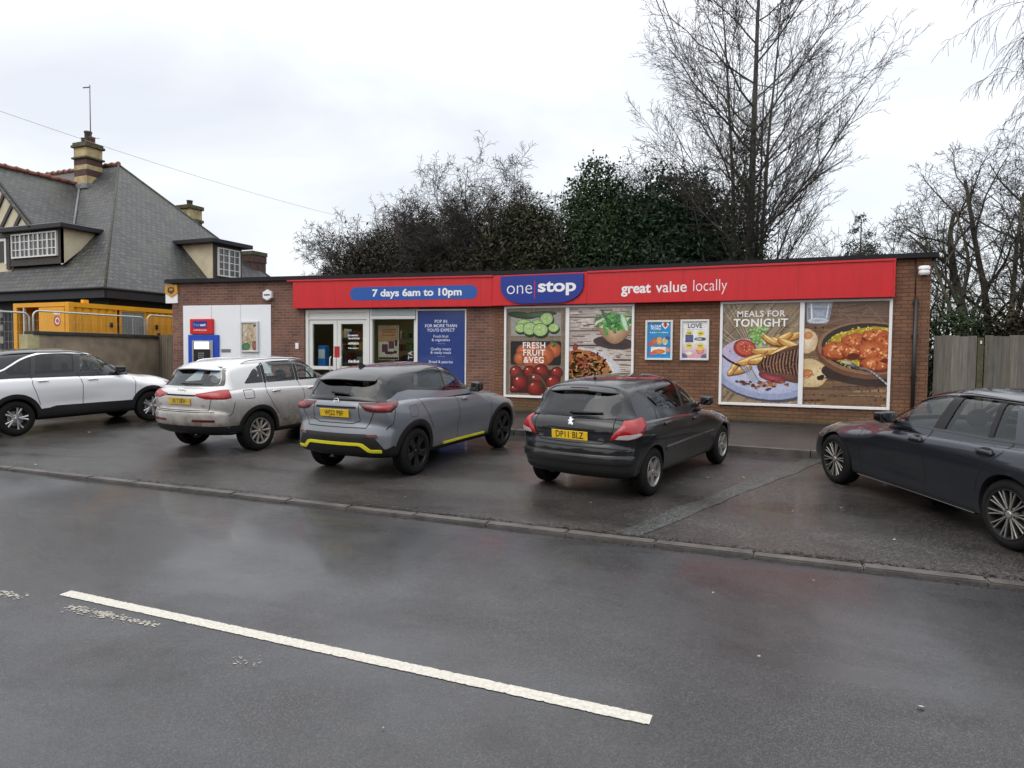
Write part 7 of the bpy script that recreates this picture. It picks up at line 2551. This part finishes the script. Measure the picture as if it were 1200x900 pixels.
    c.patch(bevel_poly([(-.36, .855), (.36, .855), (.34, .875), (-.34, .875)], .01), 'B', M_gap, off=.012, dome=.3, name='tailgate_grip', only=0)
    c.plate(.785, "DP11 BLZ", M_yplate, M_blk, size=.115)
    # lion rampant, outlined as a small chrome emblem
    p, nr = c.hit('B', 0, .955)
    li = [(-.012, -.05), (.0, -.02), (-.022, -.045), (-.034, -.03), (-.016, .0), (-.036, -.004), (-.042, .012), (-.018, .018), (-.024, .042), (-.004, .056), (.012, .046), (.014, .024), (.034, .034), (.044, .02), (.022, .008), (.02, -.012), (.04, -.022), (.038, -.044), (.022, -.05), (.012, -.032)]
    mb = MB(); mb.M = Matrix(((0, .2, -1, p.x - .006), (-1, 0, 0, p.y), (0, 1, .2, p.z), (0, 0, 0, 1)))
    mb.prism([(a * .95, b_ * .95, 0) for a, b_ in li], (0, 0, .008))
    mb.build('lion_badge', [M_chrome], c.root)
    for tx, yy in (("207", .44), ("HDi", -.43)):
        vs, fs = text_mesh(tx, .045, .015, spacing=1.2)
        p, nr = c.hit('B', yy, .755)
        mb = MB(); mb.M = Matrix(((0, .05, -1, p.x - .006), (-1, 0, 0, p.y), (0, 1, .05, p.z), (0, 0, 0, 1)))
        mb.add(vs, fs, 0); mb.build('tailgate_lettering', [M_chrome], c.root)
    wiper(c, .03, -.40, 1.05, 1.06, M_plas)
    aerial(c, -.02, M_plas, l=.24, tilt=-12)
    c.seams([('S', [(1.10, 1.02), (1.22, .9), (1.25, .7), (1.20, .30)]), ('S', [(2.02, 1.0), (2.12, .85), (2.15, .30)]), ('S', [(.22, 1.10), (.20, .95), (.27, .74), (.36, .58)]), ('S', [(.38, .275), (2.15, .275)]),
             ('B', [(-.56, 1.02), (-.57, .89), (-.53, .735), (-.44, .70), (.44, .70), (.53, .735), (.57, .89), (.56, 1.02)]), ('S', [(-.36, .75), (-.40, .62), (-.44, .60)]), ('B', [(-.74, .64), (-.5, .655), (.5, .655), (.74, .64)])], M_gap)
    c.both([(.36, .565), (2.12, .59), (2.12, .605), (.36, .58)], M_chrome, name='door_moulding', off=.010, only=0, step=.03)
    c.both([(.36, .52), (2.12, .545), (2.12, .59), (.36, .565)], P, name='door_moulding', off=.012, dome=.4, only=0, step=.03)
    handles(c, [.40, 1.36], .875, P, dz=-.03)
    for s_ in ('L', 'R'): mirror(c, 1.86, 1.0, P, .8, s_, size=(.08, .085, .068))
    c.wrap([('s', 2.62, .80), ('s', 2.78, .68), ('s', 3.10, .58), ('s', 3.10, .65), ('s', 2.9, .74)], M_lamp, 2.6, .3, name='headlight', off=.01)
    c.patch(bevel_poly([(-.40, .32), (.40, .32), (.52, .52), (-.52, .52)], .08), 'F', M_gloss, off=.006, name='front_grille')
    arch_trim(c, 0, .305, .345, .368, P, off=.010, name='arch_lip')
    arch_trim(c, 2.54, .305, .345, .368, P, off=.010, name='arch_lip')
    def st(b, R):
        for i in range(5):
            spoke(b, 2 * pi * i / 5 + .2, .04, R - .012, .085, .07, -.012, -.006, 0, .035)
        hub(b, .034, -.008, 4, .05)
    for x in (0, 2.54):
        for sg in (1, -1):
            c.wheel(x, sg, .838, .305, .19, .195, st, M_tyre, M_alloy_m, M_dark)
    return c

# ================================================================== 3. dirty silver SUV
def silver_suv():
    P = paint_mat('silver_paint', (0.60, 0.60, 0.59), 0.25, 0.34, dirt=(.15, .11, .07), dirt_z=(.30, 1.1), dirt_amt=0.95)
    c = Car('parked_car', 'muddy silver compact SUV with roof rails, in front of the white cash machine panel',
        [(-.68, .34, .10), (-.80, .40, .2), (-.88, .50, .26), (-.905, .62, .3), (-.89, .73, .3), (-.86, .79, .3), (-.86, .90, .28), (-.84, 1.02, .24), (-.75, 1.12, .18), (-.4, 1.15, .13), (.5, 1.14, .12), (1.3, 1.11, .12),
         (1.9, 1.08, .15), (2.15, 1.05, .22), (2.6, 1.0, .28), (3.0, .94, .3), (3.3, .82, .32), (3.44, .66, .34), (3.465, .5, .3), (3.4, .36, .2), (3.2, .28, .12), (2.6, .25, .08), (1.3, .24, .08), (.2, .25, .08), (-.4, .29, .1)],
        lowfn([(-.92, .83), (-.4, .89), (0, .908), (.7, .90), (1.4, .895), (2.1, .90), (2.6, .91), (3.1, .88), (3.47, .80)],
              [(.2, .91), (.35, .955), (.55, .985), (.75, 1.0), (.90, .992), (1.03, .96), (1.16, .91)],
              [(0, .80, .36, .17, .012), (2.603, .80, .34, .16, .012), (1.3, .52, .7, .14, -.022)]),
        (-.35, 2.95, .64),
        [(-.73, 1.02, .2), (-.765, 1.11, .25), (-.68, 1.23, .28), (-.525, 1.40, .25), (-.44, 1.495, .17), (-.2, 1.552, .15), (.3, 1.585, .15), (.8, 1.59, .15), (1.2, 1.572, .16), (1.52, 1.49, .22), (1.87, 1.31, .46), (2.18, 1.14, .65), (2.3, 1.05, .75),
         (2.23, .95, .6), (1.4, .93, .1), (.3, .93, .1), (-.6, .95, .15)],
        ghfn([(-.8, .755), (-.3, .80), (.3, .815), (1.0, .815), (1.6, .80), (2.2, .76)], 1.08, .36, .25),
        (-.4, 1.50, 1.06), P, P, M_int)
    fw = bevel_poly([(1.94, 1.145), (1.50, 1.435), (1.32, 1.495), (1.11, 1.512), (1.04, 1.148)], .035)
    rw = bevel_poly([(.96, 1.15), (1.03, 1.513), (.66, 1.512), (.34, 1.49), (.27, 1.155)], .035)
    qw = bevel_poly([(.20, 1.158), (.25, 1.465), (.05, 1.38), (-.20, 1.175), (-.18, 1.16)], .03)
    rear = bevel_poly([(-.60, 1.14), (.60, 1.14), (.625, 1.19), (.53, 1.43), (-.53, 1.43), (-.625, 1.19)], .04)
    front = bevel_poly([(-.62, 1.11), (.62, 1.11), (.52, 1.46), (-.52, 1.46)], .08)
    c.shells([(0, .345), (2.603, .345)], .395, [fw, rw, qw], rear, front, (-.6, 2.15, .66))
    windows_glass(c, [fw, rw, qw], [G_clear, G_clear, G_clear])
    c.patch(rear, 'B', G_clear, off=-.004, thick=.004, name='rear_window', only=1)
    c.patch(front, 'F', G_clear, off=-.006, thick=.004, name='windscreen', only=1)
    c.both([(.965, 1.145), (1.035, 1.518), (1.105, 1.518), (1.035, 1.145)], M_plas, name='door_pillar', off=.002, only=1)
    c.both([(.205, 1.15), (.255, 1.475), (.335, 1.495), (.265, 1.15)], M_plas, name='quarter_pillar', off=.002, only=1)
    for sg in (1, -1):       # dark glass edge of the tailgate
        c.patch([(sg * .605, 1.14), (sg * .70, 1.15), (sg * .60, 1.43), (sg * .535, 1.43), (sg * .63, 1.19)], 'B', M_gloss, off=.002, name='screen_edge', only=1)
    headrests(c, 1.02, .15, 1.12)
    spoiler(c, .56, -.20, -.59, .24, P, .05)
    c.patch(bevel_poly([(-.52, 1.425), (.52, 1.425), (.515, 1.455), (-.515, 1.455)], .01), 'B', M_gloss, off=.004, name='screen_header', only=1)
    # lamps: wedges
    c.wrap([('r', .34, .99), ('r', .34, 1.025), ('r', .62, 1.07), ('s', -.62, 1.09), ('s', -.53, 1.09), ('s', -.55, .955), ('s', -.66, .94), ('r', .55, .945)], M_red, -.3, .42, name='tail_light', off=.012, dome=.35)
    c.patch(bevel_poly([(-.34, .985), (.34, .985), (.34, 1.01), (-.34, 1.01)], .008), 'B', M_gap, off=.006, name='tailgate_grip', only=0)
    c.plate(.90, "R17 EEH", M_yplate_d, M_blk, size=.10, y=.0, off=.01)
    # four rings
    p, nr = c.hit('B', 0, 1.075)
    mb = MB(); mb.M = Matrix(((0, .2, -1, p.x - .008), (-1, 0, 0, p.y), (0, 1, .2, p.z), (0, 0, 0, 1)))
    for i in range(4):
        cx = (i - 1.5) * .045
        mb.tube([(cx + .028 * cos(2 * pi * k / 20), .028 * sin(2 * pi * k / 20), .001 * (i % 2)) for k in range(21)], .0042, 6, caps=False)
    mb.build('ring_badge', [M_chrome], c.root)
    for yy, tx in ((.52, 'Q3'), (-.50, 'TDI')):
        vs, fs = text_mesh(tx, .045, .015, spacing=1.2)
        p, nr = c.hit('B', yy, .83)
        mb = MB(); mb.M = Matrix(((0, .05, -1, p.x - .006), (-1, 0, 0, p.y), (0, 1, .05, p.z), (0, 0, 0, 1)))
        mb.add(vs, fs, 0); mb.build('tailgate_lettering', [M_chrome], c.root)
    wiper(c, .05, -.38, 1.165, 1.17, M_plas)
    wm = MB()
    # bumper lower and cladding
    c.patch(bevel_poly([(-.86, .33), (.86, .33), (.88, .50), (-.88, .50)], .04), 'B', M_plas, off=.010, dome=.3, name='lower_bumper', only=0)
    for sg in (1, -1):
        c.patch(bevel_poly([(sg * .30, .57), (sg * .72, .57), (sg * .72, .61), (sg * .32, .61)], .015), 'B', M_redd, off=.006, name='rear_reflector', only=0, step=.02)
    arch_trim(c, 0, .345, .385, .455, M_plas, off=.010)
    arch_trim(c, 2.603, .345, .385, .455, M_plas, off=.010)
    c.both([(.42, .25), (2.18, .25), (2.16, .36), (.44, .36)], M_plas, name='sill_cladding', off=.012, only=0)
    c.both(bevel_poly([(-.44, .31), (-.72, .34), (-.72, .47), (-.44, .47)], .02), M_plas, name='bumper_corner', off=.008, only=0)
    c.seams([('S', [(1.0, 1.14), (1.07, .95), (1.03, .37)]), ('S', [(2.06, 1.08), (2.14, .9), (2.15, .38)]), ('S', [(.24, 1.15), (.18, 1.0), (.28, .80), (.44, .60)]),
             ('B', [(-.70, 1.09), (-.72, 1.03)]), ('B', [(.70, 1.09), (.72, 1.03)]), ('B', [(-.66, .94), (-.60, .755), (.60, .755), (.66, .94)]), ('B', [(-.70, .73), (.70, .73)]),
             ('S', bevel_poly([(-.30, .92), (-.10, .92), (-.10, 1.06), (-.30, 1.06)], .03) + [(-.30, .96)]), ('S', [(-.50, .88), (-.56, .70), (-.62, .66)])], M_gap)
    handles(c, [.40, 1.28], 1.0, M_chrome, dz=-.01, h=.015)
    rail(c, (-.1, 1.45), .56, 1.5, M_chrome)
    for s_ in ('L', 'R'): mirror(c, 1.86, 1.09, P, .8, s_, size=(.085, .09, .08))
    c.wrap([('s', 2.95, .85), ('s', 3.0, .76), ('s', 3.25, .72), ('s', 3.2, .82)], M_lamp, 2.9, .3, name='headlight', off=.01)
    c.patch(bevel_poly([(-.38, .42), (.38, .42), (.48, .84), (-.48, .84)], .06), 'F', M_gloss, off=.006, name='front_grille')
    def st(b, R):
        for i in range(10):
            spoke(b, 2 * pi * i / 10, .045, R - .012, .03, .042, -.014, -.006, 0, .03)
        hub(b, .034, -.012)
    for x in (0, 2.603):
        for sg in (1, -1):
            c.wheel(x, sg, .895, .345, .235, .228, st, M_tyre, M_alloy_d, M_dark)
    return c

# ================================================================== 4. white crossover, black roof
def white_crossover():
    P = paint_mat('white_paint', (0.80, 0.81, 0.82), 0.0, 0.35, dirt=(.25, .21, .17), dirt_amt=0.22)
    PB = paint_mat('black_roof_paint', (0.012, 0.012, 0.015), 0.1, 0.28)
    c = Car('parked_car', 'white crossover with black roof and chrome roof line, beside the rendered boundary wall',
        [(-.58, .34, .10), (-.68, .40, .2), (-.735, .50, .26), (-.75, .62, .3), (-.73, .72, .3), (-.70, .80, .3), (-.70, .94, .27), (-.67, 1.05, .22), (-.58, 1.10, .16), (-.3, 1.13, .13), (.5, 1.13, .12), (1.3, 1.115, .12),
         (1.9, 1.10, .15), (2.2, 1.08, .22), (2.6, 1.0, .28), (3.0, .95, .3), (3.28, .84, .32), (3.42, .66, .34), (3.46, .5, .3), (3.4, .36, .2), (3.2, .27, .12), (2.6, .24, .08), (1.3, .23, .08), (.2, .24, .08), (-.4, .28, .1)],
        lowfn([(-.76, .80), (-.3, .86), (0, .872), (.7, .868), (1.4, .865), (2.1, .87), (2.6, .875), (3.1, .85), (3.47, .77)],
              [(.2, .91), (.35, .955), (.55, .98), (.75, .995), (.88, 1.0), (1.0, .975), (1.14, .92)],
              [(0, .80, .36, .17, .012), (2.604, .80, .34, .16, .012), (1.1, .56, .7, .13, -.028), (1.75, .78, .3, .16, -.012)]),
        (-.25, 2.95, .62),
        [(-.60, .97, .2), (-.66, 1.05, .25), (-.60, 1.2, .28), (-.48, 1.42, .25), (-.40, 1.51, .17), (-.15, 1.565, .15), (.3, 1.6, .15), (.8, 1.605, .15), (1.25, 1.59, .16), (1.6, 1.50, .22), (1.95, 1.34, .46), (2.28, 1.16, .65), (2.42, 1.07, .75),
         (2.34, .97, .6), (1.4, .93, .1), (.3, .93, .1), (-.5, .95, .15)],
        ghfn([(-.7, .73), (-.3, .77), (.3, .785), (1.0, .785), (1.6, .775), (2.25, .73)], 1.06, .34, .24),
        (-.35, 1.55, 1.05), P, PB, M_int)
    fw = bevel_poly([(1.92, 1.135), (1.75, 1.335), (1.55, 1.42), (1.27, 1.475), (1.20, 1.13)], .035)
    fq = bevel_poly([(2.30, 1.125), (2.04, 1.255), (1.86, 1.335), (2.0, 1.13)], .02)
    rw = bevel_poly([(1.08, 1.13), (1.15, 1.482), (.80, 1.49), (.46, 1.47), (.38, 1.13)], .035)
    qw = bevel_poly([(.31, 1.13), (.38, 1.452), (.12, 1.365), (-.10, 1.20), (-.06, 1.135)], .03)
    rear = bevel_poly([(-.58, 1.09), (.58, 1.09), (.58, 1.16), (.50, 1.44), (-.50, 1.44), (-.58, 1.16)], .05)
    front = bevel_poly([(-.60, 1.11), (.60, 1.11), (.50, 1.48), (-.50, 1.48)], .08)
    c.shells([(0, .325), (2.604, .325)], .38, [fw, fq, rw, qw], rear, front, (-.5, 2.2, .64))
    windows_glass(c, [fw, fq, rw, qw], [G_clear, G_mid, G_tint, G_tint])
    c.patch(rear, 'B', G_tint, off=-.004, thick=.004, name='rear_window', only=1)
    c.patch(front, 'F', G_clear, off=-.006, thick=.004, name='windscreen', only=1)
    headrests(c, 1.08, .25, 1.1)
    # chrome roof line sweeping down to the tail
    mbv = MB()
    line = catmull([(2.38, 1.115), (2.1, 1.262), (1.8, 1.395), (1.5, 1.468), (1.15, 1.507), (.80, 1.516), (.50, 1.50), (.22, 1.42), (-.02, 1.29), (-.14, 1.225), (-.30, 1.19), (-.58, 1.185)], False, 6)
    for v in ('R', 'L'): c.strip([tuple(p) for p in line], v, w=.026, off=.010, mb=mbv, only=1)
    mbv.build('roof_trim', [M_chrome], c.root)
    c.both([(1.93, 1.12), (1.78, 1.345), (1.86, 1.325), (2.0, 1.12)], M_plas, name='door_pillar', off=.002, only=1)
    c.wrap([('r', .45, .93), ('r', .45, 1.03), ('s', -.56, 1.09), ('s', -.26, 1.085), ('s', -.26, 1.065), ('s', -.5, .95)], M_red, -.2, .42, name='tail_light', off=.012, dome=.4)
    c.plate(.85, "", M_yplate, M_blk)
    c.patch(bevel_poly([(-.82, .33), (.82, .33), (.82, .58), (-.82, .58)], .05), 'B', M_plas, off=.010, dome=.3, name='lower_bumper', only=0)
    arch_trim(c, 0, .325, .37, .455, M_plas, off=.012)
    arch_trim(c, 2.604, .325, .37, .455, M_plas, off=.012)
    c.both([(.40, .235), (2.21, .235), (2.20, .50), (.70, .51), (.58, .48), (.43, .47)], M_plas, name='sill_cladding', off=.012, only=0)
    c.both(bevel_poly([(-.42, .31), (-.62, .34), (-.62, .55), (-.42, .50)], .02), M_plas, name='bumper_corner', off=.008, only=0)
    c.seams([('S', [(1.14, 1.12), (1.20, .9), (1.20, .50)]), ('S', [(2.22, 1.08), (2.26, .9), (2.24, .50)]), ('S', [(.30, 1.12), (.30, .92), (.36, .75), (.42, .55)])], M_gap)
    handles(c, [.48, 1.40], .995, M_chrome, dz=-.02, h=.014)
    for s_ in ('L', 'R'): mirror(c, 1.98, 1.10, M_gloss, .8, s_, size=(.085, .09, .08))
    rail(c, (-.1, 1.45), .54, 1.5, M_gloss, lift=.012)
    aerial(c, -.1, M_plas, l=.2, tilt=-50)
    c.wrap([('s', 2.95, .85), ('s', 3.02, .76), ('s', 3.26, .72), ('s', 3.22, .82)], M_lamp, 2.9, .3, name='headlight', off=.01)
    c.patch(bevel_poly([(-.45, .42), (.45, .42), (.5, .76), (-.5, .76)], .06), 'F', M_gloss, off=.006, name='front_grille')
    c.barrel = 3
    def st(b, R):
        for i in range(5):
            a = 2 * pi * i / 5 + .62
            for d in (.17, -.17):
                spoke(b, a + d * .55, .05, R - .01, .026, .036, -.014, -.005, 0, .03, d * .55)
        hub(b, .03, -.012)
    for x in (0, 2.604):
        for sg in (1, -1):
            c.wheel(x, sg, .855, .325, .215, .222, st, M_tyre, M_alloy, M_dark)
    return c

# ================================================================== 5. dark blue-grey estate
def dark_estate():
    P = paint_mat('mineral_grey_paint', (0.034, 0.038, 0.048), 0.55, 0.30, dirt=(.06, .06, .062), dirt_amt=0.3)
    c = Car('parked_car', 'dark blue grey estate car with many spoked wheels, under the steak and curry poster',
        [(-.85, .25, .12), (-.98, .34, .2), (-1.04, .5, .26), (-1.05, .68, .3), (-1.02, .85, .28), (-.95, .97, .22), (-.85, 1.02, .16), (-.4, 1.035, .12), (.5, 1.01, .12), (1.3, .98, .12), (1.85, .965, .15), (2.1, .955, .22), (2.6, .925, .28), (3.1, .86, .32),
         (3.45, .75, .34), (3.62, .60, .36), (3.66, .42, .3), (3.6, .26, .2), (3.4, .19, .1), (2.6, .18, .06), (1.4, .18, .06), (.2, .18, .06), (-.5, .20, .08)],
        lowfn([(-1.05, .80), (-.5, .88), (0, .905), (.7, .892), (1.4, .888), (2.1, .892), (2.85, .905), (3.3, .865), (3.66, .76)],
              [(.17, .90), (.3, .95), (.5, .98), (.66, 1.0), (.78, .998), (.88, .975), (1.0, .925)],
              [(0, .70, .36, .16, .014), (2.851, .68, .34, .16, .012), (1.4, .46, .75, .12, -.028), (1.3, .80, 1.1, .035, .010)]),
        (-.5, 3.1, .55),
        [(-.86, .94, .2), (-.92, 1.02, .24), (-.80, 1.18, .28), (-.66, 1.34, .22), (-.5, 1.395, .16), (-.1, 1.425, .15), (.4, 1.44, .15), (.95, 1.44, .15), (1.3, 1.415, .16), (1.6, 1.345, .22), (1.92, 1.19, .46), (2.22, 1.02, .65), (2.36, .93, .75), (2.28, .85, .6),
         (1.4, .84, .1), (.2, .84, .1), (-.7, .85, .15)],
        ghfn([(-.9, .72), (-.4, .77), (.3, .795), (1.0, .795), (1.6, .785), (2.25, .74)], .98, .42, .25),
        (-.55, 1.55, .97), P, P, M_int)
    fw = bevel_poly([(1.98, .998), (1.64, 1.215), (1.46, 1.295), (1.26, 1.342), (1.05, 1.358), (1.13, .995)], .03)
    rw = bevel_poly([(.97, .998), (.92, 1.36), (.66, 1.358), (.44, 1.348), (.38, 1.008)], .03)
    qw = bevel_poly([(.32, 1.01), (.37, 1.342), (.22, 1.332), (.07, 1.02)], .02)
    cw = bevel_poly([(-.02, 1.03), (.12, 1.325), (-.25, 1.292), (-.52, 1.19), (-.58, 1.05)], .05)
    rear = bevel_poly([(-.58, 1.04), (.58, 1.04), (.50, 1.30), (-.50, 1.30)], .06)
    front = bevel_poly([(-.60, 1.0), (.60, 1.0), (.50, 1.31), (-.50, 1.31)], .08)
    c.shells([(0, .332), (2.851, .332)], .375, [fw, rw, qw, cw], rear, front, (-.75, 2.15, .66))
    windows_glass(c, [fw, rw, qw, cw], [G_clear, G_clear, G_clear, G_tint])
    c.patch(rear, 'B', G_tint, off=-.004, thick=.004, name='rear_window', only=1)
    c.patch(front, 'F', G_clear, off=-.006, thick=.004, name='windscreen', only=1)
    # black shut-line round the glass
    ln = catmull([(2.12, .985), (1.92, 1.09), (1.62, 1.265), (1.36, 1.355), (1.05, 1.392), (.66, 1.394), (.2, 1.376), (-.25, 1.33), (-.52, 1.25)], False, 6)
    mb = MB()
    for v in ('R', 'L'): c.strip([tuple(p) for p in ln], v, w=.022, off=.005, mb=mb, only=1)
    for v in ('R', 'L'): c.strip([(1.9, .985), (1.2, .985), (.4, .993), (-.3, 1.012), (-.62, 1.03)], v, w=.018, off=.006, mb=mb, only=1)
    mb.build('window_trim', [M_gloss], c.root)
    c.both([(.97, .99), (.92, 1.368), (1.05, 1.368), (1.13, .99)], M_plas, name='door_pillar', off=.003, only=1)
    c.both([(.32, 1.0), (.37, 1.35), (.44, 1.355), (.38, 1.0)], M_plas, name='quarter_pillar', off=.003, only=1)
    headrests(c, 1.02, .2, .99)
    rail(c, (-.55, 1.05), .575, 1.4, M_gloss, r=.014, lift=.028)
    c.wrap([('r', .40, .83), ('r', .40, .93), ('s', -.80, .95), ('s', -.70, .92), ('s', -.80, .83)], M_red, -.45, .42, name='tail_light', off=.012, dome=.4)
    c.plate(.74, "", M_yplate, M_blk)
    c.seams([('B', [(-.72, 1.0), (-.74, .94)]), ('B', [(-.66, .82), (-.58, .62), (.58, .62), (.66, .82)]), ('B', [(-.76, .55), (.76, .55)])], M_gap)
    c.patch(bevel_poly([(-.78, .22), (.78, .22), (.74, .36), (-.74, .36)], .04), 'B', M_plas, off=.008, dome=.3, name='lower_bumper', only=0)
    wiper(c, .05, -.36, 1.07, 1.08, M_plas)
    c.wrap([('s', 3.18, .80), ('s', 3.22, .70), ('s', 3.45, .60), ('s', 3.50, .66), ('s', 3.36, .77)], M_lamp, 3.0, .3, name='headlight', off=.008, dome=.4)
    for sg in (1, -1):
        c.patch(bevel_poly([(sg * .06, .50), (sg * .36, .50), (sg * .40, .68), (sg * .10, .70)], .05), 'F', M_gloss, off=.008, name='front_grille')
    c.patch(bevel_poly([(-.62, .25), (.62, .25), (.55, .38), (-.55, .38)], .04), 'F', M_gloss, off=.006, name='front_intake')
    c.seams([('S', [(1.12, .985), (1.16, .80), (1.15, .5), (1.17, .28)]), ('S', [(2.22, .955), (2.30, .80), (2.30, .5), (2.27, .28)]), ('S', [(.06, 1.01), (.10, .90), (.26, .76), (.37, .60), (.42, .45)]), ('S', [(.42, .26), (2.45, .26)]),
             ('S', [(2.2, .935), (2.5, .905), (2.9, .845), (3.2, .79)]), ('S', [(3.14, .80), (3.2, .6), (3.2, .45)])], M_gap)
    for sx, zz in ((1.30, .845), (.31, .87)):
        for v in ('R', 'L'):
            c.patch(rounded([(sx - .13, zz), (sx - .08, zz - .042), (sx + .04, zz - .045), (sx + .12, zz), (sx + .04, zz + .045), (sx - .08, zz + .042)], 4), v, M_gap, off=.0015, name='handle_recess', step=.025)
            c.patch(bevel_poly([(sx - .12, zz - .016), (sx + .10, zz - .014), (sx + .10, zz + .02), (sx - .12, zz + .02)], .014), v, P, off=.03, dome=.7, step=.02, name='door_handle', thick=.026)
    c.both(bevel_poly([(.45, .185), (2.44, .185), (2.42, .225), (.47, .225)], .01), M_gloss, name='sill_cladding', off=.02, dome=.5, only=0)
    c.both(bevel_poly([(2.40, .80), (2.45, .80), (2.44, .825), (2.39, .822)], .005), M_chrome, name='wing_badge', off=.004, only=0, step=.01)
    for s_ in ('L', 'R'): mirror(c, 1.84, .985, M_gloss, .8, s_, size=(.085, .10, .07))
    c.barrel = 3
    def st(b, R):
        for i in range(10):
            a = 2 * pi * i / 10 + .1
            for d in (.11, -.11):
                spoke(b, a + d * .5, .05, R - .008, .012, .017, -.016, -.004, 0, .012, d * .55)
                spoke(b, a + d * .5, .05, R - .01, .022, .028, -.022, -.010, 3, .03, d * .55)
        hub(b, .034, -.014)
    for x in (0, 2.851):
        for sg in (1, -1):
            c.wheel(x, sg, .89, .332, .235, .245, st, M_tyre, M_alloy_m, M_dark, turn=0)
    return c
def stand(c, px, py, heading, yout, side, sc=1.0, back=0.0, tall=1.0):
    c.root.rotation_mode = 'QUATERNION'
    M = ground_frame(px, py, radians(heading), yout * sc, side)
    c.root.matrix_world = M @ Matrix.Translation((-back, 0, 0)) @ Matrix.Diagonal((sc, sc, sc * tall, 1))
stand(grey_crossover(), -5.12, 8.57, 85.6, .885, -1, 1.01, .0)
stand(black_hatchback(), -1.66, 8.60, 76.8, .838, -1, 1.005, .03)
stand(silver_suv(), -8.78, 9.32, 86.6, .895, -1, 1.035)
stand(white_crossover(), -14.78, 8.84, 78.9, .855, -1, 1.07, 0, 1.035)
stand(dark_estate(), 1.83, 7.69, 119.0, .89, 1)
